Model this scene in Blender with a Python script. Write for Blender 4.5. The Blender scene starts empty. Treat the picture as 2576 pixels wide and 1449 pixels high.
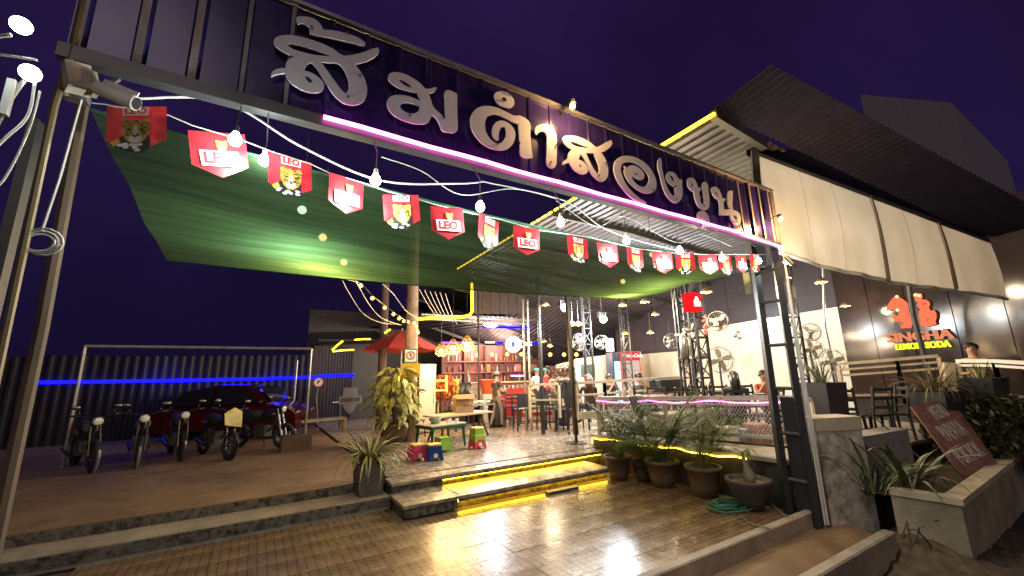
import bpy, math, random
from mathutils import Vector, Matrix
random.seed(11)
sc = bpy.context.scene
COL = sc.collection
R = math.radians

# ------------------------------------------------------------------ camera
CAM_H, CAM_YAW, CAM_PITCH, CAM_ROLL, FPX = 1.9, R(31.636), R(11.897), R(-1.347), 1029.2
cy_, sy_, cp_, sp_ = math.cos(CAM_YAW), math.sin(CAM_YAW), math.cos(CAM_PITCH), math.sin(CAM_PITCH)
FWD = Vector((sy_ * cp_, cy_ * cp_, sp_))
_r = Vector((cy_, -sy_, 0)); _u = _r.cross(FWD)
RGT = math.cos(CAM_ROLL) * _r + math.sin(CAM_ROLL) * _u
UPV = -math.sin(CAM_ROLL) * _r + math.cos(CAM_ROLL) * _u
EYE = Vector((0, 0, CAM_H))
cam_data = bpy.data.cameras.new('camera')
cam_data.sensor_width = 36
cam_data.lens = 36 * FPX / 2576
cam_data.clip_start, cam_data.clip_end = 0.05, 2000
cam = bpy.data.objects.new('camera', cam_data)
cam.matrix_world = Matrix((RGT, UPV, -FWD)).transposed().to_4x4()
cam.location = EYE
COL.objects.link(cam)
sc.camera = cam

def P(x, y, X=None, Y=None, Z=None, D=None):
    """a point of the place, surveyed from the photograph along a known plane or depth"""
    d = FWD * FPX + RGT * (x - 1288) - UPV * (y - 724.5)
    if X is not None: t = X / d.x
    elif Y is not None: t = Y / d.y
    elif Z is not None: t = (Z - CAM_H) / d.z
    else: t = D / FPX
    return EYE + d * t

# ------------------------------------------------------------------ night sky, street glow, exposure
world = bpy.data.worlds.new('World'); sc.world = world
world.use_nodes = True
nt = world.node_tree
bg = nt.nodes['Background']
tc = nt.nodes.new('ShaderNodeTexCoord')
sep = nt.nodes.new('ShaderNodeSeparateXYZ')
rmp = nt.nodes.new('ShaderNodeValToRGB')
nt.links.new(tc.outputs['Generated'], sep.inputs[0])
nt.links.new(sep.outputs['Z'], rmp.inputs[0])
cn_ = nt.nodes.new('ShaderNodeTexNoise'); cn_.inputs['Scale'].default_value = 2.2; cn_.inputs['Detail'].default_value = 7
cm_ = nt.nodes.new('ShaderNodeMapRange'); cm_.inputs['From Min'].default_value = .3; cm_.inputs['From Max'].default_value = .7; cm_.inputs['To Min'].default_value = .72; cm_.inputs['To Max'].default_value = 1.35
vm_ = nt.nodes.new('ShaderNodeVectorMath'); vm_.operation = 'SCALE'
nt.links.new(tc.outputs['Generated'], cn_.inputs['Vector']); nt.links.new(cn_.outputs['Fac'], cm_.inputs['Value'])
nt.links.new(rmp.outputs[0], vm_.inputs[0]); nt.links.new(cm_.outputs[0], vm_.inputs['Scale'])
nt.links.new(vm_.outputs[0], bg.inputs['Color'])
rmp.color_ramp.elements[0].position = 0.0; rmp.color_ramp.elements[0].color = (.008, .005, .027, 1)
rmp.color_ramp.elements[1].position = 0.75; rmp.color_ramp.elements[1].color = (.014, .0065, .041, 1)
bg.inputs['Strength'].default_value = 1.0
sun = bpy.data.lights.new('street_glow', 'SUN'); sun.energy = 0.37; sun.angle = R(25); sun.color = (1, .84, .70)
so = bpy.data.objects.new('street_glow', sun); COL.objects.link(so)
so.rotation_euler = Vector((0.30, 0.82, -0.46)).to_track_quat('-Z', 'Y').to_euler()
sc.view_settings.view_transform = 'Standard'; sc.view_settings.look = 'None'
sc.view_settings.exposure = 0.0; sc.view_settings.gamma = 1.0
sc.cycles.use_denoising = True
try: sc.cycles.denoiser = 'OPENIMAGEDENOISE'
except Exception: pass
sc.cycles.max_bounces = 6; sc.cycles.diffuse_bounces = 3; sc.cycles.glossy_bounces = 3
sc.cycles.transmission_bounces = 4; sc.cycles.transparent_max_bounces = 8
sc.cycles.caustics_reflective = False; sc.cycles.caustics_refractive = False
sc.cycles.sample_clamp_indirect = 4
sc.cycles.use_light_tree = True

# ------------------------------------------------------------------ materials
MATS = {}
def M(name, rgb, rough=.6, metal=0, var=.18, scale=6, bump=0, bscale=40, spec=.5, trans=0, rvar=.1, rgb2=None, aniso=(1, 1, 1)):
    if name in MATS: return MATS[name]
    m = bpy.data.materials.new(name); m.use_nodes = True
    t = m.node_tree; b = t.nodes['Principled BSDF']
    b.inputs['Roughness'].default_value = rough; b.inputs['Metallic'].default_value = metal
    b.inputs['Specular IOR Level'].default_value = spec
    b.inputs['Base Color'].default_value = (*rgb, 1)
    if trans: b.inputs['Transmission Weight'].default_value = trans
    if var or bump:
        co = t.nodes.new('ShaderNodeTexCoord'); mp = t.nodes.new('ShaderNodeMapping')
        mp.inputs['Scale'].default_value = aniso
        t.links.new(co.outputs['Object'], mp.inputs[0])
    if var:
        n = t.nodes.new('ShaderNodeTexNoise'); n.inputs['Scale'].default_value = scale; n.inputs['Detail'].default_value = 6
        n.inputs['Roughness'].default_value = .65
        t.links.new(mp.outputs[0], n.inputs['Vector'])
        r = t.nodes.new('ShaderNodeValToRGB')
        a = tuple(max(0, c * (1 - var)) for c in rgb); c2 = rgb2 or tuple(min(1, c * (1 + var)) for c in rgb)
        r.color_ramp.elements[0].position = .32; r.color_ramp.elements[0].color = (*a, 1)
        r.color_ramp.elements[1].position = .68; r.color_ramp.elements[1].color = (*c2, 1)
        t.links.new(n.outputs['Fac'], r.inputs[0]); t.links.new(r.outputs[0], b.inputs['Base Color'])
        mr = t.nodes.new('ShaderNodeMapRange')
        mr.inputs['To Min'].default_value = max(.02, rough - rvar); mr.inputs['To Max'].default_value = min(1, rough + rvar)
        t.links.new(n.outputs['Fac'], mr.inputs['Value']); t.links.new(mr.outputs[0], b.inputs['Roughness'])
    if bump:
        n2 = t.nodes.new('ShaderNodeTexNoise'); n2.inputs['Scale'].default_value = bscale; n2.inputs['Detail'].default_value = 4
        t.links.new(mp.outputs[0], n2.inputs['Vector'])
        bp = t.nodes.new('ShaderNodeBump'); bp.inputs['Strength'].default_value = bump; bp.inputs['Distance'].default_value = .01
        t.links.new(n2.outputs['Fac'], bp.inputs['Height']); t.links.new(bp.outputs[0], b.inputs['Normal'])
    MATS[name] = m
    return m

def E(name, rgb, s):
    if name in MATS: return MATS[name]
    m = bpy.data.materials.new(name); m.use_nodes = True
    t = m.node_tree; t.nodes.remove(t.nodes['Principled BSDF'])
    e = t.nodes.new('ShaderNodeEmission'); e.inputs[0].default_value = (*rgb, 1); e.inputs[1].default_value = s
    t.links.new(e.outputs[0], t.nodes['Material Output'].inputs[0])
    MATS[name] = m
    return m

LAMP_GAIN = 3.3
def thin(name, rgb, rgb2, scale=(1, 1, 1), nscale=2.2, tl=.5, tr=0, gloss=0, rough=.4):
    """thin cloth or foil that lets part of the light through"""
    if name in MATS: return MATS[name]
    m = bpy.data.materials.new(name); m.use_nodes = True; t = m.node_tree; t.nodes.remove(t.nodes['Principled BSDF'])
    N = t.nodes.new; K = t.links.new
    co = N('ShaderNodeTexCoord'); mp = N('ShaderNodeMapping'); mp.inputs['Scale'].default_value = scale
    n = N('ShaderNodeTexNoise'); n.inputs['Scale'].default_value = nscale; n.inputs['Detail'].default_value = 7
    K(co.outputs['Object'], mp.inputs[0]); K(mp.outputs[0], n.inputs['Vector'])
    r = N('ShaderNodeValToRGB'); r.color_ramp.elements[0].position = .33; r.color_ramp.elements[0].color = (*rgb, 1)
    r.color_ramp.elements[1].position = .68; r.color_ramp.elements[1].color = (*rgb2, 1); K(n.outputs['Fac'], r.inputs[0])
    d = N('ShaderNodeBsdfDiffuse'); l = N('ShaderNodeBsdfTranslucent'); K(r.outputs[0], d.inputs[0]); K(r.outputs[0], l.inputs[0])
    mx = N('ShaderNodeMixShader'); mx.inputs[0].default_value = tl; K(d.outputs[0], mx.inputs[1]); K(l.outputs[0], mx.inputs[2]); out = mx
    if gloss:
        g = N('ShaderNodeBsdfGlossy'); g.inputs['Roughness'].default_value = rough; m3 = N('ShaderNodeMixShader'); m3.inputs[0].default_value = gloss
        K(out.outputs[0], m3.inputs[1]); K(g.outputs[0], m3.inputs[2]); out = m3
    if tr:
        x = N('ShaderNodeBsdfTransparent'); m2 = N('ShaderNodeMixShader'); m2.inputs[0].default_value = tr
        K(out.outputs[0], m2.inputs[1]); K(x.outputs[0], m2.inputs[2]); out = m2
    K(out.outputs[0], t.nodes['Material Output'].inputs[0]); MATS[name] = m
    return m
# ------------------------------------------------------------------ mesh builder
class MB:
    def __init__(s): s.v = []; s.f = []; s.m = []; s.k = 0
    def add(s, vs, fs):
        o = len(s.v); s.v += [tuple(v) for v in vs]
        for f in fs: s.f.append([i + o for i in f]); s.m.append(s.k)
        return s
    def box(s, c, d, rot=None):
        c = Vector(c); h = [x / 2 for x in d]; vs = []
        for z in (-1, 1):
            for y in (-1, 1):
                for x in (-1, 1):
                    p = Vector((x * h[0], y * h[1], z * h[2]))
                    vs.append(c + (rot @ p if rot else p))
        return s.add(vs, [(0, 2, 3, 1), (4, 5, 7, 6), (0, 1, 5, 4), (2, 6, 7, 3), (0, 4, 6, 2), (1, 3, 7, 5)])
    def mm(s, a, b): return s.box([(x + y) / 2 for x, y in zip(a, b)], [abs(y - x) for x, y in zip(a, b)])
    def slab(s, c, d, b=.01):
        """box with a chamfered top"""
        x, y, z = c; w, l, h = d[0] / 2, d[1] / 2, d[2] / 2
        vs = [(x + i * w, y + j * l, z - h) for i, j in ((-1, -1), (1, -1), (1, 1), (-1, 1))]
        vs += [(x + i * w, y + j * l, z + h - b) for i, j in ((-1, -1), (1, -1), (1, 1), (-1, 1))]
        vs += [(x + i * (w - b), y + j * (l - b), z + h) for i, j in ((-1, -1), (1, -1), (1, 1), (-1, 1))]
        fs = [(3, 2, 1, 0), (8, 9, 10, 11)]
        for k in range(4):
            n = (k + 1) % 4
            fs += [(k, n, n + 4, k + 4), (k + 4, n + 4, n + 8, k + 8)]
        return s.add(vs, fs)
    def bar(s, p, q, w, h=None):
        p, q = Vector(p), Vector(q); h = h or w; d = q - p; L = d.length
        if L < 1e-6: return s
        z = d / L; x = z.cross(Vector((0, 0, 1)))
        if x.length < 1e-3: x = Vector((1, 0, 0))
        x.normalize(); y = z.cross(x)
        return s.box((p + q) / 2, (w, h, L), Matrix((x, y, z)).transposed())
    def tube(s, pts, r, n=6, cap=True):
        pts = [Vector(p) for p in pts]; N = len(pts)
        rs = r if isinstance(r, (list, tuple)) else [r] * N
        o = len(s.v); prev = None
        for i, p in enumerate(pts):
            t = (pts[min(i + 1, N - 1)] - pts[max(i - 1, 0)])
            t = t.normalized() if t.length > 1e-9 else Vector((0, 0, 1))
            if prev is None:
                a = t.cross(Vector((0, 0, 1)))
                if a.length < .05: a = t.cross(Vector((1, 0, 0)))
            else: a = prev - t * prev.dot(t)
            a.normalize(); b = t.cross(a); prev = a
            for k in range(n):
                an = 2 * math.pi * k / n
                s.v.append(tuple(p + (a * math.cos(an) + b * math.sin(an)) * rs[i]))
        for i in range(N - 1):
            for k in range(n):
                k2 = (k + 1) % n
                s.f.append([o + i * n + k, o + i * n + k2, o + (i + 1) * n + k2, o + (i + 1) * n + k]); s.m.append(s.k)
        if cap:
            s.f.append([o + k for k in range(n)][::-1]); s.m.append(s.k)
            s.f.append([o + (N - 1) * n + k for k in range(n)]); s.m.append(s.k)
        return s
    def lathe(s, prof, c=(0, 0, 0), n=14, rot=None):
        c = Vector(c); o = len(s.v)
        for r, z in prof:
            for k in range(n):
                a = 2 * math.pi * k / n; p = Vector((r * math.cos(a), r * math.sin(a), z))
                s.v.append(tuple(c + (rot @ p if rot else p)))
        for i in range(len(prof) - 1):
            for k in range(n):
                k2 = (k + 1) % n
                s.f.append([o + i * n + k, o + i * n + k2, o + (i + 1) * n + k2, o + (i + 1) * n + k]); s.m.append(s.k)
        if prof[0][0] > 1e-4: s.f.append([o + k for k in range(n)][::-1]); s.m.append(s.k)
        if prof[-1][0] > 1e-4: s.f.append([o + (len(prof) - 1) * n + k for k in range(n)]); s.m.append(s.k)
        return s
    def ball(s, c, r, n=10, m=7, sc_=(1, 1, 1), rot=None):
        pr = [(math.sin(math.pi * i / m), -math.cos(math.pi * i / m)) for i in range(m + 1)]
        c = Vector(c); o = len(s.v)
        for rr, z in pr:
            for k in range(n):
                a = 2 * math.pi * k / n
                p = Vector((rr * math.cos(a) * r * sc_[0], rr * math.sin(a) * r * sc_[1], z * r * sc_[2]))
                s.v.append(tuple(c + (rot @ p if rot else p)))
        for i in range(m):
            for k in range(n):
                k2 = (k + 1) % n
                s.f.append([o + i * n + k, o + i * n + k2, o + (i + 1) * n + k2, o + (i + 1) * n + k]); s.m.append(s.k)
        return s
    def torus(s, c, Rr, r, rot=None, n=18, m=6, arc=2 * math.pi):
        c = Vector(c); pts = []
        full = arc > 6.2
        for i in range(n + 1):
            a = arc * i / n; p = Vector((Rr * math.cos(a), Rr * math.sin(a), 0))
            pts.append(c + (rot @ p if rot else p))
        return s.tube(pts, r, m, cap=not full)
    def prism(s, poly, o, u, v, t=.02):
        """2-D outline in the frame o,u,v given thickness t along u x v"""
        o, u, v = Vector(o), Vector(u), Vector(v); n = u.cross(v).normalized() * t; N = len(poly)
        a = [o + u * x + v * y for x, y in poly]
        vs = a + [p + n for p in a]
        fs = [list(range(N))[::-1], list(range(N, 2 * N))]
        for i in range(N):
            j = (i + 1) % N; fs.append([i, j, j + N, i + N])
        return s.add(vs, fs)
    def quad(s, a, b, c, d): return s.add([a, b, c, d], [(0, 1, 2, 3)])
    def mesh(s, name, mats, origin=None):
        me = bpy.data.meshes.new(name)
        vs = s.v
        if origin is not None: vs = [(x - origin[0], y - origin[1], z - origin[2]) for x, y, z in vs]
        me.from_pydata(vs, [], s.f)
        for m in (mats if isinstance(mats, (list, tuple)) else [mats]): me.materials.append(m)
        if s.k or any(s.m): me.polygons.foreach_set('material_index', s.m)
        return me
    def obj(s, name, mats, parent=None, smooth=False, kind=None, world=False, label=None):
        me = s.mesh(name, mats, parent.location if (world and parent) else None)
        if smooth: me.polygons.foreach_set('use_smooth', [True] * len(me.polygons))
        o = bpy.data.objects.new(name, me); COL.objects.link(o)
        if parent: o.parent = parent
        if kind: o['kind'] = kind
        if label: o['label'] = label
        return o

def mobj(name, me, parent=None, loc=(0, 0, 0), rot=(0, 0, 0), scale=None):
    o = bpy.data.objects.new(name, me); COL.objects.link(o)
    if parent: o.parent = parent
    o.location = loc; o.rotation_euler = rot
    if scale: o.scale = scale if isinstance(scale, (tuple, list)) else (scale,) * 3
    return o
def tag(o, label, cat, group=None):
    o['label'] = label; o['category'] = cat
    if group: o['group'] = group
    return o
def thing(name, label, cat, loc=(0, 0, 0), rz=0, group=None):
    o = bpy.data.objects.new(name, None); COL.objects.link(o); o.empty_display_size = .1
    o.location = loc; o.rotation_euler = (0, 0, rz)
    return tag(o, label, cat, group)
def dup(root, loc, rz=None, label=None, group=None, scale=None, hide=()):
    r = root.copy(); COL.objects.link(r); r.location = loc
    if rz is not None: r.rotation_euler = (0, 0, rz)
    if label: r['label'] = label
    if group: r['group'] = group
    if scale: r.scale = (scale,) * 3
    for ch in root.children:
        c = ch.copy(); COL.objects.link(c); c.parent = r
        for g in ch.children:
            d = g.copy(); COL.objects.link(d); d.parent = c
    return r
def lamp(name, loc, watts, rgb, parent=None, r=.04, kind='POINT', to=None, spot=None):
    l = bpy.data.lights.new(name, kind); l.energy = watts * LAMP_GAIN; l.color = rgb; l.shadow_soft_size = r
    o = bpy.data.objects.new(name, l); COL.objects.link(o); o.location = loc
    if spot: l.spot_size = spot; l.spot_blend = .6
    if to is not None: o.rotation_euler = (Vector(to) - Vector(loc)).to_track_quat('-Z', 'Y').to_euler()
    if parent: o.parent = parent; o.location = Vector(loc) - parent.location
    return o
_tc = {}
def text_me(body, size=1, ext=.004, bold=0, mat=None, shear=0, align='CENTER'):
    cu = bpy.data.curves.new('lettering', 'FONT'); cu.body = body; cu.size = size; cu.extrude = ext
    cu.align_x = align; cu.align_y = 'CENTER'; cu.offset = bold; cu.shear = shear; cu.resolution_u = 3
    o = bpy.data.objects.new('lettering', cu)
    COL.objects.link(o); bpy.context.view_layer.update()
    me = bpy.data.meshes.new_from_object(o.evaluated_get(bpy.context.evaluated_depsgraph_get()))
    bpy.data.objects.remove(o); bpy.data.curves.remove(cu)
    me.materials.clear(); me.materials.append(mat)
    return me
def curve_me(contours, ext, mat):
    cu = bpy.data.curves.new('letter', 'CURVE'); cu.dimensions = '2D'; cu.fill_mode = 'BOTH'; cu.extrude = ext
    cu.resolution_u = 3
    for c in contours:
        sp = cu.splines.new('BEZIER'); sp.bezier_points.add(len(c) - 1); sp.use_cyclic_u = True
        N = len(c)
        for i, (x, z) in enumerate(c):
            b = sp.bezier_points[i]; b.co = (x, z, 0)
            pv, nx = Vector(c[i - 1]), Vector(c[(i + 1) % N]); me_ = Vector((x, z))
            d1, d2 = me_ - pv, nx - me_
            b.handle_left_type = b.handle_right_type = 'FREE'
            if d1.length > 1e-6 and d2.length > 1e-6 and d1.normalized().dot(d2.normalized()) > .35:
                t = (d1.normalized() + d2.normalized()).normalized()
                hl, hr = me_ - t * d1.length * .33, me_ + t * d2.length * .33
            else: hl, hr = me_ - d1 * .33, me_ + d2 * .33
            b.handle_left = (*hl, 0); b.handle_right = (*hr, 0)
    o = bpy.data.objects.new('letter', cu); COL.objects.link(o); bpy.context.view_layer.update()
    me = bpy.data.meshes.new_from_object(o.evaluated_get(bpy.context.evaluated_depsgraph_get()))
    bpy.data.objects.remove(o); bpy.data.curves.remove(cu)
    me.materials.clear(); me.materials.append(mat)
    return me
def sag(a, b, d, n=10):
    a, b = Vector(a), Vector(b)
    return [a.lerp(b, i / n) - Vector((0, 0, d * 4 * (i / n) * (1 - i / n))) for i in range(n + 1)]
def smooth(pts, k=5):
    pts = [Vector(p) for p in pts]; out = []
    for i in range(len(pts) - 1):
        p0, p1, p2, p3 = pts[max(0, i - 1)], pts[i], pts[i + 1], pts[min(len(pts) - 1, i + 2)]
        for q in range(k):
            t = q / k; out.append(.5 * ((2 * p1) + (p2 - p0) * t + (2 * p0 - 5 * p1 + 4 * p2 - p3) * t * t + (3 * p1 - p0 - 3 * p2 + p3) * t ** 3))
    return out + [pts[-1]]
ORD = ['first', 'second', 'third', 'fourth', 'fifth', 'sixth', 'seventh', 'eighth', 'ninth', 'tenth', 'eleventh', 'twelfth',
       'thirteenth', 'fourteenth', 'fifteenth', 'sixteenth', 'seventeenth', 'eighteenth', 'nineteenth', 'twentieth']
LETTERS = [
  [[[17,4322],[59,4347],[104,4360],[143,4352],[168,4327],[184,4301],[261,4329],[350,4343],[428,4342],[469,4322],[465,4291],[384,4283],[309,4270],[212,4252],[141,4234],[100,4227],[99,4263],[81,4287],[54,4289],[30,4271],[17,4289]]],
  [[[-100,4080],[-83,4116],[-47,4145],[17,4172],[98,4184],[182,4187],[260,4173],[321,4151],[390,4188],[460,4241],[521,4297],[558,4324],[569,4299],[545,4243],[494,4183],[444,4142],[404,4114],[436,4083],[470,4035],[494,3976],[499,3910],[484,3850],[446,3803],[397,3779],[338,3782],[293,3809],[251,3858],[210,3912],[174,3968],[134,4010],[112,3997],[96,3959],[93,3931],[130,3932],[177,3916],[209,3888],[218,3857],[207,3820],[167,3792],[118,3781],[64,3789],[14,3817],[-18,3866],[-57,3844],[-94,3812],[-93,3832],[-75,3867],[-44,3893],[-21,3905],[-18,3945],[-3,3980],[26,4012],[-24,4017],[-72,4035],[-96,4058]],[[-27,4082],[-4,4098],[44,4108],[112,4113],[187,4116],[245,4109],[189,4090],[124,4073],[61,4066],[3,4066]],[[185,4040],[229,4052],[296,4074],[332,4046],[360,3990],[374,3929],[371,3886],[358,3854],[327,3875],[280,3928],[228,3990]],[[94,3894],[114,3894],[138,3880],[143,3862],[131,3852],[112,3864],[100,3879]]],
  [[[643,4102],[652,4135],[677,4159],[719,4176],[775,4182],[828,4171],[882,4153],[924,4124],[933,4115],[979,4136],[1011,4161],[1027,4164],[1021,4136],[998,4110],[961,4083],[981,4035],[998,3987],[1028,3958],[1071,3933],[1102,3898],[1100,3968],[1098,4068],[1099,4156],[1121,4175],[1155,4180],[1205,4172],[1205,4056],[1208,3954],[1211,3879],[1204,3831],[1168,3805],[1120,3797],[1082,3795],[1058,3839],[1034,3881],[1006,3901],[992,3898],[979,3862],[953,3822],[909,3798],[856,3785],[796,3782],[732,3789],[686,3810],[655,3846],[644,3884],[652,3925],[680,3958],[725,3983],[780,3998],[833,4001],[882,3994],[897,3995],[885,4020],[867,4055],[809,4046],[749,4042],[689,4055],[653,4077]],[[725,4111],[738,4124],[768,4118],[803,4107],[836,4088],[804,4080],[765,4085],[738,4099]],[[742,3891],[753,3919],[782,3936],[825,3947],[869,3948],[892,3949],[890,3919],[871,3886],[841,3863],[802,3855],[768,3862],[748,3874]]],
  [[[1556,4288],[1572,4323],[1615,4352],[1670,4367],[1720,4355],[1756,4326],[1763,4286],[1742,4242],[1704,4219],[1648,4212],[1597,4217],[1568,4251]],[[1627,4287],[1644,4307],[1669,4309],[1682,4289],[1674,4270],[1646,4271]]],
  [[[1325,3960],[1339,4032],[1378,4093],[1435,4139],[1505,4166],[1575,4177],[1641,4174],[1702,4165],[1764,4160],[1816,4180],[1873,4175],[1915,4156],[1930,4124],[1926,4033],[1929,3944],[1936,3857],[1943,3800],[1904,3780],[1847,3776],[1816,3788],[1812,3880],[1806,3965],[1800,4094],[1750,4092],[1688,4101],[1634,4112],[1574,4111],[1527,4090],[1486,4056],[1465,4007],[1461,3954],[1475,3897],[1506,3857],[1546,3835],[1593,3835],[1629,3863],[1660,3915],[1670,3964],[1662,4008],[1638,4012],[1614,3987],[1595,3935],[1592,3866],[1570,3859],[1541,3878],[1529,3925],[1537,3973],[1567,4029],[1621,4065],[1682,4070],[1730,4047],[1760,4004],[1761,3946],[1744,3889],[1700,3829],[1633,3786],[1563,3770],[1488,3773],[1421,3798],[1371,3843],[1339,3893]]],
  [[[1978,4085],[1996,4128],[2038,4160],[2108,4189],[2156,4189],[2204,4157],[2229,4102],[2225,4001],[2216,3875],[2204,3793],[2175,3758],[2140,3752],[2104,3772],[2104,3874],[2109,3967],[2114,4073],[2103,4100],[2069,4105],[2028,4080],[2003,4047],[1983,4056]]],
  [[[2296,4098],[2327,4133],[2395,4162],[2487,4179],[2595,4176],[2672,4160],[2730,4135],[2803,4178],[2875,4230],[2956,4282],[2971,4259],[2940,4201],[2875,4142],[2796,4092],[2841,4051],[2872,3986],[2879,3908],[2857,3830],[2807,3779],[2750,3768],[2688,3789],[2630,3838],[2596,3900],[2562,3955],[2519,3998],[2497,3956],[2491,3929],[2529,3927],[2577,3901],[2603,3857],[2589,3818],[2541,3789],[2481,3785],[2423,3804],[2388,3839],[2368,3868],[2331,3848],[2283,3820],[2292,3850],[2326,3884],[2356,3905],[2362,3944],[2387,3989],[2415,4015],[2364,4027],[2315,4056]],[[2374,4090],[2429,4103],[2512,4102],[2635,4096],[2540,4075],[2441,4068]],[[2587,4031],[2696,4058],[2723,4006],[2753,3935],[2756,3883],[2732,3832],[2695,3861],[2645,3926]],[[2485,3889],[2510,3877],[2523,3865],[2512,3846],[2494,3860]]],
  [[[3415,3675],[3393,3646],[3319,3644],[3214,3673],[3114,3725],[3034,3793],[2982,3868],[2963,3943],[2981,4022],[3032,4090],[3107,4139],[3209,4170],[3320,4180],[3441,4159],[3531,4111],[3590,4046],[3618,3974],[3607,3899],[3561,3835],[3478,3796],[3373,3783],[3266,3807],[3189,3843],[3134,3905],[3116,3969],[3132,4007],[3112,4022],[3130,4031],[3151,4019],[3214,4058],[3289,4076],[3362,4063],[3414,4031],[3428,3992],[3398,3942],[3344,3922],[3272,3932],[3227,3938],[3232,3902],[3291,3860],[3363,3846],[3421,3863],[3475,3911],[3504,3982],[3473,4038],[3402,4084],[3321,4106],[3219,4103],[3135,4073],[3087,4036],[3063,3976],[3074,3917],[3117,3833],[3189,3769],[3291,3717]],[[3255,3980],[3302,3990],[3328,3981],[3318,3970],[3277,3971]]],
  [[[3688,4246],[3736,4296],[3749,4262],[3743,4171],[3758,4064],[3793,3955],[3843,3879],[3911,3846],[3937,3907],[3937,3974],[3861,3993],[3810,4033],[3802,4082],[3842,4137],[3909,4163],[3982,4150],[4033,4098],[4089,4108],[4088,4069],[4076,4028],[4074,3952],[4042,3863],[3990,3807],[3932,3777],[3849,3785],[3775,3834],[3726,3918],[3695,4048],[3670,4152]],[[3874,4108],[3902,4118],[3941,4094],[3951,4059],[3922,4045],[3888,4066]]],
  [[[4188,4101],[4214,4149],[4276,4178],[4343,4169],[4380,4115],[4395,4072],[4451,4088],[4439,4054],[4403,4018],[4406,3941],[4416,3874],[4461,3864],[4479,3926],[4481,4028],[4478,4122],[4509,4169],[4561,4190],[4595,4174],[4597,4062],[4595,3950],[4570,3866],[4524,3818],[4460,3794],[4390,3799],[4330,3848],[4298,3926],[4295,3998],[4234,4011],[4196,4049]],[[4264,4111],[4292,4110],[4313,4068],[4298,4049],[4268,4073]]],
  [[[4314,3716],[4359,3759],[4433,3779],[4501,3763],[4532,3711],[4525,3587],[4393,3572],[4408,3650],[4400,3698],[4387,3692],[4383,3638],[4332,3614],[4307,3662]]],
  [[[4657,4116],[4702,4154],[4756,4171],[4829,4155],[4868,4098],[4888,4041],[4962,4053],[4934,4014],[4905,4000],[4893,3887],[4996,3912],[4998,3978],[5008,4079],[5039,4161],[5102,4200],[5156,4200],[5128,4105],[5096,3998],[5092,3923],[5173,3922],[5242,3894],[5251,3829],[5216,3761],[5145,3719],[5074,3731],[5020,3786],[5005,3836],[4770,3791],[4799,3897],[4801,3994],[4724,4018],[4666,4069]],[[4730,4108],[4768,4108],[4797,4066],[4781,4050],[4743,4078]],[[5080,3842],[5130,3856],[5172,3831],[5149,3794],[5104,3802]]]]

# ------------------------------------------------------------------ common materials
m_asph = M('asphalt', (.045, .038, .032), .85, var=.3, scale=3, bump=.5, bscale=60)
m_conc = M('worn_concrete', (.30, .245, .185), .75, var=.3, scale=2.5, bump=.4, bscale=35)
m_dirtc = M('dusty_concrete', (.20, .122, .062), .8, var=.35, scale=1.6, bump=.5, bscale=25, rvar=.15)
m_marble = M('dark_marble', (.05, .043, .04), .28, var=.75, scale=14, rgb2=(.19, .16, .14))
m_black = M('black_steel', (.022, .021, .024), .42, var=.25, scale=8)
m_dark = M('dark_steel', (.05, .048, .052), .45, var=.25, scale=8)
m_galv = M('galvanised_steel', (.36, .35, .34), .38, .7, var=.2, scale=10)
m_white = M('white_paint', (.72, .68, .60), .5, var=.08)
m_wall = M('cream_wall', (.74, .67, .54), .8, var=.06, scale=3, bump=.15)
m_cable = M('white_cable', (.55, .52, .48), .5, var=.1)
m_dcable = M('black_cable', (.03, .03, .032), .5, var=0)
m_wood = M('pale_wood', (.46, .32, .18), .6, var=.25, scale=5, aniso=(1, 8, 8))
m_dwood = M('dark_wood', (.10, .06, .035), .55, var=.3, scale=6, aniso=(1, 6, 6))
m_soil = M('soil', (.05, .035, .022), .95, var=.4, scale=20, bump=.8)
m_terra = M('brown_pot', (.105, .066, .04), .6, var=.25, scale=7, bump=.2)
m_bchrome = M('dull_chrome', (.14, .135, .14), .3, 1, var=.1)
m_chrome = M('chrome', (.6, .6, .6), .15, 1, var=0)
m_rubber = M('rubber', (.018, .018, .018), .75, var=.1)
m_plast = M('black_plastic', (.02, .02, .022), .35, var=.1)
m_skin = M('skin', (.42, .25, .16), .55, var=.08)
m_hair = M('hair', (.02, .014, .011), .4, var=.3, scale=40)
def led(name, rgb, s): return E('led_' + name, rgb, s)
l_yel = led('yellow', (1, .62, .02), 9)
l_step = led('step', (1, .60, .02), 30)
l_pink = led('pink', (1, .16, .62), 12)
l_blue = led('blue', (.004, .004, 1), 5)
l_cool = E('bulb_cool', (.90, 1, .92), 40)
l_warm = E('bulb_warm', (1, .58, .14), 4.5)
l_amber = E('bulb_amber', (1, .58, .12), 8)

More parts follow.
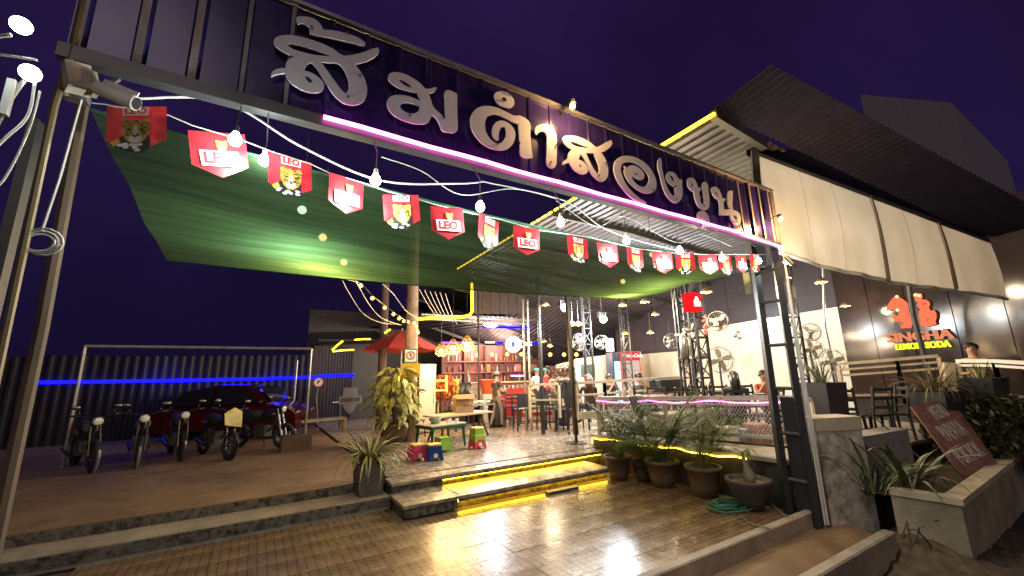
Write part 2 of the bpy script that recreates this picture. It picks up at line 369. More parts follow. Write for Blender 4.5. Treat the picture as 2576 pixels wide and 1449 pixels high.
def tile_mat(name, rgb, rough, pitch, mortar, dark, var=.25, scale=2.2):
    m = M(name, rgb, rough, var=var, scale=scale, rvar=.12)
    t = m.node_tree; b = t.nodes['Principled BSDF']
    g = t.nodes.new('ShaderNodeNewGeometry'); br = t.nodes.new('ShaderNodeTexBrick')
    br.offset = 0; br.inputs['Scale'].default_value = 1; br.inputs['Brick Width'].default_value = pitch
    br.inputs['Row Height'].default_value = pitch; br.inputs['Mortar Size'].default_value = mortar
    br.inputs['Mortar Smooth'].default_value = .3
    t.links.new(g.outputs['Position'], br.inputs['Vector'])
    mix = t.nodes.new('ShaderNodeMix'); mix.data_type = 'RGBA'; mix.blend_type = 'MULTIPLY'
    col = b.inputs['Base Color'].links[0].from_socket
    mix.inputs['B'].default_value = (dark, dark, dark, 1)
    t.links.new(br.outputs['Fac'], mix.inputs['Factor']); t.links.new(col, mix.inputs['A'])
    t.links.new(mix.outputs['Result'], b.inputs['Base Color'])
    n = t.nodes.new('ShaderNodeTexNoise'); n.inputs['Scale'].default_value = 9; n.inputs['Detail'].default_value = 5
    t.links.new(g.outputs['Position'], n.inputs['Vector'])
    ma = t.nodes.new('ShaderNodeMath'); ma.operation = 'MULTIPLY_ADD'; ma.inputs[1].default_value = .35
    sub = t.nodes.new('ShaderNodeMath'); sub.operation = 'SUBTRACT'; sub.inputs[0].default_value = 1
    t.links.new(br.outputs['Fac'], sub.inputs[1])
    t.links.new(n.outputs['Fac'], ma.inputs[0]); t.links.new(sub.outputs[0], ma.inputs[2])
    bp = t.nodes.new('ShaderNodeBump'); bp.inputs['Strength'].default_value = .8; bp.inputs['Distance'].default_value = .007
    t.links.new(ma.outputs[0], bp.inputs['Height']); t.links.new(bp.outputs[0], b.inputs['Normal'])
    return m
m_tile = tile_mat('scored_tile', (.19, .118, .062), .25, .088, .0085, .6, var=.5, scale=1.1)
m_ptile = M('terrace_tile', (.30, .225, .16), .27, var=.55, scale=7, rvar=.12, rgb2=(.47, .38, .28), bump=.1)

# ------------------------------------------------------------------ ground
ZP, ZF, ZT = .30, .32, .62
def struct(o): o['kind'] = 'structure'; return o
g = MB(); g.quad((-300, -200, -.33), (300, -200, -.33), (300, 400, -.33), (-300, 400, -.33))
struct(g.obj('ground', m_asph))
g = MB(); g.mm((-14, -12, -.329), (30, 2.18, -.30))
struct(g.obj('road', m_asph))
# tiled driveway of scored square tiles
dw = struct(bpy.data.objects.new('driveway', None)); COL.objects.link(dw)
g = MB(); g.mm((-6, 3.04, -.30), (6.4, 6.62, -.025)); g.obj('bedding', M('grout', (.11, .078, .05), .9), dw)
base_tile = MB().slab((0, 0, -.01), (.3985, .3985, .03), .0015).mesh('tile', m_tile)
rnd = random.Random(3)
for i in range(19):
    for j in range(9):
        x, y = -1.25 + .4 * i, 3.245 + .4 * j
        if y > 6.0 and x > 1.8 - .2 and x < 6.3: continue
        mobj('tile', base_tile, dw, (x, y, rnd.uniform(-.002, .002)), (rnd.uniform(-.003, .003), rnd.uniform(-.003, .003), 0))
# kerbs and the strip of pavement between them
g = MB(); g.slab((4.0, 2.985, -.09), (4.9, .11, .32), .012); struct(g.obj('kerb', m_conc))
g = MB(); g.slab((4.1, 2.19, -.15), (4.5, .12, .40), .015); struct(g.obj('kerb', m_conc))
g = MB()
nx, ny = 30, 8
for i in range(nx + 1):
    for j in range(ny + 1):
        g.v.append((-1 + 7.6 * i / nx, 2.25 + .68 * j / ny, -.105 + .02 * rnd.random() - .03 * math.sin(j)))
for i in range(nx):
    for j in range(ny):
        a = i * (ny + 1) + j; g.f.append([a, a + ny + 1, a + ny + 2, a + 1]); g.m.append(0)
struct(g.obj('pavement', m_dirtc, smooth=True))
# parking yard, its two steps and metal edging
g = MB(); g.mm((-30, 7.12, -.3), (1.86, 30, ZP)); struct(g.obj('parking_yard', m_dirtc))
st = struct(bpy.data.objects.new('yard_steps', None)); COL.objects.link(st)
g = MB(); g.slab((-2.1, 6.87, -.065), (7.9, .50, .47), .012); g.obj('tread', m_conc, st)
g = MB(); g.mm((-6, 6.605, 0.006), (1.84, 6.617, .15)); g.obj('riser', m_marble, st)
g = MB(); g.mm((-6, 7.105, .171), (1.84, 7.117, .285)); g.obj('riser', m_marble, st)
g = MB(); g.mm((-6, 6.56, 0.004), (1.84, 6.60, .022)); g.obj('edge_strip', m_galv, st)

# ------------------------------------------------------------------ entrance steps
es = struct(bpy.data.objects.new('entrance_steps', None)); COL.objects.link(es)
g = MB(); g.mm((1.90, 6.82, -.02), (6.34, 6.98, ZF - .03)); g.mm((1.90, 6.70, .174), (2.72, 6.817, ZF - .045)); g.obj('riser', m_marble, es)
g = MB(); g.slab((2.3, 6.86, ZF - .022), (.84, .40, .044), .006); g.slab((4.53, 6.86, ZF - .022), (3.61, .34, .044), .006); g.obj('nosing', m_ptile, es)
g = MB(); g.mm((2.72, 6.70, ZF - .07), (6.34, 6.72, ZF - .046)); g.obj('lip', m_marble, es)
g = MB(); g.mm((1.88, 5.98, 0.003), (2.67, 6.69, .128)); g.mm((2.67, 6.10, -.02), (5.72, 6.69, .128)); g.obj('riser', m_marble, es)
g = MB(); g.slab((2.275, 6.34, .151), (.84, .76, .044), .006); g.obj('tread', m_ptile, es)
g = MB(); g.slab((4.22, 6.335, .151), (3.03, .75, .044), .006); g.obj('tread', m_ptile, es)
g = MB(); g.mm((2.68, 5.965, .098), (5.72, 5.985, .127)); g.obj('lip', m_marble, es)
o = MB().tube([(2.73, 6.775, .238), (4.5, 6.775, .238), (6.30, 6.775, .238)], .013, 6).obj('led_strip', l_step)
tag(o, 'yellow light strip under the nosing of the upper entrance step', 'light strip', 'yellow light strips on the entrance steps')
o = MB().tube([(2.69, 6.06, .085), (4.2, 6.06, .085), (5.70, 6.06, .085)], .014, 6).obj('led_strip', l_step)
tag(o, 'yellow light strip under the lower entrance step beside the driveway', 'light strip', 'yellow light strips on the entrance steps')
o = MB().box((4.45, 5.80, .022), (.62, .11, .03)).obj('grating', m_dark)
tag(o, 'small dark metal bar grate on the tiles below the lit step', 'grate')

# platform of polished tiles
pf = struct(bpy.data.objects.new('platform', None)); COL.objects.link(pf)
g = MB(); g.mm((1.92, 7.06, -.3), (6.28, 30, ZF - .02)); g.mm((6.281, 7.2, -.3), (14, 30, ZF - .022)); g.obj('bedding', M('grout', (.11, .078, .05), .9), pf)
pt = MB().slab((0, 0, -.01), (.594, .594, .03), .004).mesh('tile', m_ptile)
for i in range(14):
    for j in range(17):
        if i > 6 and (7.38 + .6 * j - 6.9) < (2.24 + .6 * i - 6.2) * 1.06 - .45: continue
        mobj('tile', pt, pf, (2.24 + .6 * i, 7.38 + .6 * j, ZF - .001 + rnd.uniform(-.001, .001)), (0, 0, rnd.choice((0, math.pi / 2, math.pi, -math.pi / 2))))

# ------------------------------------------------------------------ raised terrace on the right
tr = struct(bpy.data.objects.new('raised_terrace', None)); COL.objects.link(tr)
WA, WB = Vector((6.22, 6.9, 0)), Vector((6.60, 2.95, 0))
g = MB(); g.k = 0
for a, b, z0, z1 in ((WA, WB, -.3, ZT - .06),):
    d = Vector((7.3, 0, 0))
    g.add([(a.x, a.y, z0), (b.x, b.y, z0), (13.4, 2.6, z0), (13.4, 11.1, z0), (9.5, 10.4, z0),
           (a.x, a.y, z1), (b.x, b.y, z1), (13.4, 2.6, z1), (13.4, 11.1, z1), (9.5, 10.4, z1)],
          [(0, 4, 3, 2, 1), (5, 6, 7, 8, 9), (0, 1, 6, 5), (1, 2, 7, 6), (2, 3, 8, 7), (3, 4, 9, 8), (4, 0, 5, 9)])
g.obj('retaining_wall', M('dark_render', (.045, .035, .03), .7, var=.3, bump=.3), tr)
g = MB()
ins = -.06
g.add([(WA.x + ins, WA.y + .05, ZT - .058), (WB.x + ins, WB.y - .04, ZT - .058), (13.5, 2.52, ZT - .058), (13.5, 11.2, ZT - .058), (9.46, 10.5, ZT - .058),
       (WA.x + ins, WA.y + .05, ZT), (WB.x + ins, WB.y - .04, ZT), (13.5, 2.52, ZT), (13.5, 11.2, ZT), (9.46, 10.5, ZT)],
      [(0, 4, 3, 2, 1), (5, 6, 7, 8, 9), (0, 1, 6, 5), (1, 2, 7, 6), (2, 3, 8, 7), (3, 4, 9, 8), (4, 0, 5, 9)])
g.obj('floor_slab', M('terrace_floor', (.36, .29, .21), .45, var=.3, scale=3), tr)
def wall_x(y): return WA.x + (WB.x - WA.x) * (WA.y - y) / (WA.y - WB.y)
pts = [(wall_x(y) - .082, y, .555 + .012 * math.sin(y * 5.3) + .008 * math.sin(y * 13)) for y in [6.9 - 3.1 * i / 40 for i in range(41)]]
o = MB().tube([(pts[0][0] + .03, 6.93, .43)] + pts, .011, 5).obj('led_rope', led('rope', (1, .66, .06), 9))
tag(o, 'wavy yellow light rope along the dark terrace edge behind the potted palms', 'light strip')

# ------------------------------------------------------------------ sign fascia over the entrance
FY, FX0, FX1, FZ0, FZ1 = 2.80, -1.02, 6.24, 3.66, 4.46
m_panel = M('indigo_sheet', (.030, .019, .105), .24, .25, var=.35, scale=4, rvar=.1)
m_rib = M('pale_ridge', (.27, .22, .21), .5, .1, var=.4, scale=6, aniso=(3, 3, .6))  # paler tone for the ridge tops near both ends of the fascia
m_trim = M('trim_metal', (.50, .46, .42), .32, .8, var=.15)
m_letter = M('letter_plate', (.68, .62, .68), .5, 0, var=.08, scale=12)
sign = thing('signboard', 'long dark corrugated sign fascia with cut out Thai letters above the entrance', 'signboard', (2.6, FY, FZ0))
def corrugated(x0, x1, z0, z1, y, pitch=.245, w=.035, h=.026, phase=0):
    g = MB(); xs = [(x0, 0)]
    k = math.ceil((x0 - phase) / pitch)
    while phase + k * pitch < x1 - w:
        c = phase + k * pitch
        if c - w > x0: xs += [(c - w, 0), (c - w * .55, h), (c + w * .55, h), (c + w, 0)]
        k += 1
    xs.append((x1, 0))
    for x, d in xs: g.v += [(x, y - d, z0), (x, y - d, z1)]
    n0 = len(xs)
    for x, d in xs: g.v += [(x, y - d + .004, z0), (x, y - d + .004, z1)]
    for i in range(n0 - 1):
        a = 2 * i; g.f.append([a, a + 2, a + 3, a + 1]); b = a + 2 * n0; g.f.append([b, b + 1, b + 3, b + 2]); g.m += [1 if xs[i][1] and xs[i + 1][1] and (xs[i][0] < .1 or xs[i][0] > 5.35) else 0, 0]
    return g
n_pan = 10; wpan = (FX1 - FX0) / n_pan
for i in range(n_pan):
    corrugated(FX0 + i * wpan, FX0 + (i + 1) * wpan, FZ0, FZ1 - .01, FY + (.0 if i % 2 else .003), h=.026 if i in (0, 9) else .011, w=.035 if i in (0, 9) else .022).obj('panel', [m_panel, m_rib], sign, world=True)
g = MB(); g.mm((FX0 - .02, FY - .04, FZ1 - .008), (FX1 + .03, FY + .05, FZ1 + .022)); g.obj('top_rail', m_trim, sign, world=True)
g = MB(); g.mm((FX0 - .02, FY - .035, FZ0 - .085), (FX1 + .02, FY + .045, FZ0 - .004)); g.obj('bottom_beam', M('beam_steel', (.055, .05, .056), .4, .3), sign, world=True)
g = MB(); g.mm((FX1, FY - .035, FZ0), (FX1 + .025, FY + .05, FZ1 - .009)); g.obj('end_trim', m_trim, sign, world=True)
bolt = MB().lathe([(.012, 0), (.012, .006), (.005, .009)], n=6).mesh('bolt', m_chrome)
for cs in LETTERS:
    c2 = [[(x / 1000, z / 1000) for x, z in c] for c in cs]
    me = curve_me(c2, .007, m_letter)
    o = mobj('letter', me, sign, (-sign.location.x, 2.752 - FY, -sign.location.z), (R(90), 0, 0))
    xs = [p[0] for p in c2[0]]; zs = [p[1] for p in c2[0]]
    q = min(c2[0], key=lambda p: p[1]); g = MB()
    q2 = c2[0][len(c2[0]) // 3]
    cx, cz = sum(xs) / len(xs), sum(zs) / len(zs)
    g.tube([(q[0] + (cx - q[0]) * .12, 2.80, q[1] + .05), (q[0] + (cx - q[0]) * .12, 2.726, q[1] + .05)], .009, 6)
    g.obj('stud', m_chrome, sign, world=True); g = MB()
    g.tube([(q2[0] + (cx - q2[0]) * .10, 2.80, q2[1] + (cz - q2[1]) * .1), (q2[0] + (cx - q2[0]) * .10, 2.726, q2[1] + (cz - q2[1]) * .1)], .009, 6)
    g.obj('stud', m_chrome, sign, world=True)
# pink neon tube under the fascia
neon = thing('neon_tube', 'long glowing pink neon tube along the bottom of the sign fascia', 'neon light', (4, FY - .06, FZ0 - .03))
x0n = P(812, 319, Y=FY - .06).x
pts = [(x0n + (FX1 - x0n) * i / 24, FY - .06, FZ0 - .035 - (.05 * max(0, (i - 19) / 5) * (1 if i < 24 else .9)) + .004 * math.sin(i * 1.7)) for i in range(25)]
MB().tube(pts, .015, 8).obj('glowing_tube', l_pink, neon, world=True)
for i in range(2, 25, 3): MB().box((pts[i][0], FY - .045, pts[i][2] + .02), (.02, .03, .05)).obj('bracket', m_black, neon, world=True)

# ------------------------------------------------------------------ corner tower of the gate, conduits, tall column
def truss(name, label, cat, corners, z0, z1, r, step, mat, braces=True, group=None):
    t = thing(name, label, cat, (*corners[0], z0), 0, group)
    for x, y in corners: MB().tube([(x, y, z0), (x, y, z1)], r, 6).obj('upright', mat, t, world=True)
    n = max(1, int((z1 - z0) / step)); h = (z1 - z0) / n; k = len(corners)
    for i in range(n):
        for a in range(k if k > 2 else 1):
            p, q = corners[a], corners[(a + 1) % k]
            MB().tube([(*p, z0 + h * (i + .5)), (*q, z0 + h * (i + .5))], r * .55, 5).obj('rung', mat, t, world=True)
            if braces:
                MB().tube([(*p, z0 + h * (i + .5)), (*q, z0 + h * (i + 1.5 if i < n - 1 else i + 1))], r * .4, 4).obj('brace', mat, t, world=True)
    return t
pa, pb = P(1983, 1288, Z=0), P(2062, 1306, Z=0)
gt = thing('gate_tower', 'black steel tube tower carrying the right end of the sign fascia', 'gate post', (6.27, 3.1, 0))
def leanbar(name, p, q, w, mat, par): MB().bar(p, q, w).obj(name, mat, par, world=True)
leanbar('upright', (6.27, 3.22, -.1), (6.32, 3.19, 4.4), .085, m_black, gt)
leanbar('upright', (6.30, 2.90, -.1), (6.27, 2.875, 4.4), .085, m_black, gt)
for z in (.42, 1.02, 1.62, 2.22, 2.85, 3.3):
    MB().tube([(6.30, 3.24, z), (6.29, 2.86, z)], .026, 6).obj('rung', m_dark, gt, world=True)
MB().mm((6.33, 2.94, .02), (6.36, 3.14, 1.5)).obj('back_plate', m_black, gt, world=True)
for k, (x, y, r, z1) in enumerate(((6.355, 2.80, .014, 3.56), (6.30, 2.81, .010, 2.5), (6.40, 2.83, .012, 3.1))):
    o = MB().tube([(x, y, -.06), (x + .002, y, z1 * .3), (x - .004, y, z1 * .62), (x, y, z1)], r, 6).obj('conduit', m_cable)
    tag(o, ['long thin white conduit up the outer face of the gate tower', 'short pale conduit on the inner side of the gate tower',
            'pale cable pipe between the gate tower and the stone pillar'][k], 'pipe', 'conduits on the gate tower')
o = MB().mm((6.32, 3.3, 3.02), (6.335, 3.4, 3.36)).obj('plate', m_galv); tag(o, 'pale metal plate at the top of the gate tower', 'plate')
ca = P(1905, 420, Y=3.22)
o = MB().bar((6.36, 3.12, 3.4), (6.44, 3.00, 5.30), .15, .10).obj('column', m_dark)
tag(o, 'tall dark steel column rising above the sign fascia to the roof', 'column')
o = MB().lathe([(.035, 0), (.035, .16), (.02, .2)], (6.37, 2.78, 3.47), 8, Matrix.Rotation(R(150), 3, 'X')).obj('spotlight', m_black)
tag(o, 'small black spotlight pointing down at the corner of the fascia', 'spotlight')

# ------------------------------------------------------------------ big corrugated roof
roof = thing('hall_roof', 'dark corrugated metal roof over the dining hall with its purlins', 'roof', (8, 8, 5.7))
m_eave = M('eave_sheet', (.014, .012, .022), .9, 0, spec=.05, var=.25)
m_roof = M('roof_sheet', (.075, .066, .078), .42, .35, var=.25, scale=3)
RX0 = 5.1
def roof_z(x, y): return 5.40 - (y - 2.85) * .0205 - max(0, x - 7.5) * .05
def back_z(x, y): return roof_z(x, y) - .006 - (y - 8.15) / 6 * max(0, x - 6) * .17 * (1 if y < 14.2 else 1 + 0) - max(0, y - 14.2) * .12
def sheet(x0, x1, y0, y1, zf, ny=6, pitch=.2, h=.032):
    g = MB(); xs = []; k = 0; x = x0
    while x < x1 - 1e-6:
        xs += [(x, 0), (x + pitch * .35, 0), (x + pitch * .48, h), (x + pitch * .87, h)]
        x += pitch
    xs.append((x1, 0))
    for x, d in xs:
        for j in range(ny + 1):
            y = y0 + (y1 - y0) * j / ny; g.v.append((x, y, zf(x, y) + d))
    for i in range(len(xs) - 1):
        for j in range(ny):
            a = i * (ny + 1) + j; g.f.append([a, a + 1, a + ny + 2, a + ny + 1]); g.m.append(0)
    return g
for i in range(12):
    sheet(RX0 + i, RX0 + i + 1, 2.85, 8.2, roof_z, 3).obj('roof_sheet', m_roof, roof, world=True)
    sheet(RX0 + i, RX0 + i + 1, 8.15, 14.2, back_z, 4).obj('roof_sheet', m_roof, roof, world=True)
    sheet(RX0 + i, RX0 + i + 1, 14.15, 20.8, back_z, 3).obj('roof_sheet', m_roof, roof, world=True)
for y in (4.9, 6.6):
    g = MB(); g.add([], []); g.bar((RX0 + .02, y, roof_z(RX0, y) - .06), (7.5, y, roof_z(7.5, y) - .06), .06, .12); g.bar((7.5, y, roof_z(7.5, y) - .06), (17, y, roof_z(17, y) - .06), .06, .12)
    g.obj('purlin', m_dark, roof, world=True)
for y in (8.4, 10.0, 11.7, 13.4, 15.6, 18):
    MB().bar((RX0 + .02, y, back_z(RX0, y) - .06), (16.8, y, back_z(16.8, y) - .06), .06, .12).obj('purlin', m_dark, roof, world=True)
MB().bar((RX0 + .0, 2.83, 5.37), (6.5, 2.88, 5.33), .10, .15).obj('gutter', m_dark, roof, world=True)
pl = [P(1800, 281, X=RX0), P(1660, 365, X=RX0), P(1440, 505, X=RX0), P(1300, 588, X=RX0), P(1150, 675, X=RX0)]
pl = [Vector((p.x - .03, p.y, roof_z(RX0, p.y) - .05)) for p in pl]
o = MB().tube([pl[0], pl[1], pl[2]], .026, 6).obj('led_strip', l_yel); tag(o, 'long yellow light strip along the left edge of the hall roof', 'light strip')
g = MB()
for i in range(26):
    a = pl[2].lerp(pl[4], i / 26); b = pl[2].lerp(pl[4], (i + .55) / 26); g.tube([a, b], .020, 5)
o = g.obj('led_strip', l_yel); tag(o, 'broken yellow light strip on the roof edge seen above the green net', 'light strip')
q = [P(1187, 712, X=6.2), P(1188, 785, X=6.2), P(1183, 794, X=6.2), P(1168, 797, X=6.18), P(1110, 799, X=6.1), P(1052, 802, X=6.0)]
q2 = [P(x, y, Y=12.6) for x, y in ((1187, 712), (1188, 783), (1182, 793), (1165, 797), (1110, 799), (1052, 802))]
o = MB().tube(q2, .045, 7).obj('led_strip', l_yel); tag(o, 'bent yellow light tube dropping and turning left beside the utility pole', 'light strip')
# fascia of the bar canopy behind
fas = thing('canopy', 'dark panelled canopy fascia hanging in front of the bar', 'canopy', tuple(P(1260, 760, D=14.4)))
for i in range(6):
    a, b = 1192 + 22 * i, 1192 + 22 * (i + 1) - 1
    g = MB(); A, B_ = P(a, 789, Y=12.9), P(b, 789, Y=12.9); g.mm((A.x, 12.9, A.z), (B_.x, 12.93, A.z + 1.1)); g.obj('panel', M('brown_sheet', (.085, .06, .058), .5, .2, var=.2), fas, world=True)
A, B_ = P(1060, 791, Y=12.8), P(1322, 790, Y=12.8)
MB().bar(A, (B_.x, 12.8, A.z), .05).obj('beam', m_galv, fas, world=True)
MB().bar(A - Vector((0, 0, .14)), (B_.x, 12.8, A.z - .14), .05).obj('beam', m_galv, fas, world=True)
for i in range(5):
    x = A.x + (B_.x - A.x) * (i + .3) / 5
    MB().bar((x, 12.8, A.z - .16), (x - .2, 17.5, A.z + .1), .05).obj('rafter', m_dark, fas, world=True)
g = sheet(round(A.x - .2, 1), round(A.x - .2, 1) + 5, 12.95, 20, lambda x, y: A.z + .08 + (y - 12.9) * .03, 2)
g.obj('roof_sheet', m_roof, fas, world=True)

# ------------------------------------------------------------------ rolled vinyl curtain on the right
m_tarp = thin('vinyl', (.47, .43, .37), (.60, .56, .49), (1, 1, .35), 1.6, .42, 0, .07, .25)
RE = (10.5, 1.43); LE = (6.52, 3.04)
def tp(s, t):
    """s along the curtain 0..1 (left to right), t 0 bottom .. 1 top"""
    x = LE[0] + (RE[0] - LE[0]) * s; y = LE[1] + (RE[1] - LE[1]) * s
    zb = 3.66 - .72 * s - .10 * math.sin(math.pi * min(1, s * 1.15)); zt = 5.28 - 1.36 * s
    b = .022 * math.sin(s * 21 + t * 2) * (1 - t) + .035 * math.sin(math.pi * t) + .02 * math.sin(s * 60) * (1 - t) ** 2
    return Vector((x - b * .45, y - b, zb + (zt - zb) * t))
tarp = thing('vinyl_curtain', 'cream translucent vinyl curtain hanging from the roof edge on the right', 'curtain', (8.3, 2.3, 4.2))
for a, b in ((0, .47), (.474, .76), (.764, 1.0)):
    g = MB(); n, m = int(60 * (b - a)) + 4, 12
    for i in range(n + 1):
        for j in range(m + 1): g.v.append(tuple(tp(a + (b - a) * i / n, j / m)))
    for i in range(n):
        for j in range(m):
            k = i * (m + 1) + j; g.f.append([k, k + m + 1, k + m + 2, k + 1]); g.m.append(0)
    g.obj('sheet', m_tarp, tarp, smooth=True, world=True)
for s in (.472, .762): MB().tube([tp(s, t / 8) + Vector((-.02, -.03, 0)) for t in range(9)], [.012 + .014 * (1 - t / 8) for t in range(9)], 5).obj('seam', M('seam', (.10, .06, .04), .7), tarp, world=True)
for s in (.17, .30, .60): MB().tube([tp(s, t / 8) + Vector((-.012, -.02, 0)) for t in range(9)], .003, 4).obj('seam', M('seam_thin', (.25, .19, .14), .7), tarp, world=True)
MB().tube([tp(s / 20, 0) + Vector((0, 0, -.01)) for s in range(21)], .028, 6).obj('hem', M('hem', (.45, .42, .38), .4), tarp, world=True)
MB().tube([tp(s / 20, 1) + Vector((0, .03, .02)) for s in range(21)], .05, 6).obj('roof_beam', m_dark, tarp, world=True)
for i in range(8):
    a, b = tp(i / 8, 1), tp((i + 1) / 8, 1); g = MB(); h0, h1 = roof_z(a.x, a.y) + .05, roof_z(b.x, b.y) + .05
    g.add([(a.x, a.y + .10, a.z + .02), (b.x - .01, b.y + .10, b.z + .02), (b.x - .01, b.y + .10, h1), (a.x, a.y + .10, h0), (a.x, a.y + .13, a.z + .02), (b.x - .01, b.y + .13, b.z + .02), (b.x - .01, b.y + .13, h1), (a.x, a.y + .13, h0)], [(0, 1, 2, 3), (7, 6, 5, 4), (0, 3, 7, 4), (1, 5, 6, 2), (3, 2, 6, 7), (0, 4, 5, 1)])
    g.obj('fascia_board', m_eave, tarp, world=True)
# overhanging front eave above the curtain
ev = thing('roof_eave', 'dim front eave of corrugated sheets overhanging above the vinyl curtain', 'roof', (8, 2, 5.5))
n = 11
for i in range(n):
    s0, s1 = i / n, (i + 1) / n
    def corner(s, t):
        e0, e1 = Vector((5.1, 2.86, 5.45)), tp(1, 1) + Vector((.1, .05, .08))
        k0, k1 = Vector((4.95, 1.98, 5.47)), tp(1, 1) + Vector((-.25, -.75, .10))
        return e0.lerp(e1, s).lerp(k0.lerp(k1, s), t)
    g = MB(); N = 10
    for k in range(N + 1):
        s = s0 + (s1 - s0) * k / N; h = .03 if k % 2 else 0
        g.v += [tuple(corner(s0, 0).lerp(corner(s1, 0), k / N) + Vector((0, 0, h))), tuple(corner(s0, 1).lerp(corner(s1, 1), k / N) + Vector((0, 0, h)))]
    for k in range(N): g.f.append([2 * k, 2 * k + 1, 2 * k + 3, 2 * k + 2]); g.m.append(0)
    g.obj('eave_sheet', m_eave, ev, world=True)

# ------------------------------------------------------------------ green shade net
m_net = thin('shade_net', (.062, .118, .054), (.105, .19, .088), (.35, 7, 3), 2.0, .66, .15)
NA, NB, NC, ND = P(222, 300, Y=2.98), P(1905, 658, Y=3.02), P(1600, 752, X=6.25), P(422, 655, Y=5.6)
NA.z = 3.42
def netp(u, v):
    p = NA.lerp(NB, u).lerp(ND.lerp(NC, u), v)
    p.z -= .16 * math.sin(math.pi * u) * (1 - v) + .10 * math.sin(math.pi * v) * (.4 + .6 * math.sin(math.pi * u)) + .07 * math.sin(math.pi * u) * v
    p.z += .03 * math.sin(u * 23 + v * 5) * v * (1 - v) * 2 + .02 * math.sin(u * 9 - v * 14) * v * (1 - v) * 4
    p.y += .10 * math.sin(math.pi * v) * 0
    return p
net = thing('shade_net', 'large green shade net sagging under the sign fascia between the poles', 'shade net', tuple(NA))
g = MB(); n, m = 48, 24
for i in range(n + 1):
    for j in range(m + 1): g.v.append(tuple(netp(i / n, j / m)))
for i in range(n):
    for j in range(m):
        k = i * (m + 1) + j; g.f.append([k, k + m + 1, k + m + 2, k + 1]); g.m.append(0)
g.obj('netting', m_net, net, smooth=True, world=True)
g = MB(); g.tube([netp(i / 30, 0) for i in range(31)], .010, 5); g.obj('rope', M('green_rope', (.03, .12, .06), .7), net, world=True)
g = MB(); g.tube([netp(i / 30, 1) for i in range(31)], .010, 5); g.obj('rope', MATS['green_rope'], net, world=True)

# ------------------------------------------------------------------ left gate pole, cameras, floodlights
gp = thing('gate_pole', 'rusty thin steel pole holding the left end of the sign fascia', 'pole', (-1.0, 2.78, -.1))
m_rust = M('rusty_pole', (.17, .12, .065), .5, .4, var=.35, scale=9, aniso=(1, 1, .2))
MB().tube([(-1.0, 2.78, -.2), (-.985, 2.78, 1.6), (-1.005, 2.78, 3.3), (-.985, 2.78, 3.62), (-1.0, 2.78, 5.2)], .017, 8).obj('tube', m_rust, gp, world=True)
MB().mm((-.99, 2.79, 3.37), (-.90, 2.85, 3.41)).obj('bracket', m_galv, gp, world=True)
a, b = P(175, 386, Y=3.3), P(112, 790, Y=3.3)
o = MB().tube([(a.x + .01, 3.3, 3.6), (b.x, 3.3, 2.2), (b.x, 3.3, -.1)], .032, 8).obj('post', M('brown_post', (.10, .06, .035), .65, var=.3, aniso=(1, 1, .2)))
tag(o, 'brown wooden post behind the rusty steel pole at the far left', 'post')
o = MB().mm((-1.16, 2.98, 2.2), (-1.12, 3.06, 3.3)).obj('name_plate', m_black); tag(o, 'black metal channel behind the left gate pole', 'plate')
# wire coil dangling on the pole
c = P(104, 590, Y=2.80); g = MB()
g.tube([(c.x + .04, c.y, c.z + .9), (c.x + .02, c.y, c.z + .3), (c.x, c.y, c.z + .02)], .006, 5)
for k in range(3): g.torus((c.x + .01 * k, c.y - .01 * k, c.z - .04), .05 + .008 * k, .005, Matrix.Rotation(R(70 + 12 * k), 3, 'X'), 14, 4)
o = g.obj('wire_coil', m_cable); tag(o, 'loose coil of wire dangling beside the left gate pole', 'wire')
def flood(px, py, label, aim):
    c = P(px, py, Y=2.45)
    t = thing('floodlight', label, 'floodlight', tuple(c), 0, 'floodlights on the left gate pole')
    rot = Vector(aim).to_track_quat('Z', 'Y').to_matrix()
    MB().lathe([(.018, -.04), (.034, -.025), (.038, 0.0)], c, 16, rot).obj('housing', m_white, t, smooth=True, world=True)
    MB().lathe([(.036, .001), (.028, .008), (.001, .012)], c, 16, rot).obj('lens', E('flood_lens', (.85, 1, .95), 26), t, smooth=True, world=True)
    lamp('floodlight_lamp', tuple(c + Vector(aim) * .06), 24, (.85, 1, .93), t, .04, 'SPOT', tuple(c + Vector(aim) * 3), R(165))
    return c
f1 = flood(53, 64, 'upper white floodlight with a curved cable at the far left', (.35, -.75, -.45))
f2 = flood(76, 184, 'lower white floodlight with cables hanging under it at the far left', (.45, -.7, -.4))
for pts, r, lab in (([f1 + Vector((-.02, 0, -.06)), f1 + Vector((-.10, .02, -.09)), f1 + Vector((-.2, .02, -.12)), f1 + Vector((-.5, .02, -.1))], .011, 'white cable curving left under the upper floodlight'),
                    ([f2 + Vector((-.2, .05, .04)), f2 + Vector((-.12, .02, .06)), f2 + Vector((.0, .03, .09))], .008, 'thin white cable between the two floodlights'),
                    ([f2 + Vector((-.02, .02, -.03)), f2 + Vector((-.05, .02, -.16)), f2 + Vector((-.07, .02, -.3)), f2 + Vector((-.13, .02, -.62)), f2 + Vector((-.2, .02, -.9))], .012, 'thick white cable hanging from the lower floodlight'),
                    ([f2 + Vector((.02, .0, -.04)), f2 + Vector((.015, .02, -.2)), f2 + Vector((-.04, .02, -.34)), f2 + Vector((-.10, .02, -.52)), f2 + Vector((-.16, .02, -.66))], .008, 'looped white cable hanging under the lower floodlight'),
                    ([f2 + Vector((.03, .03, -.06)), f2 + Vector((.02, .04, -.26)), f2 + Vector((-.02, .05, -.5)), f2 + Vector((-.07, .05, -.56))], .006, 'thin cut cable end hanging beside the left gate pole')):
    o = MB().tube(smooth(pts, 6), r * .72, 8).obj('cable', m_cable, smooth=True); tag(o, lab, 'cable')
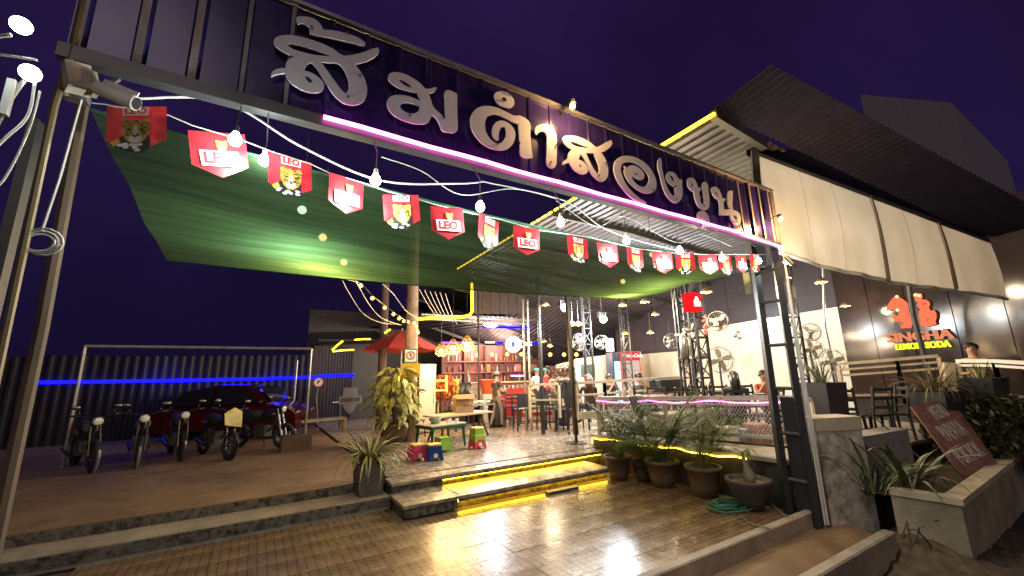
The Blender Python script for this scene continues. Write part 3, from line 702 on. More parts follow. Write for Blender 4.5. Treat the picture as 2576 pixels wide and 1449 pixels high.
o = MB().mm(f2 + Vector((-.06, -.005, -.22)), f2 + Vector((-.035, .02, -.05))).obj('junction_tube', m_cable); tag(o, 'short white junction tube below the lower floodlight', 'junction box')
# junction box and bullet camera
c = P(196, 198, Y=2.74)
t = thing('junction_box', 'pale weathered junction box hanging under the left end of the fascia', 'junction box', tuple(c))
rot = Matrix.Rotation(R(-14), 3, 'Y') @ Matrix.Rotation(R(25), 3, 'Z')
MB().box(c, (.095, .09, .135), rot).obj('box', M('beige_plastic', (.55, .50, .40), .5), t, world=True)
MB().box(c + Vector((.062, .0, -.012)), (.024, .075, .11), rot).obj('cover', M('beige_dirty', (.36, .31, .23), .6), t, world=True)
c = P(305, 245, Y=2.66)
t = thing('security_camera', 'white bullet security camera mounted below the left end of the fascia', 'security camera', tuple(c))
ax = Vector((.78, -.25, -.30)).normalized(); rot = ax.to_track_quat('Z', 'Y').to_matrix()
MB().lathe([(.02, -.12), (.036, -.115), (.038, .06), (.036, .075), (.030, .076)], c, 18, rot).obj('housing', m_white, t, smooth=True, world=True)
MB().lathe([(.033, .0765), (.026, .065), (.001, .066)], c, 18, rot).obj('lens', M('lens_glass', (.012, .012, .014), .5, var=0, spec=.05), t, world=True)
MB().box(c + Vector((-.02, .02, .04)), (.17, .075, .006), rot @ Matrix.Rotation(R(90), 3, 'Y')).obj('sun_shield', m_white, t, world=True)
MB().tube([c + Vector((-.06, .03, .03)), c + Vector((-.08, .09, .1)), c + Vector((-.06, .12, .17))], .014, 6).obj('arm', m_dark, t, world=True)

# ------------------------------------------------------------------ bulbs and wires below the fascia
bulb_px = [(592, 347), (665, 400), (945, 450), (1208, 517), (1410, 557), (1576, 603), (1709, 628), (1817, 648), (1908, 655), (1977, 657)]
bulb_lab = ['bare cool white bulb hanging beside the second pennant', 'bare white bulb half hidden behind the third pennant', 'bare white bulb between the fourth and fifth pennants',
            'bare white bulb above the seventh pennant', 'bare white bulb right of the eighth pennant', 'bare white bulb above the eleventh pennant',
            'bare white bulb above the thirteenth pennant', 'bare white bulb in front of the fifteenth pennant', 'bare white bulb beside the last pennant',
            'bare white bulb right of the gate tower']
for k, (px, py) in enumerate(bulb_px):
    yy = 2.67 if k not in (1,) else 2.98
    if k == 9: c = P(px, py, X=6.5)
    else: c = P(px, py, Y=yy)
    t = thing('hanging_bulb', bulb_lab[k], 'light bulb', tuple(c), 0, 'bare bulbs under the fascia')
    MB().lathe([(.004, -.048), (.022, -.042), (.034, -.022), (.034, -.004), (.026, .014), (.016, .03), (.014, .036)], c, 14).obj('bulb_glass', l_cool, t, smooth=True, world=True)
    MB().lathe([(.015, .036), (.016, .04), (.015, .07), (.006, .078)], c, 10).obj('socket', m_white if k % 3 else m_plast, t, world=True)
    MB().tube([c + Vector((0, 0, .078)), c + Vector((.004, .01, max(.1, (FZ0 - .09 - c.z) * .6))), Vector((c.x, 2.79 if k != 9 else c.y, max(c.z + .15, FZ0 - .09)))], .0045, 4).obj('cord', m_dcable, t, world=True)
    lamp('bulb_lamp', tuple(c + Vector((0, 0, -.06))), 8, (.86, 1, .93), t, .035)
wires = [([(307, 250), (560, 255), (760, 370), (960, 455), (1150, 462), (1216, 457)], .008, 'white electric cable looping under the left half of the fascia'),
         ([(1216, 457), (1420, 505), (1520, 575), (1640, 615), (1760, 640), (1830, 640)], .006, 'white electric cable looping under the middle of the fascia'),
         ([(960, 395), (1060, 430), (1160, 490), (1290, 475), (1400, 500)], .004, 'thin sagging wire below the pink neon tube'),
         ([(1400, 505), (1500, 570), (1570, 545), (1700, 610), (1760, 590), (1840, 620)], .004, 'tangled thin wire below the right part of the neon tube')]
for k, (pp, r, lab) in enumerate(wires):
    pts = smooth([P(x, y, Y=2.87 + .02 * k) for x, y in pp], 6)
    o = MB().tube(pts, r, 5).obj('cable', m_cable); tag(o, lab, 'cable')
# amber floodlights on the sign
for px, py, Y, lab, w in ((1440, 268, 2.62, 'glowing amber lamp on the top rail of the sign fascia', 14), (1963, 552, 2.60, 'glowing amber lamp at the right end of the sign fascia', 30)):
    c = P(px, py, Y=Y)
    t = thing('amber_lamp', lab, 'lamp', tuple(c), 0, 'amber lamps lighting the sign')
    MB().ball(c, .030, 12, 8).obj('bulb_glass', l_amber, t, smooth=True, world=True)
    MB().lathe([(.03, .025), (.034, .03), (.03, .07), (.012, .08)], c, 10).obj('socket', m_black, t, world=True)
    MB().tube([c + Vector((0, .01, .07)), c + Vector((0, .08, .07)), c + Vector((0, .17, .02))], .008, 5).obj('arm', m_black, t, world=True)
    lamp('amber_lamp_light', tuple(c + Vector((0, -.05, -.03))), w, (1, .58, .2), t, .04)

# ------------------------------------------------------------------ pennants
m_red = thin('pennant_red', (.40, .016, .028), (.50, .035, .045), (4, 4, 4), 3, .3, 0, .04, .3); m_pw = M('print_white', (.75, .74, .72), .5, var=.05); m_pr = M('print_red', (.55, .02, .03), .5, var=0)
m_gold = M('print_gold', (.58, .36, .06), .5, var=.2, scale=60); m_blk = M('print_black', (.015, .012, .012), .5, var=0); m_tan = M('print_tan', (.75, .62, .42), .5, var=.1)
sx, sz = NA.x, 0
str_px = [(222, 258), (262, 262), (425, 290), (482, 315), (607, 352), (680, 380), (780, 412), (826, 434), (920, 462), (970, 480), (1046, 500), (1090, 513), (1158, 530), (1262, 553), (1350, 578), (1480, 596), (1600, 625), (1720, 640), (1860, 640), (1925, 640)]
spt = [P(x, y, Y=2.85) for x, y in str_px]
o = MB().tube(spt, .004, 4).obj('string', m_cable); tag(o, 'thin pale string carrying the row of red pennants', 'string')
def blob(cx, cy, rx, ry, n=12, jag=0, rnd_=None, rot=0):
    out = []
    for i in range(n):
        a = 2 * math.pi * i / n; k = 1 + (jag * (rnd_.random() - .5) if rnd_ else 0)
        x, y = rx * k * math.cos(a), ry * k * math.sin(a)
        out.append((cx + x * math.cos(rot) - y * math.sin(rot), cy + x * math.sin(rot) + y * math.cos(rot)))
    return out
def layer(g, poly, d): g.add([(x, -d * 2, z) for x, z in poly], [list(range(len(poly)))[::-1]])
def leopard(g, cx, cz, s, rr, body=True):
    """printed big cat head, layers a millimetre apart; materials 0 gold 1 white 2 black 3 tan"""
    if body:
        g.k = 2; layer(g, [(cx + s * x, cz + s * z) for x, z in ((-1.15, -1.0), (-.9, -.5), (-.5, -.1), (.7, -.3), (.75, -1.1), (.3, -1.5), (-.5, -1.35))], .0012)
        g.k = 1
        for k in range(9): layer(g, blob(cx + s * rr.uniform(-.9, .6), cz + s * rr.uniform(-1.3, -.85), s * .17, s * .10, 7, .4, rr), .0018 + k * .0001)
        g.k = 0; layer(g, [(cx + s * x, cz + s * z) for x, z in ((-1.3, -.8), (-.9, -.45), (-.75, -.75), (-1.1, -1.05))], .0021)
    g.k = 0
    layer(g, blob(cx - .55 * s, cz + .62 * s, .22 * s, .22 * s, 9), .0024); layer(g, blob(cx + .55 * s, cz + .62 * s, .22 * s, .22 * s, 9), .0024)
    layer(g, [(cx + s * x, cz + s * z) for x, z in ((-.72, .35), (-.5, .68), (0, .8), (.5, .68), (.72, .35), (.72, -.1), (.5, -.6), (.2, -.88), (-.2, -.88), (-.5, -.6), (-.72, -.1))], .0028)
    g.k = 3; layer(g, blob(cx, cz - .5 * s, .36 * s, .32 * s, 12), .0036); layer(g, blob(cx, cz + .0 * s, .16 * s, .42 * s, 10), .0033)
    g.k = 1; layer(g, blob(cx - .16 * s, cz - .55 * s, .18 * s, .16 * s, 9), .0042); layer(g, blob(cx + .16 * s, cz - .55 * s, .18 * s, .16 * s, 9), .0043)
    g.k = 2
    layer(g, [(cx + s * x, cz + s * z) for x, z in ((-.13, -.32), (.13, -.32), (0, -.48))], .0047)
    for sgn in (-1, 1): layer(g, blob(cx + sgn * .30 * s, cz + .08 * s, .11 * s, .06 * s, 7), .0047)
    for k in range(34):
        a = rr.uniform(0, 2 * math.pi); q = rr.uniform(.36, .72)
        x, z = q * math.cos(a), q * math.sin(a) * .95 + .1
        if z < -.35: continue
        layer(g, blob(cx + s * x, cz + s * z, .06 * s, .05 * s, 6), .0038 + k * .00005)
PW, PH = .28, .285
leo_big = text_me('LEO', .105, .001, .004, m_pr); leo_small = text_me('LEO', .068, .001, .002, m_pr)
def make_pennant(k, hx, hz, ang, yaw, label, w=PW, h=PH):
    t = thing('pennant', label, 'pennant', (hx, 2.85, hz), 0, 'red pennants on the string')
    t.rotation_euler = (R(rnd.uniform(-6, 8)), -ang, yaw)
    n, m = 6, 6; g = MB(); rr = random.Random(k)
    def zb(x): return -h + .09 * abs(x) / (w / 2) * (h / .355)
    ph = rr.uniform(0, 6)
    for i in range(n + 1):
        x = -w / 2 + w * i / n
        for j in range(m + 1):
            z = zb(x) * j / m; g.v.append((x, 0, z))
    for i in range(n):
        for j in range(m):
            a = i * (m + 1) + j; g.f.append([a, a + 1, a + m + 2, a + m + 1]); g.m.append(0)
    k1, k2 = rr.uniform(.02, .35), rr.uniform(0, .12)
    def curl(mb):
        mb.v = [(x + .10 * math.sin(ph) * z * abs(x), y - k1 * x * x * (.3 + .7 * min(1, -z / .3)) - k2 * z * z, z + .03 * math.sin(ph * 2) * x * z / .3) for x, y, z in mb.v]; return mb
    curl(g).obj('cloth', m_red, t, smooth=True)
    g = MB(); s = h / .355 * 1.08
    if k % 2 == 0:
        leopard(g, 0, -.185 * s, .105 * s, rr); curl(g).obj('leopard_print', [m_gold, m_pw, m_blk, m_tan], t).location = (0, -.006, 0)
        g = MB(); layer(g, [(-.075 * s, -.012), (.075 * s, -.012), (.07 * s, -.075 * s), (-.07 * s, -.075 * s)], .0065); curl(g).obj('label_panel', m_pw, t)
        mobj('lettering', leo_small, t, (0, -.0145 - k1 * .002, -.043 * s), (R(90), 0, 0), s)
    else:
        layer(g, [(-.115 * s, -.14 * s), (.112 * s, -.14 * s), (.118 * s, -.25 * s), (-.108 * s, -.25 * s)], .006); curl(g).obj('label_panel', m_pw, t)
        mobj('lettering', leo_big, t, (0, -.0135 - k1 * .010 - k2 * .05, -.195 * s), (R(90), 0, 0), s)
        g = MB(); leopard(g, .015, -.10 * s, .045 * s, rr, False); curl(g).obj('leopard_print', [m_gold, m_pw, m_blk, m_tan], t).location = (0, -.007, 0)
    return t
# (top centre x, y, tilt, width factor)
pen = [(346, 268, 1.0), (546, 333, 1.0), (731, 397, .95), (873, 447, .92), (1008, 490, .95), (1124, 521, .95), (1231, 547, .95), (1324, 572, .93), (1452, 597, .9), (1526, 612, .9), (1596, 624, .9), (1664, 632, .92), (1722, 636, .9), (1778, 640, .9), (1822, 641, .9), (1862, 640, .9), (1897, 640, .9)]
for k, (x, y, s) in enumerate(pen):
    c = P(x, y, Y=2.85); kind = 'leopard head' if k % 2 == 0 else 'white lettered panel'
    lab = f'red pennant printed with a {kind}, {ORD[k]} from the left along the string'
    if k in (12, 14): kind = 'leopard head'
    make_pennant(k, c.x, c.z, R((9 if k < 2 else 5 if k < 6 else 0) + rnd.uniform(-3, 3)), R(rnd.uniform(-24, 24)), lab, PW * s * (.98 if k > 1 else 1.02), PH * s)
# lamps hanging above the net, glowing through it
for k, (px, py, col, w, lab) in enumerate(((760, 528, (.75, 1, .8), 20, 'cool lamp shining through the left part of the green net'), (812, 597, (1, .75, .25), 26, 'amber lamp shining through the middle of the green net'),
                                   (865, 660, (1, .72, .25), 26, 'amber lamp near the rear edge of the green net, left one'), (1567, 708, (1, .78, .25), 34, 'amber lamp near the rear right corner of the green net'), (1640, 640, (1, .8, .3), 28, 'amber lamp glowing behind the pennants on the right of the net'))):
    u0, v0 = [(.17, .46), (.24, .62), (.26, .84), (.83, .72), (.86, .30)][k]
    p = netp(u0, v0); d = (p - EYE).normalized(); d = (P(px, py, D=1) - EYE).normalized()
    c = EYE + d * ((p - EYE).length * 1.12)
    while True:
        if c.z > 3.25 or (c - EYE).length > 12: break
        c += d * .05
    t = thing('net_lamp', lab, 'lamp', tuple(c), 0, 'lamps hanging above the green net')
    MB().ball(c, .045, 10, 7).obj('bulb_glass', E('net_bulb_%d' % (k == 0), col, 6), t, smooth=True, world=True)
    MB().lathe([(.02, .04), (.022, .09), (.008, .1)], c, 8).obj('socket', m_black, t, world=True)
    MB().tube([c + Vector((0, 0, .1)), c + Vector((0, 0, .9))], .006, 4).obj('cord', m_dcable, t, world=True)
    lamp('net_lamp_light', tuple(c + Vector((0, 0, -.07))), w, col, t, .06)

# ------------------------------------------------------------------ yard fence with its blue light
m_fence = M('fence_sheet', (.013, .010, .020), .45, 0, var=.3, scale=3, spec=.25)
F0, F1, F2 = Vector((-7.2, 16.4, ZP)), Vector((1.66, 16.4, ZP)), Vector((4.3, 19.6, ZP))
def fence(label, a, b, h0, h1, pw=1.1):
    t = thing('fence', label, 'fence', tuple(a), 0, 'corrugated fences round the parking yard')
    L = (b - a).length; d = (b - a) / L; nrm = Vector((d.y, -d.x, 0)); n = max(1, round(L / pw))
    for i in range(n):
        g = MB(); k = 5 * 4
        p0 = a + d * (L * i / n); p1 = a + d * (L * (i + 1) / n - .012)
        ht = h0 + (h1 - h0) * (i + .5) / n + rnd.uniform(-.03, .03)
        for q in range(k + 1):
            p = p0.lerp(p1, q / k) + nrm * (.03 if q % 4 in (1, 2) else 0)
            g.v += [tuple(p), (p.x, p.y, p.z + ht)]
        for q in range(k): g.f.append([2 * q, 2 * q + 2, 2 * q + 3, 2 * q + 1]); g.m.append(0)
        g.obj('sheet', m_fence, t, world=True)
    for i in range(0, n + 1, 2):
        p = a + d * (L * i / n) - nrm * .04
        MB().bar(p, p + Vector((0, 0, h0 - .1)), .05).obj('post', m_dark, t, world=True)
    for z in (.5, h0 - .5): MB().bar(a - nrm * .03 + Vector((0, 0, z)), b - nrm * .03 + Vector((0, 0, z)), .04).obj('rail', m_dark, t, world=True)
    return t
fence('dark corrugated metal fence behind the motorbikes and the car', F0, F1, 2.35, 2.45)
fence('taller corrugated fence angling back from the corner toward the red umbrella', F1, F2, 2.75, 2.9)
pts = [P(x, y, Y=16.33) for x, y in ((78, 962), (200, 961), (330, 959), (480, 957), (620, 954), (760, 950), (786, 948))]
for p in pts: p.y = 16.32
b1 = F1.lerp(F2, .55); pts2 = [pts[-1], Vector((F1.x + .05, 16.36, pts[-1].z)), Vector((b1.x + .03, b1.y - .04, 2.03)), Vector((F2.x - .5, F2.y - .66, 1.98))]
o = MB().tube(pts + pts2[1:], .055, 6).obj('led_rope', l_blue); tag(o, 'long glowing blue light rope along the yard fence', 'light strip')
lamp('blue_glow', (-2.5, 16.0, 2.05), 5, (.05, .05, 1), None, .3); lamp('blue_glow', (0.6, 16.0, 2.05), 4, (.05, .05, 1), None, .3)
# string of tiny lamps reflected on the fence top
# white pipe frame
t = thing('goal_frame', 'white steel pipe frame like a goal standing in the parking yard', 'pipe frame', tuple(P(765, 1118, Z=ZP)))
b = P(765, 1118, Z=ZP); tr_ = P(771, 877, Y=b.y); tl = P(212, 882, Y=b.y)
MB().tube([(b.x, b.y, ZP), (b.x, b.y, tr_.z)], .032, 8).obj('post', m_galv, t, world=True)
MB().tube([(tl.x, b.y, ZP), (tl.x, b.y, tr_.z)], .032, 8).obj('post', m_galv, t, world=True)
MB().tube([(tl.x, b.y, tr_.z), (b.x, b.y, tr_.z)], .034, 8).obj('crossbar', m_galv, t, world=True)
for px, base, top, lab in ((733, 1082, 906, 'thin grey post just left of the white pipe frame upright'), (783, 1070, 893, 'bluish thin post just right of the white pipe frame')):
    b = P(px, base, Z=ZP); tp_ = P(px, top, Y=b.y)
    o = MB().tube([(b.x, b.y, ZP), (b.x, b.y, tp_.z)], .035, 6).obj('post', m_galv); tag(o, lab, 'post')
# round no parking sign leaning on a stand
c = P(801, 962, D=13.2)
t = thing('road_sign', 'small round white sign on a thin stand near the fence corner', 'sign', (c.x, c.y, ZP))
MB().lathe([(.15, 0), (.15, .012)], c, 18, Matrix.Rotation(R(90), 3, 'X')).obj('disc', m_white, t, world=True)
MB().torus((c.x, c.y - .016, c.z), .135, .012, Matrix.Rotation(R(90), 3, 'X'), 20, 4).obj('rim', M('sign_red', (.5, .03, .03), .5, var=0), t, world=True)
mobj('lettering', text_me('P', .16, .002, .006, m_blk), t, (0, -.02, c.z - ZP), (R(90), 0, 0))
MB().tube([(c.x, c.y + .02, c.z), (c.x - .02, c.y + .03, c.z - .5), (c.x + .1, c.y + .03, ZP)], .012, 5).obj('stand', m_galv, t, world=True)
# pale emblem on the fence: a shield behind a lettered bar
c = P(881, 1005, D=14.0)
t = thing('wall_emblem', 'pale worn shield emblem with a lettered bar on the dark fence', 'sign', tuple(c))
yaw = Matrix.Rotation(R(20), 3, 'Z'); u = Vector((.94, .34, 0)); v = Vector((0, 0, 1))
m_em = M('emblem', (.13, .105, .105), .7, var=.35, scale=20)
MB().prism([(-.25, .40), (.25, .40), (.28, .12), (.30, -.1), (.16, -.35), (0, -.48), (-.16, -.35), (-.30, -.1), (-.28, .12)], c, u, v, -.02).obj('shield', m_em, t, world=True)
MB().prism([(-.42, .12), (.42, .12), (.42, -.14), (-.42, -.14)], c - Vector((-.01, .03, 0)), u, v, -.02).obj('bar', m_em, t, world=True)
o = mobj('lettering', text_me('CUSTOM', .17, .004, .006, m_blk), t, (.01, -.056, -.01), (R(90), 0, R(20)))

# ------------------------------------------------------------------ motorbikes
def wheel(par, y, r=.29):
    g = MB(); rot = Matrix.Rotation(R(90), 3, 'Y')
    w = g.torus((0, y, r), r - .045, .048, rot, 22, 7).obj('wheel', m_rubber, par, smooth=True)
    g = MB(); g.torus((0, y, r), r - .095, .014, rot, 20, 5)
    for k in range(8):
        a = math.pi * k / 4; g.bar((0, y, r), (0, y + (r - .1) * math.cos(a), r + (r - .1) * math.sin(a)), .010)
    g.lathe([(.045, -.05), (.045, .05)], (0, y, r), 10, rot)
    g.obj('rim', m_bchrome, w, smooth=False)
    return w
def make_bike(label, body, plate=None, group='motorbikes parked in the yard'):
    t = thing('motorbike', label, 'motorbike', (0, 0, 0), 0, group)
    wheel(t, .62); wheel(t, -.62)
    g = MB()
    for s in (-1, 1):
        g.tube([(.075 * s, .62, .29), (.075 * s, .50, .62), (.06 * s, .40, .92)], .022, 6)
    g.obj('fork', m_bchrome, t)
    g = MB(); g.tube([(0, .42, .88), (0, .10, .66), (0, -.15, .50)], .035, 6); g.tube([(0, .38, .80), (0, .22, .42), (0, -.05, .34), (0, -.4, .40), (0, -.62, .29)], .030, 6)
    g.tube([(.05, -.1, .55), (.06, -.5, .72), (.04, -.72, .74)], .018, 5); g.tube([(-.05, -.1, .55), (-.06, -.5, .72), (-.04, -.72, .74)], .018, 5)
    g.obj('frame', m_black, t)
    g = MB(); g.box((0, .02, .40), (.26, .30, .26)); g.lathe([(.10, -.16), (.10, .16)], (0, .03, .36), 10, Matrix.Rotation(R(90), 3, 'Y')); g.obj('engine', m_dark, t)
    g = MB(); g.ball((0, .16, .78), .20, 12, 8, (.62, 1.15, .62)); g.ball((0, -.50, .66), .16, 10, 7, (.6, 1.5, .55)); g.obj('tank', body, t, smooth=True)
    g = MB(); g.tube([(0, -.02, .775), (0, -.25, .755), (0, -.5, .79), (0, -.72, .83)], [.09, .12, .11, .06], 10); g.obj('seat', m_rubber, t, smooth=True)
    g = MB(); g.torus((0, .62, .29), .325, .028, Matrix.Rotation(R(90), 3, 'Y') @ Matrix.Rotation(R(-20), 3, 'Z'), 12, 5, arc=2.3); g.obj('fender', body, t)
    g = MB(); g.tube([(-.36, .30, 1.02), (-.20, .38, 1.0), (0, .41, .95), (.20, .38, 1.0), (.36, .30, 1.02)], .014, 6)
    hb = g.obj('handlebar', m_bchrome, t)
    for s in (-1, 1): MB().tube([(s * .36, .30, 1.02), (s * .26, .355, 1.01)], .021, 7).obj('grip', m_rubber, hb)
    for s in (-1, 1):
        g = MB(); g.tube([(s * .22, .37, 1.0), (s * .26, .36, 1.13)], .007, 5); g.ball((s * .30, .36, 1.17), .065, 10, 6, (1.1, .3, .7)); g.obj('mirror', m_bchrome, t, smooth=True)
    hl = MB().lathe([(.05, -.10), (.085, -.02), (.09, .0)], (0, .52, .90), 14, Matrix.Rotation(R(-90), 3, 'X')).obj('headlight', m_black, t, smooth=True)
    MB().lathe([(.083, .001), (.05, .016), (.001, .02)], (0, .52, .90), 14, Matrix.Rotation(R(-90), 3, 'X')).obj('lens', M('headlight_glass', (.6, .6, .55), .12, var=0), hl, smooth=True)
    MB().tube([(.13, .1, .28), (.15, -.2, .24), (.17, -.7, .34)], [.022, .03, .045], 8).obj('exhaust', m_bchrome, t, smooth=True)
    MB().box((0, -.80, .70), (.14, .05, .06)).obj('tail_light', M('tail_red', (.4, .02, .02), .3, var=0), t)
    if plate:
        g = MB(); g.prism([(-.17, .02), (.16, .06), (.20, .30), (.02, .42), (-.14, .34)], (0, .60, .62), (1, 0, 0), (0, -.12, 1), .02); g.obj('front_cowl', plate, t)
    g = MB(); g.tube([(-.06, .0, .3), (-.19, -.02, .0)], .012, 5); g.obj('side_stand', m_black, t)
    return t
yb = M('bike_yellow', (.50, .40, .12), .45, var=.3); bk = M('bike_black', (.018, .016, .022), .22, var=.1); bn = M('bike_brown', (.10, .06, .045), .3, var=.2); bg_ = M('bike_grey', (.16, .15, .15), .35, var=.2)
def face_cam(p, off): return math.atan2(-(0 - p.x), (0 - p.y)) + off
b0 = P(538, 1150, Z=ZP)
t = make_bike('motorbike with a pale yellow front cowl turned toward the driveway', bk, yb); t.location = b0; t.rotation_euler = (0, R(-5), R(205))
b = make_bike('plain black motorbike beside the yellow one, front wheel toward the driveway', bk); b.location = P(652, 1128, Z=ZP); b.rotation_euler = (0, R(-5), R(228))
for px, py, rz, lab in ((440, 1150, 195, 'black motorbike left of the yellow cowled one'), (345, 1165, 190, 'dark motorbike third from the yellow cowled one toward the left'),
                        (205, 1180, 205, 'dark motorbike at the far left of the yard by the post')):
    n_ = dup(b, P(px, py, Z=ZP), R(rz), lab)
    mt_ = [bn, bg_, M('bike_blue', (.02, .025, .07), .25, var=.1), bk][px % 4]
    for ch in n_.children:
        if ch.name.startswith(('tank', 'fender')): ch.material_slots[0].link = 'OBJECT'; ch.material_slots[0].material = mt_
# dark red hatchback behind them
def make_car(label, loc, rz):
    t = thing('parked_car', label, 'car', loc, rz)
    body = M('car_red', (.05, .005, .006), .15, .3, var=.05)
    prof = [(-1.95, .28), (-1.98, .62), (-1.88, .86), (-1.62, .93), (-1.1, 1.36), (-.4, 1.50), (.35, 1.48), (.85, 1.28), (1.18, .98), (1.75, .84), (1.98, .66), (2.0, .28)]
    g = MB(); N = len(prof); secs = [(-.86, .0), (-.80, .35), (-.60, 1.0), (0, 1.06), (.60, 1.0), (.80, .35), (.86, 0)]
    rows = []
    for y, k in secs:
        row = []
        for x, z in prof:
            w = y
            if z > .9: w = y * (1 - .28 * (z - .9) / .6)
            row.append((x * (1 - .03 * (abs(y) / .86) ** 2), w, z - .03 * (abs(y) / .86) ** 3))
        rows.append(row)
    for r in rows: g.v += r
    for i in range(len(rows) - 1):
        for j in range(N):
            j2 = (j + 1) % N; g.f.append([i * N + j, i * N + j2, (i + 1) * N + j2, (i + 1) * N + j]); g.m.append(0)
    g.f += [list(range(N)), list(range((len(rows) - 1) * N, len(rows) * N))[::-1]]; g.m += [0, 0]
    g.obj('body', body, t, smooth=False)
    gl = M('car_glass', (.012, .012, .016), .08, var=0)
    for s in (-1, 1):
        MB().prism([(-1.45, .95), (-1.05, 1.30), (-.35, 1.42), (-.32, .94)], (0, s * 1.238, 0), (1, 0, 0), (0, -s * .401, 1), .02 * -s).obj('side_window', gl, t)
        MB().prism([(-.22, .94), (-.25, 1.42), (.32, 1.40), (.95, .98)], (0, s * 1.238, 0), (1, 0, 0), (0, -s * .401, 1), .02 * -s).obj('side_window', gl, t)
        MB().ball((1.0, s * .95, 1.0), .1, 8, 6, (.6, 1, .7)).obj('wing_mirror', body, t, smooth=True)
        for x in (-1.2, 1.25):
            w = MB().torus((x, s * .78, .31), .23, .085, Matrix.Rotation(R(90), 3, 'X'), 20, 8).obj('wheel', m_rubber, t, smooth=True)
            MB().lathe([(.19, -.02), (.19, .03), (.05, .05)], (x, s * .80, .31), 12, Matrix.Rotation(R(-90 * s), 3, 'X')).obj('rim', m_bchrome, w)
        MB().ball((1.88, s * .60, .68), .16, 10, 6, (.5, 1.1, .5)).obj('headlight', m_bchrome, t, smooth=True)
        MB().box((0, s * .87, .82), (.22, .03, .035)).obj('door_handle', m_bchrome, t)
    MB().prism([(-.68, 0), (.68, 0), (.58, .42), (-.58, .42)], (1.17, 0, 1.0), (0, 1, 0), (-.9, 0, 1), .02).obj('windscreen', gl, t)
    return t
make_car('dark red hatchback car parked behind the motorbikes', tuple(P(592, 1098, Z=ZP)), R(-24))
# benches and boxes in the yard
def table_simple(name, label, cat, c, size, mat, legm, rz=0, top=.04, leg=.045, inset=.04, group=None):
    t = thing(name, label, cat, c, rz, group); w, d, h = size
    MB().slab((0, 0, h - top / 2), (w, d, top), .006).obj('tabletop', mat, t)
    lm = MB().bar((0, 0, 0), (0, 0, h - top), leg).mesh('leg', legm)
    for x in (-1, 1):
        for y in (-1, 1): mobj('leg', lm, t, (x * (w / 2 - inset), y * (d / 2 - inset), 0))
    return t
c = P(800, 1090, Z=ZP); table_simple('bench', 'low grey concrete bench beside the bluish post in the yard', 'bench', (c.x, c.y, ZP), (1.5, .4, .42), m_conc, m_conc, R(8), .07, .12)
c = P(725, 1072, Z=ZP); table_simple('side_table', 'small grey table behind the pipe frame in the yard', 'table', (c.x - .1, c.y + .2, ZP), (.7, .5, .75), m_galv, m_dark, R(5))
c = P(818, 1060, Z=ZP); t = table_simple('market_table', 'narrow dark table with a pale top near the fence corner', 'table', (c.x, c.y, ZP), (1.0, .5, .72), m_galv, m_dark, R(15))
c = P(745, 1135, Z=ZP)
o = MB().slab((c.x, c.y + .2, ZP + .16), (.62, .42, .32), .02).obj('crate', M('brown_crate', (.10, .06, .045), .7, var=.3)); tag(o, 'low brown crate on the ground in front of the white pipe frame', 'crate')
o = MB().slab((-.98, 3.02, .02), (.50, .62, .62), .03).obj('plinth', m_conc); tag(o, 'low worn concrete block at the foot of the left gate pole', 'block')


# ------------------------------------------------------------------ utility pole, notices, umbrella, fairy lights
pp = P(1036, 1090, Z=ZF); pd = 10.7
pc = P(1034, 900, D=pd)
o = thing('utility_pole', 'round grey concrete utility pole between the leafy shrub and the cream cabinet', 'utility pole', (pc.x, pc.y, ZP))
MB().lathe([(.18, 0), (.17, 1.5), (.15, 3.5), (.125, 6.5)], (pc.x, pc.y, ZP), 18).obj('shaft', M('pole_concrete', (.34, .25, .19), .75, var=.2, scale=4, bump=.3), o, smooth=True, world=True)
for z in (3.25, 3.9): MB().torus((pc.x, pc.y, z), .155, .012, None, 18, 5).obj('band', m_galv, o, world=True)
pc2 = P(964, 860, D=13.5)
o = MB().lathe([(.15, 0), (.12, 6.2)], (pc2.x, pc2.y, ZP), 14).obj('utility_pole', M('pole_dark', (.12, .085, .075), .8, var=.2)); tag(o, 'thinner dark pole behind the red umbrella', 'utility pole')
nrm = (Vector((0, 0, 0)) - Vector((pc.x, pc.y, 0))).normalized(); uu = Vector((-nrm.y, nrm.x, 0)) * -1
uu = Vector((nrm.y, -nrm.x, 0)); 
if uu.dot(RGT) < 0: uu = -uu
def board(name, label, cat, px, py, w, h, mat, off=.19, t=.02):
    c = P(px, py, D=pd); c = Vector((pc.x, pc.y, 0)) + (Vector((c.x, c.y, 0)) - Vector((pc.x, pc.y, 0))).dot(uu) * uu + nrm * off + Vector((0, 0, c.z))
    r = thing(name, label, cat, tuple(c))
    MB().prism([(-w / 2, -h / 2), (w / 2, -h / 2), (w / 2, h / 2), (-w / 2, h / 2)], c, uu, Vector((0, 0, 1)), t).obj('panel', mat, r, world=True)
    return r, c
r, c = board('notice_board', 'green bordered prohibition notice with a red circle on the utility pole', 'notice', 1033, 901, .33, .46, M('notice_green', (.03, .13, .06), .5, var=.05))
n2 = nrm * .024
MB().prism([(-.14, -.10), (.14, -.10), (.14, .20), (-.14, .20)], c + n2, uu, Vector((0, 0, 1)), .003).obj('paper', m_pw, r, world=True)
fr = Matrix((uu, Vector((0, 0, 1)), nrm)).transposed()
MB().torus(c + n2 + nrm * .008 + Vector((0, 0, .06)), .095, .014, fr, 20, 4).obj('red_ring', M('sign_red', (.5, .03, .03), .5), r, world=True)
g = MB(); ctr = c + n2 + nrm * .007 + Vector((0, 0, .06))
g.bar(ctr - uu * .065 + Vector((0, 0, .065)), ctr + uu * .065 - Vector((0, 0, .065)), .016, .004); g.obj('red_bar', MATS['sign_red'], r, world=True)
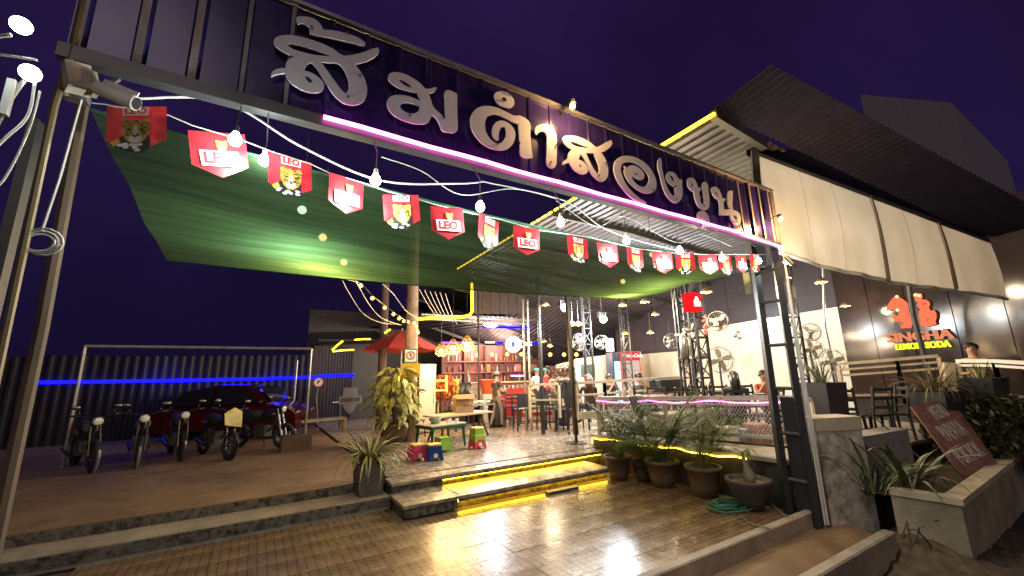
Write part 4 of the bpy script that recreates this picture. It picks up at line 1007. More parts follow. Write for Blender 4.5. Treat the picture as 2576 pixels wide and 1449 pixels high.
g = MB(); g.ball(ctr + Vector((0, 0, .045)), .017, 8, 6); g.bar(ctr + Vector((0, 0, .03)), ctr - Vector((0, 0, .02)), .03, .005); g.bar(ctr - Vector((0, 0, .01)), ctr - Vector((0, 0, .06)) + uu * .02, .014, .004); g.bar(ctr + uu * .03 + Vector((0, 0, .0)), ctr - uu * .03 + Vector((0, 0, .02)), .010, .004); g.obj('pictogram', m_blk, r, world=True)
g = MB(); g.bar(ctr - uu * .10 - Vector((0, 0, .19)), ctr + uu * .10 - Vector((0, 0, .19)), .012, .004); g.bar(ctr - uu * .08 - Vector((0, 0, .225)), ctr + uu * .08 - Vector((0, 0, .225)), .012, .004); g.obj('text_line', m_pw, r, world=True)
r, c = board('yellow_box', 'plain yellow box strapped to the utility pole under the green notice', 'box', 1033, 932, .47, .35, M('safety_yellow', (.66, .40, .02), .5, var=.12), .17, .06)

def umbrella(label, c, r, h, mat, group=None, n=8, tilt=0):
    t = thing('parasol', label, 'parasol', c, 0, group)
    for k in range(n):
        a0, a1 = 2 * math.pi * k / n + .2, 2 * math.pi * (k + 1) / n + .2
        g = MB(); rows = 4
        for i in range(rows + 1):
            f = i / rows; z = h - .62 * f ** 1.25
            for q in range(4):
                a = a0 + (a1 - a0) * q / 3; rr = r * f * (1 - .045 * math.sin(math.pi * q / 3))
                g.v.append((rr * math.cos(a), rr * math.sin(a), z - .05 * f * math.sin(math.pi * q / 3)))
        for i in range(rows):
            for q in range(3):
                b = i * 4 + q; g.f.append([b, b + 4, b + 5, b + 1]); g.m.append(0)
        g.obj('canopy_panel', mat, t, smooth=True)
        MB().tube([(0, 0, h - .02), (r * .5 * math.cos(a0), r * .5 * math.sin(a0), h - .30), (r * math.cos(a0), r * math.sin(a0), h - .64)], .008, 4).obj('rib', m_dwood, t)
    MB().tube([(0, 0, 0), (0, 0, h + .06)], .022, 8).obj('shaft', m_galv, t)
    return t
uc = P(1010, 880, D=13.0)
umbrella('large faded red parasol half hidden behind the utility pole', (uc.x, uc.y, ZF), 1.25, uc.z - ZF + .62, M('parasol_red', (.52, .06, .045), .75, var=.15))
# fairy light string from the net to the pole
fl_px = [(862, 700), (908, 712), (937, 744), (968, 768), (990, 785), (1004, 796), (1016, 803), (1028, 805), (1042, 808), (1048, 816), (1050, 826), (1052, 832)]
fl = thing('fairy_lights', 'string of warm round fairy lights running from the net down to the pole', 'string lights', tuple(pc + Vector((0, 0, 2))))
pts = []
for k, (x, y) in enumerate(fl_px):
    d = 7.2 + (10.4 - 7.2) * min(1, k / 7); pts.append(P(x, y, D=d))
MB().tube(pts, .007, 4).obj('wire', m_dcable, fl, world=True)
lb = MB().ball((0, 0, 0), .038, 10, 7).mesh('bulb', l_warm)
for k, p in enumerate(pts[1:]):
    o = mobj('bulb', lb, fl, p - fl.location - Vector((0, 0, .05)))
    for pl_ in o.data.polygons: pl_.use_smooth = True
for k in (1, 3, 6, 9): lamp('fairy_light_lamp', tuple(pts[k] - Vector((0, .1, .12))), 6, (1, .60, .22), fl, .05)
for k, (pp_, lab) in enumerate((([(862, 706), (880, 740), (915, 790), (960, 812), (1000, 815)], 'outer wavy white wire beside the fairy lights'),
                            ([(895, 705), (925, 760), (960, 800), (1010, 818)], 'inner wavy white wire beside the fairy lights'),
                            ([(963, 715), (990, 740), (1020, 780), (1048, 800)], 'bright twisted wire running down to the pole top'))):
    o = MB().tube(smooth([P(x, y, D=7.4 + 3 * i / (len(pp_) - 1)) for i, (x, y) in enumerate(pp_)]), .007, 5).obj('wire', m_cable); tag(o, lab, 'wire')
for k in range(6):
    a = P(1055 + 13 * k, 728 + 2 * k, D=8.5); b = P(1105 + 9 * k, 800 + 3 * k, D=14)
    o = MB().tube(sag(a, b, .08, 8), .007, 4).obj('power_line', m_cable); tag(o, 'thin pale power line slanting down right of the utility pole', 'power line', 'power lines right of the utility pole')
# short LED pieces on the roofs behind the yard
for x0, y0, x1, y1, d, lab in ((892, 855, 932, 853, 15, 'short yellow light strip left of the parasol, upper one'), (838, 884, 890, 880, 15, 'longer yellow light strip left of the parasol, lower one'),
                              (836, 880, 862, 858, 15.2, 'slanted yellow light strip left of the parasol'), (968, 838, 982, 829, 13, 'tiny slanted yellow light strip above the parasol')):
    o = MB().tube([P(x0, y0, D=d), P((x0 + x1) / 2, (y0 + y1) / 2 - 1, D=d), P(x1, y1, D=d)], .026, 6).obj('led_strip', l_yel); tag(o, lab, 'light strip')
sh = thing('shed', 'dark low shed with a pitched roof behind the yard fence corner', 'shed', tuple(P(880, 900, D=17)))
a = P(800, 905, D=16.5); b = P(960, 905, D=17.5)
MB().add([(a.x, a.y + .3, ZP), (b.x, b.y + .3, ZP), (b.x, b.y + .3, 3.5), (a.x, a.y + .3, 3.5)], [(0, 1, 2, 3)]).obj('wall', m_dark, sh, world=True)
MB().add([(a.x - .3, a.y - .2, 3.25), (b.x + .3, b.y - .2, 3.35), (b.x + .3, b.y + 3, 4.3), (a.x - .3, a.y + 3, 4.2)], [(0, 1, 2, 3)]).obj('roof', m_roof, sh, world=True)

# ------------------------------------------------------------------ plants
m_leafv = M('leaf_variegated', (.32, .33, .065), .5, var=.4, scale=14, rgb2=(.62, .57, .17), spec=.3)
m_stripe = M('leaf_spider', (.20, .20, .055), .5, var=.5, scale=9, rgb2=(.48, .42, .18))
m_palm = M('leaf_palm', (.060, .105, .024), .6, var=.4, scale=8, rgb2=(.17, .20, .055), spec=.12)
m_bush = M('leaf_bush', (.05, .062, .02), .55, var=.45, scale=5, rgb2=(.11, .11, .04))
m_gold_grass = M('leaf_drygrass', (.13, .105, .045), .6, var=.4, scale=6, rgb2=(.26, .21, .10))
def leaf_me(name, L, W, mat, droop=.3, fold=.2, n=5):
    g = MB()
    for i in range(n + 1):
        f = i / n; w = W * math.sin(math.pi * min(1, f * .92 + .05)) ** .8 * (1 - .15 * f); x = L * f; z = -droop * L * f * f
        g.v += [(x, -w / 2, z + fold * w / 2), (x, 0, z), (x, w / 2, z + fold * w / 2)]
    for i in range(n):
        a = 3 * i; g.f += [[a, a + 3, a + 4, a + 1], [a + 1, a + 4, a + 5, a + 2]]; g.m += [0, 0]
    me = g.mesh(name, mat); me.polygons.foreach_set('use_smooth', [True] * len(me.polygons)); return me
# leafy shrub in a round pot
lc = P(990, 1118, Z=ZP); 
t = thing('leafy_shrub', 'tall shrub with big pale variegated leaves in front of the utility pole', 'potted shrub', (lc.x, lc.y, ZP))
t.scale = (1.16, 1.16, 1.07)
MB().lathe([(.20, 0), (.27, .22), (.31, .40), (.33, .42), (.33, .46), (.29, .46), (.28, .40), (.001, .40)], (0, 0, 0), 20).obj('pot', m_terra, t, smooth=True)
lm = [leaf_me('leaf', .26, .135, m_leafv, d_, .25) for d_ in (.25, .5, .8)]
rl = random.Random(5)
for s in range(9):
    a = rl.uniform(0, 6.28); top = Vector((.38 * math.cos(a) * rl.random() ** .5, .38 * math.sin(a) * rl.random() ** .5, rl.uniform(1.05, 1.72)))
    MB().tube([(0, 0, .40), (top.x * .3, top.y * .3, .8), tuple(top)], [.02, .015, .008], 5).obj('stem', m_dwood, t)
for k in range(190):
    z = rl.uniform(.48, 1.72); a = rl.uniform(0, 6.28); rmax = .50 * math.sin(math.pi * min(1, (z - .2) / 1.75)) ** .6
    r = rmax * rl.uniform(.45, 1.0)
    mobj('leaf', rl.choice(lm), t, (r * math.cos(a), r * math.sin(a), z), (rl.uniform(-.5, .5), rl.uniform(-.3, .9), a + rl.uniform(-.7, .7)), rl.uniform(.7, 1.15))
# spider plant in a square box planter
sc_ = P(925, 1240, Z=.17)
t = thing('box_planter', 'square dark grey planter box with arching striped grass by the steps', 'planter', (1.60, 6.93, .171), R(2))
g = MB(); w0, w1, h = .17, .20, .44
g.add([(-w0, -w0, 0), (w0, -w0, 0), (w0, w0, 0), (-w0, w0, 0), (-w1, -w1, h), (w1, -w1, h), (w1, w1, h), (-w1, w1, h),
       (-w1 + .025, -w1 + .025, h), (w1 - .025, -w1 + .025, h), (w1 - .025, w1 - .025, h), (-w1 + .025, w1 - .025, h),
       (-w1 + .03, -w1 + .03, h - .05), (w1 - .03, -w1 + .03, h - .05), (w1 - .03, w1 - .03, h - .05), (-w1 + .03, w1 - .03, h - .05)],
      [(0, 1, 5, 4), (1, 2, 6, 5), (2, 3, 7, 6), (3, 0, 4, 7), (4, 5, 9, 8), (5, 6, 10, 9), (6, 7, 11, 10), (7, 4, 8, 11), (8, 9, 13, 12), (9, 10, 14, 13), (10, 11, 15, 14), (11, 8, 12, 15), (3, 2, 1, 0)])
g.obj('box', M('planter_grey', (.10, .085, .07), .6, var=.25, scale=6, bump=.2), t)
MB().slab((0, 0, h - .055), (.33, .33, .02), .002).obj('soil', m_soil, t)
def blade_me(name, L, W, mat, arch):
    g = MB(); n = 8
    for i in range(n + 1):
        f = i / n; an = R(80) - arch * f; 
        if i == 0: x, z = 0, 0
        else: x += L / n * math.cos(an); z += L / n * math.sin(an)
        w = W * (1 - f ** 2.2) * (.55 + .45 * min(1, f * 4)) + .002
        g.v += [(x, -w / 2, z + w * .15), (x, 0, z), (x, w / 2, z + w * .15)]
    for i in range(n):
        a = 3 * i; g.f += [[a, a + 3, a + 4, a + 1], [a + 1, a + 4, a + 5, a + 2]]; g.m += [0, 0]
    me = g.mesh(name, mat); me.polygons.foreach_set('use_smooth', [True] * len(me.polygons)); return me
bm = [blade_me('blade', .74, .034, m_stripe, R(a)) for a in (55, 95, 130, 165)]
for k in range(120):
    a = rl.uniform(0, 6.28); r = .10 * rl.random()
    mobj('blade', rl.choice(bm), t, (r * math.cos(a), r * math.sin(a), h - .05), (rl.uniform(-.25, .25), rl.uniform(-.2, .2), a), rl.uniform(.7, 1.2))
# areca palms in round pots along the terrace wall
def frond_me(name, L, mat, arch, nl=26, ll=.22):
    g = MB(); pts = []; x = z = 0; n = 10
    for i in range(n + 1):
        f = i / n; an = R(82) - arch * f
        if i: x += L / n * math.cos(an); z += L / n * math.sin(an)
        pts.append(Vector((x, 0, z)))
    g.tube(pts, [.008 * (1 - .8 * i / n) + .001 for i in range(n + 1)], 4)
    rr = random.Random(int(L * 1000 + arch * 100))
    for k in range(nl):
        f = .28 + .72 * k / nl; q = f * n; i = min(n - 1, int(q)); p = pts[i].lerp(pts[i + 1], q - i); d = (pts[i + 1] - pts[i]).normalized()
        l = ll * (math.sin(math.pi * (.15 + .8 * f)) + .25) * rr.uniform(.8, 1.1)
        for s in (-1, 1):
            dirv = (d * .75 + Vector((0, s, -.15 + rr.uniform(-.2, .1)))).normalized(); side = dirv.cross(Vector((0, 0, 1))).normalized() * .011
            m_ = p + dirv * l * .55; e = p + dirv * l + Vector((0, 0, -.25 * l))
            g.add([p, m_ + side, e, m_ - side], [(0, 1, 2, 3)])
    return g.mesh(name, mat)
fr_m = [frond_me('frond', 1.25, m_palm, R(a), 32, .26) for a in (30, 55, 80)] + [frond_me('frond', 1.0, m_palm, R(115), 28, .24)]
def palm(label, c, potr, poth, nf, sc0, seed, mat=m_terra, group='potted palms along the terrace wall', trunk=0):
    rr = random.Random(seed)
    t = thing('potted_palm', label, 'potted plant', c, 0, group)
    MB().lathe([(potr * .66, 0), (potr * .80, poth * .35), (potr * .95, poth * .86), (potr * 1.06, poth * .88), (potr * 1.06, poth), (potr * .94, poth), (potr * .92, poth * .9), (.001, poth * .9)], (0, 0, 0), 20).obj('pot', mat, t, smooth=True)
    MB().lathe([(.001, 0), (potr * .9, .004)], (0, 0, poth * .9), 14).obj('soil', m_soil, t)
    for k in range(nf):
        a = rr.uniform(0, 6.28); r = potr * .45 * rr.random()
        mobj('frond', rr.choice(fr_m), t, (r * math.cos(a), r * math.sin(a), poth * .9 + trunk), (rr.uniform(-.2, .2), rr.uniform(-.15, .2), a), sc0 * rr.uniform(.65, 1.1))
    return t
pxs = [((1572, 1209), .24, .40, 24, .98, 'areca palm in a brown pot closest to the lit steps'), ((1690, 1228), .27, .42, 24, 1.02, 'areca palm in a brown pot, second along the terrace wall from the steps'),
       ((1800, 1254), .26, .44, 22, .98, 'areca palm in a darker pot, third along the terrace wall from the steps')]
for k, ((x, y), r, h, nf, s, lab) in enumerate(pxs):
    c = P(x, y, Z=0.004); palm(lab, (c.x, c.y + r * .6, .004), r, h, nf, s, 20 + k)
c = P(1648, 1195, Z=0.004); palm('smaller palm in a dark pot tucked between the first two palms', (6.02, 5.45, .004), .2, .32, 12, .7, 31, M('dark_pot', (.05, .035, .03), .6, var=.2))
c = P(1905, 1290, Z=0.004)
t = thing('potted_adenium', 'stubby thick stemmed desert rose plant in a wide dark bowl pot', 'potted plant', (6.0, 3.56, .004))
MB().lathe([(.15, 0), (.19, .12), (.27, .30), (.30, .36), (.30, .39), (.26, .39), (.24, .33), (.001, .33)], (0, 0, 0), 22).obj('pot', M('dark_pot', (.05, .035, .03), .6), t, smooth=True)
MB().lathe([(.001, 0), (.235, .003)], (0, 0, .335), 14).obj('soil', m_dirtc, t)
MB().tube([(.05, 0, .32), (.05, .01, .44), (.02, .01, .55), (-.03, .02, .72)], [.07, .075, .035, .016], 10).obj('trunk', M('adenium_bark', (.22, .19, .13), .7, var=.25), t, smooth=True)
MB().tube([(.02, .01, .53), (.08, 0, .64), (.07, -.02, .78)], [.03, .018, .01], 7).obj('branch', MATS['adenium_bark'], t, smooth=True)
al = leaf_me('leaf', .16, .035, m_palm, .4, .1)
for k in range(26):
    a = rl.uniform(0, 6.28); top = (-.03, .02, .72) if k % 2 else (.07, -.02, .78)
    mobj('leaf', al, t, top, (0, rl.uniform(-.7, .6), a), rl.uniform(.7, 1.2))
# coiled green hose
hc = P(1835, 1275, Z=0.02); g = MB(); pts = []
for i in range(200):
    a = i * .33; r = .20 + .085 * math.sin(i * .21) + .05 * math.sin(i * .057)
    pts.append((hc.x + .04 * math.sin(i * .31) + 1.25 * r * math.cos(a), hc.y + .04 * math.cos(i * .17) + .8 * r * math.sin(a), .025 + .05 * (i % 37) / 37 + .012 * math.sin(i * .9)))
o = g.tube(pts, .0095, 6).obj('garden_hose', M('hose_green', (.035, .14, .085), .45, var=.25), smooth=True); tag(o, 'coiled green garden hose lying by the dark bowl pot', 'hose')
a = [P(1872, 1262, Z=.03), P(1862, 1290, Z=.02), P(1885, 1315, Z=.02), P(1912, 1322, Z=.085), P(1930, 1328, Z=.084), P(1965, 1345, Z=-.06), P(2005, 1335, Z=-.06), P(2010, 1312, Z=-.02), P(1975, 1297, Z=.086), P(1958, 1282, Z=.05), P(1940, 1268, Z=.02)]
o = MB().tube(smooth(a), .008, 6).obj('hose_end', M('hose_pale', (.16, .18, .12), .5)); tag(o, 'pale loose hose end looping over the kerb', 'hose')
for x, y in ((1888, 1259), (1899, 1260)):
    pass

# ------------------------------------------------------------------ people
def cloth(name, rgb, rough=.8): return M('cloth_' + name, rgb, rough, var=.2, scale=14, bump=.15, bscale=20)
PEOPLE = []
def person(label, loc, face, pose='stand', h=1.63, shirt=None, pants=None, hairm=None, hair='short', arms=('down', 'down'), lean=0, head_turn=0, head_nod=0, shorts=False, sleeve=False, group=None):
    """one continuous skinned body with clothes as parts of its surface; hair and hat are children"""
    t = thing('person', label, 'person', loc, face, group)
    s = h / 1.68; dz = -.44 if pose == 'sit' else 0
    v = {}; r = {}; par = {}
    def J(n, p, rad, pa): v[n] = Vector(p); r[n] = rad; par[n] = pa
    J('pel', (0, 0, .93 + dz), .125, None)
    def L(y, z):
        return Vector((0, y + math.sin(lean) * (z - .93), .93 + (z - .93) * math.cos(lean) + dz))
    J('sp', L(.0, 1.12), .115, 'pel'); J('ch', L(0, 1.30), .132, 'sp'); J('nk', L(-.01, 1.46), .052, 'ch')
    hd = L(0, 1.46); hy = hd.y
    J('hd0', (0, hy + .015 + .02 * head_nod, hd.z + .09), .078, 'nk'); J('hd1', (0, hy + .025 + .05 * head_nod, hd.z + .155), .092, 'hd0'); J('hd2', (0, hy + .012 + .05 * head_nod, hd.z + .215), .064, 'hd1')
    hands = []
    for sd, am in ((-1, arms[0]), (1, arms[1])):
        k = 'L' if sd < 0 else 'R'
        S = L(0, 1.39) + Vector((sd * .175, 0, 0)); J('sh' + k, S, .054, 'ch')
        if am == 'down': e, w = Vector((sd * .235, S.y - .03, S.z - .28)), Vector((sd * .245, S.y + .06, S.z - .52))
        elif am == 'table': e, w = Vector((sd * .25, S.y + .10, S.z - .26)), Vector((sd * .12, S.y + .32, S.z - .24))
        elif am == 'face': e, w = Vector((sd * .22, S.y + .20, S.z - .22)), Vector((sd * .06, S.y + .26, S.z + .02))
        elif am == 'carry': e, w = Vector((sd * .23, S.y + .02, S.z - .28)), Vector((sd * .15, S.y + .28, S.z - .22))
        else: e, w = Vector((sd * .24, S.y + .12, S.z - .24)), Vector((sd * .20, S.y + .34, S.z - .30))
        J('el' + k, e, .040, 'sh' + k); J('wr' + k, w, .027, 'el' + k)
        d = (w - e).normalized(); J('pm' + k, w + d * .07, .033, 'wr' + k); hands.append((k, w + d * .09, d, sd))
        J('hp' + k, (sd * .09, 0, .90 + dz), .088, 'pel')
        if pose == 'stand': kn, an = Vector((sd * .10, .025, .49)), Vector((sd * .105, -.02, .085))
        elif pose == 'walk': kn, an = Vector((sd * .09, .08 * sd + .05, .49)), Vector((sd * .09, .16 * sd - .04, .085))
        else: kn, an = Vector((sd * .13, .42, .50)), Vector((sd * .13, .38, .085))
        J('kn' + k, kn, .056, 'hp' + k); J('an' + k, an, .038, 'kn' + k); J('to' + k, an + Vector((sd * .02, .15, -.045)), .036, 'an' + k)
    names = list(v); idx = {n: i for i, n in enumerate(names)}
    me = bpy.data.meshes.new('body'); me.from_pydata([tuple(v[n] * s) for n in names], [(idx[par[n]], idx[n]) for n in names if par[n]], [])
    o = bpy.data.objects.new('body', me); COL.objects.link(o)
    md = o.modifiers.new('skin', 'SKIN'); sv = me.skin_vertices[0].data
    for n in names:
        sv[idx[n]].radius = (r[n] * s * (1.25 if n in ('ch', 'sp', 'pel') else 1), r[n] * s * (.82 if n in ('ch', 'sp', 'pel') else 1))
    sv[0].use_root = True
    sb = o.modifiers.new('sub', 'SUBSURF'); sb.levels = sb.render_levels = 1
    bpy.context.view_layer.update()
    m2 = bpy.data.meshes.new_from_object(o.evaluated_get(bpy.context.evaluated_depsgraph_get()))
    bpy.data.objects.remove(o)
    g = MB(); g.v = [tuple(p.co) for p in m2.vertices]; g.f = [list(p.vertices) for p in m2.polygons]
    segs = [(v[par[n]] * s, v[n] * s, n) for n in names if par[n]]
    def region(c):
        best = None; bd = 9
        for a, b, n in segs:
            ab = b - a; q = max(0, min(1, (c - a).dot(ab) / max(1e-9, ab.dot(ab)))); d = (c - a - ab * q).length
            if d < bd: bd, best, bq = d, n, q
        if best in ('hd0', 'hd1', 'hd2'): return 0
        if best == 'nk': return 1 if bq < .55 else 0
        if best[:2] in ('sp', 'ch', 'sh'): return 1
        if best[:2] == 'el': return 1 if (sleeve or bq < .6) else 0
        if best[:2] in ('wr', 'pm'): return 1 if (sleeve and best[:2] == 'wr' and bq < .8) else 0
        if best[:2] == 'hp' or best[:2] == 'kn': return 2
        if best[:2] == 'an': return 0 if shorts else (2 if bq < .9 else 3)
        if best[:2] == 'to': return 3
        return 2
    for p in m2.polygons: g.m.append(region(Vector(p.center)))
    hc = (v['hd1'] * s)
    # face, ears, fingers belong to the same surface
    g.k = 0
    g.ball(hc + Vector((0, .088, -.012)) * s, .019 * s, 8, 6, (.75, 1.1, 1.3))
    for sd in (-1, 1): g.ball(hc + Vector((sd * .090, -.01, -.015)) * s, .024 * s, 8, 6, (.4, .8, 1.2))
    for k, p, d, sd in hands:
        side = d.cross(Vector((0, 0, 1))); side = side.normalized() if side.length > .05 else Vector((0, 1, 0))
        cr = d.cross(side).normalized()
        for q, (off, ln) in enumerate(((-.024, .055), (-.008, .068), (.008, .064), (.022, .048))):
            a = (p * s + side * off * s); g.tube([a - d * .02 * s, a + d * ln * .55 * s, a + d * ln * .9 * s + cr * .02 * s], [.010 * s, .0085 * s, .007 * s], 5)
        a = p * s - d * .05 * s; g.tube([a, a + (side * -.035 * sd + d * .025) * s, a + (side * -.045 * sd + d * .06) * s], [.012 * s, .010 * s, .008 * s], 5)
    g.k = 4
    for sd in (-1, 1): g.ball(hc + Vector((sd * .032, .084, .012)) * s, .0085 * s, 6, 5)
    g.k = 5; g.ball(hc + Vector((0, .083, -.052)) * s, .014 * s, 8, 5, (1.6, .6, .4))
    b = g.obj('body', [m_skin, shirt, pants, m_plast, m_blk, M('lips', (.30, .10, .09), .5, var=0)], t, smooth=True)
    hm = hairm or m_hair; g = MB()
    n, m = 14, 8
    for i in range(m + 1):
        th = math.pi * .62 * i / m
        for k in range(n):
            a = 2 * math.pi * k / n; front = max(0, math.sin(a))
            lim = th * (1 - .38 * front)
            rr = .104 + .006 * math.sin(a * 5 + i)
            g.v.append(tuple(hc + Vector((rr * math.sin(lim) * math.cos(a) * .98, rr * math.sin(lim) * math.sin(a) * 1.02 - .008, rr * math.cos(lim) + .012)) * s))
    for i in range(m):
        for k in range(n):
            k2 = (k + 1) % n; g.f.append([i * n + k, i * n + k2, (i + 1) * n + k2, (i + 1) * n + k]); g.m.append(0)
    if hair == 'long':
        g.tube([hc + Vector((0, -.05, .03)) * s, hc + Vector((0, -.085, -.10)) * s, hc + Vector((0, -.10, -.24)) * s, hc + Vector((0, -.10, -.36)) * s], [.085 * s, .098 * s, .085 * s, .04 * s], 12)
    if hair == 'tail':
        g.tube([hc + Vector((0, -.09, .05)) * s, hc + Vector((0, -.15, .02)) * s, hc + Vector((0, -.16, -.14)) * s], [.03 * s, .035 * s, .012 * s], 8)
    g.obj('hair', hm, t, smooth=True)
    return t, hc, s
def hat(t, hc, s, mat, name='cap', brim=True):
    g = MB(); g.lathe([(.108 * s, .035 * s), (.106 * s, .08 * s), (.08 * s, .118 * s), (.001, .13 * s)], hc, 14)
    if brim: g.prism([(-.075 * s, 0), (.075 * s, 0), (.06 * s, .09 * s), (-.06 * s, .09 * s)], hc + Vector((0, .085 * s, .045 * s)), (1, 0, 0), (0, 1, -.2), .008)
    return g.obj(name, mat, t, smooth=True)
def toward(p): return math.atan2(p.x, -p.y) * 1.0        # heading that looks back at the viewer's side
def yaw_to(p, q): return math.atan2(-(q[0] - p[0]), q[1] - p[1])

# ------------------------------------------------------------------ low tables and stools on the platform
def stool(label, loc, rz, body, top, h=.30, print_=None, group='low plastic stools on the platform'):
    t = thing('plastic_stool', label, 'stool', loc, rz, group)
    MB().slab((0, 0, h - .014), (.25, .25, .028), .006).obj('seat', top, t)
    g = MB()
    for k in range(4):
        rot = Matrix.Rotation(math.pi / 2 * k, 3, 'Z')
        w1, w0, z1, z0 = .118, .150, h - .029, 0
        poly = [(-w0, z0), (-w0 + .055, z0), (-w0 + .075, z0 + .05), (w0 - .075, z0 + .05), (w0 - .055, z0), (w0, z0), (w1, z1), (-w1, z1)]
        vs = []
        for d in (0, -.008):
            for x, z in poly:
                f = z / z1; y = w0 + (w1 - w0) * f + d; vs.append(rot @ Vector((x, y, z)))
        N = len(poly); g.add(vs, [list(range(N))[::-1], list(range(N, 2 * N))] + [[i, (i + 1) % N, (i + 1) % N + N, i + N] for i in range(N)])
    g.obj('legs_shell', body, t)
    if print_:
        for k in (0, 2):
            pm = MB().lathe([(.045, 0), (.045, .003)], (0, 0, 0), 14).obj('printed_face', print_, t)
            pm.location = (0, (.140 if k == 0 else -.140), h * .33); pm.rotation_euler = (R(-90 if k == 0 else 90), 0, 0)
    return t
pk = M('plastic_pink', (.62, .05, .13), .3, var=.06); bl = M('plastic_blue', (.02, .05, .28), .3, var=.06); gr = M('plastic_green', (.22, .40, .04), .35, var=.06); yl = M('plastic_yellow', (.72, .55, .12), .4, var=.06)
rd = M('plastic_red', (.60, .04, .07), .3, var=.06); dg = M('plastic_dkgreen', (.012, .075, .035), .3, var=.1)
mp = P(1450, 1115, Z=ZF)
s1 = P(1054, 1160, Z=ZF); stool('pink plastic stool with a yellow seat, left of the blue one', (s1.x, s1.y + .13, ZF), R(8), pk, yl, print_=m_pw)
s2 = P(1097, 1160, Z=ZF); stool('blue plastic stool with a yellow seat beside the pink one', (s2.x, s2.y + .13, ZF), R(-4), bl, yl, print_=m_pw)
s3 = P(1118, 1140, Z=ZF); stool('lime green plastic stool just behind the blue one', (s3.x + .03, s3.y + .2, ZF), R(10), gr, gr)
s4 = P(1207, 1130, Z=ZF); t = stool('red plastic stool with a printed white dot, bottom of the two stacked stools', (s4.x, s4.y + .13, ZF), R(6), rd, yl, print_=m_pw)
t2 = stool('green plastic stool stacked on top of the red one', (s4.x, s4.y + .13, ZF + .145), R(6), gr, yl, group='low plastic stools on the platform')
for ch in t2.children: ch.scale = (.93, .93, 1)
# green plastic table
c = P(1118, 1128, Z=ZF); c = Vector((c.x + .02, c.y + .28, ZF))
t = thing('plastic_table', 'dark green plastic table with a pale top behind the pink and blue stools', 'table', tuple(c), R(12))
MB().slab((0, 0, .50), (.95, .70, .025), .006).obj('tabletop', M('pale_top', (.42, .36, .27), .4, var=.2), t)
MB().mm((-.47, -.345, .43), (.47, .345, .486)).obj('apron', dg, t)
for x in (-1, 1):
    for y in (-1, 1): MB().tube([(x * .41, y * .30, .43), (x * .45, y * .33, 0)], [.035, .024], 8).obj('leg', dg, t)
def bowl(label, c, r, h, mat, fill=None, cat='bowl', group=None):
    t = thing('bowl', label, cat, tuple(c), 0, group)
    MB().lathe([(r * .5, 0), (r * .8, h * .4), (r, h), (r * .96, h), (r * .75, h * .45), (.001, h * .12)], (0, 0, 0), 16).obj('shell', mat, t, smooth=True)
    if fill:
        g = MB(); q = random.Random(int(c[0] * 100))
        for k in range(9): g.ball((q.uniform(-.5, .5) * r, q.uniform(-.5, .5) * r, h * .85), r * .28, 7, 5, (1, 1, .7))
        g.obj('contents', fill, t, smooth=True)
    return t
bowl('glass bowl of greens on the green plastic table', c + Vector((-.12, .05, .513)), .16, .14, M('glass_bowl', (.30, .36, .32), .12, var=.1), M('greens', (.07, .16, .04), .6, var=.4))
for k in range(5):
    p = c + Vector((.12 + .07 * k, -.12 + .09 * (k % 3), .513))
    o = MB().lathe([(.028, 0), (.034, .08), (.03, .08), (.026, .01)], tuple(p), 10).obj('cup', m_white); tag(o, 'small white cup on the green plastic table', 'cup', 'white cups on the green plastic table')
# green plastic armchair behind
c2 = P(1045, 1105, Z=ZF); t = thing('plastic_chair', 'dark green plastic chair between the leafy shrub and the green table', 'chair', (c2.x + .1, c2.y + .5, ZF), R(-70))
MB().slab((0, 0, .42), (.44, .44, .03), .006).obj('seat', dg, t); MB().prism([(-.2, 0), (.2, 0), (.22, .40), (.12, .46), (-.12, .46), (-.22, .40)], (0, -.2, .435), (1, 0, 0), (0, -.2, 1), .02).obj('backrest', dg, t)
for x in (-1, 1):
    for y in (-1, 1): MB().tube([(x * .19, y * .19, .41), (x * .23, y * .23, 0)], .02, 6).obj('leg', dg, t)
# wooden bench table with a carton, folding table with wok
c = P(1165, 1105, Z=ZF); c = Vector((c.x, c.y + .25, ZF))
t = thing('wooden_table', 'long pale wooden table with splayed legs behind the green plastic table', 'table', tuple(c), R(14))
for k in range(3): MB().slab((0, -.24 + .24 * k, .60), (1.75, .232, .04), .006).obj('plank', m_wood, t)
MB().box((0, 0, .56), (1.5, .06, .04)).obj('stretcher', m_dwood, t)
for x in (-1, 1):
    for y in (-1, 1): MB().bar((x * .62, y * .12, .578), (x * .74, y * .30, 0), .05).obj('leg', m_dwood, t)
cb = c + Vector((.20, .18, .62))
t = thing('carton', 'open brown cardboard carton with three dark marks on the wooden table', 'cardboard box', tuple(cb), R(-12))
card = M('cardboard', (.36, .22, .11), .8, var=.12, scale=5)
g = MB(); w, d, h = .24, .20, .36
for a, b in (((-w, -d, 0), (w, -d + .006, h)), ((-w, d - .006, 0), (w, d, h)), ((-w, -d + .006, 0), (-w + .006, d - .006, h)), ((w - .006, -d + .006, 0), (w, d - .006, h)), ((-w + .006, -d + .006, 0), (w - .006, d - .006, .006))): g.mm(a, b)
g.obj('box', card, t)
for x, y, rz, l in ((0, -d - .005, 0, .48), (w + .004, 0, 90, .40)):
    f_ = MB().box((0, -.07, .05), (l, .006, .17), Matrix.Rotation(R(-50), 3, 'X')).obj('flap', card, t); f_.location = (x, y, h); f_.rotation_euler = (0, 0, R(rz))
for k in range(3):
    MB().prism([(-.02, .035), (.02, .035), (0, -.03)], (-.02 + .09 * k, -d - .004, .16), (1, 0, 0), (0, 0, 1), .002).obj('printed_mark', m_blk, t)
c = P(1078, 1090, Z=ZF); c = Vector((c.x + .1, c.y + .9, ZF))
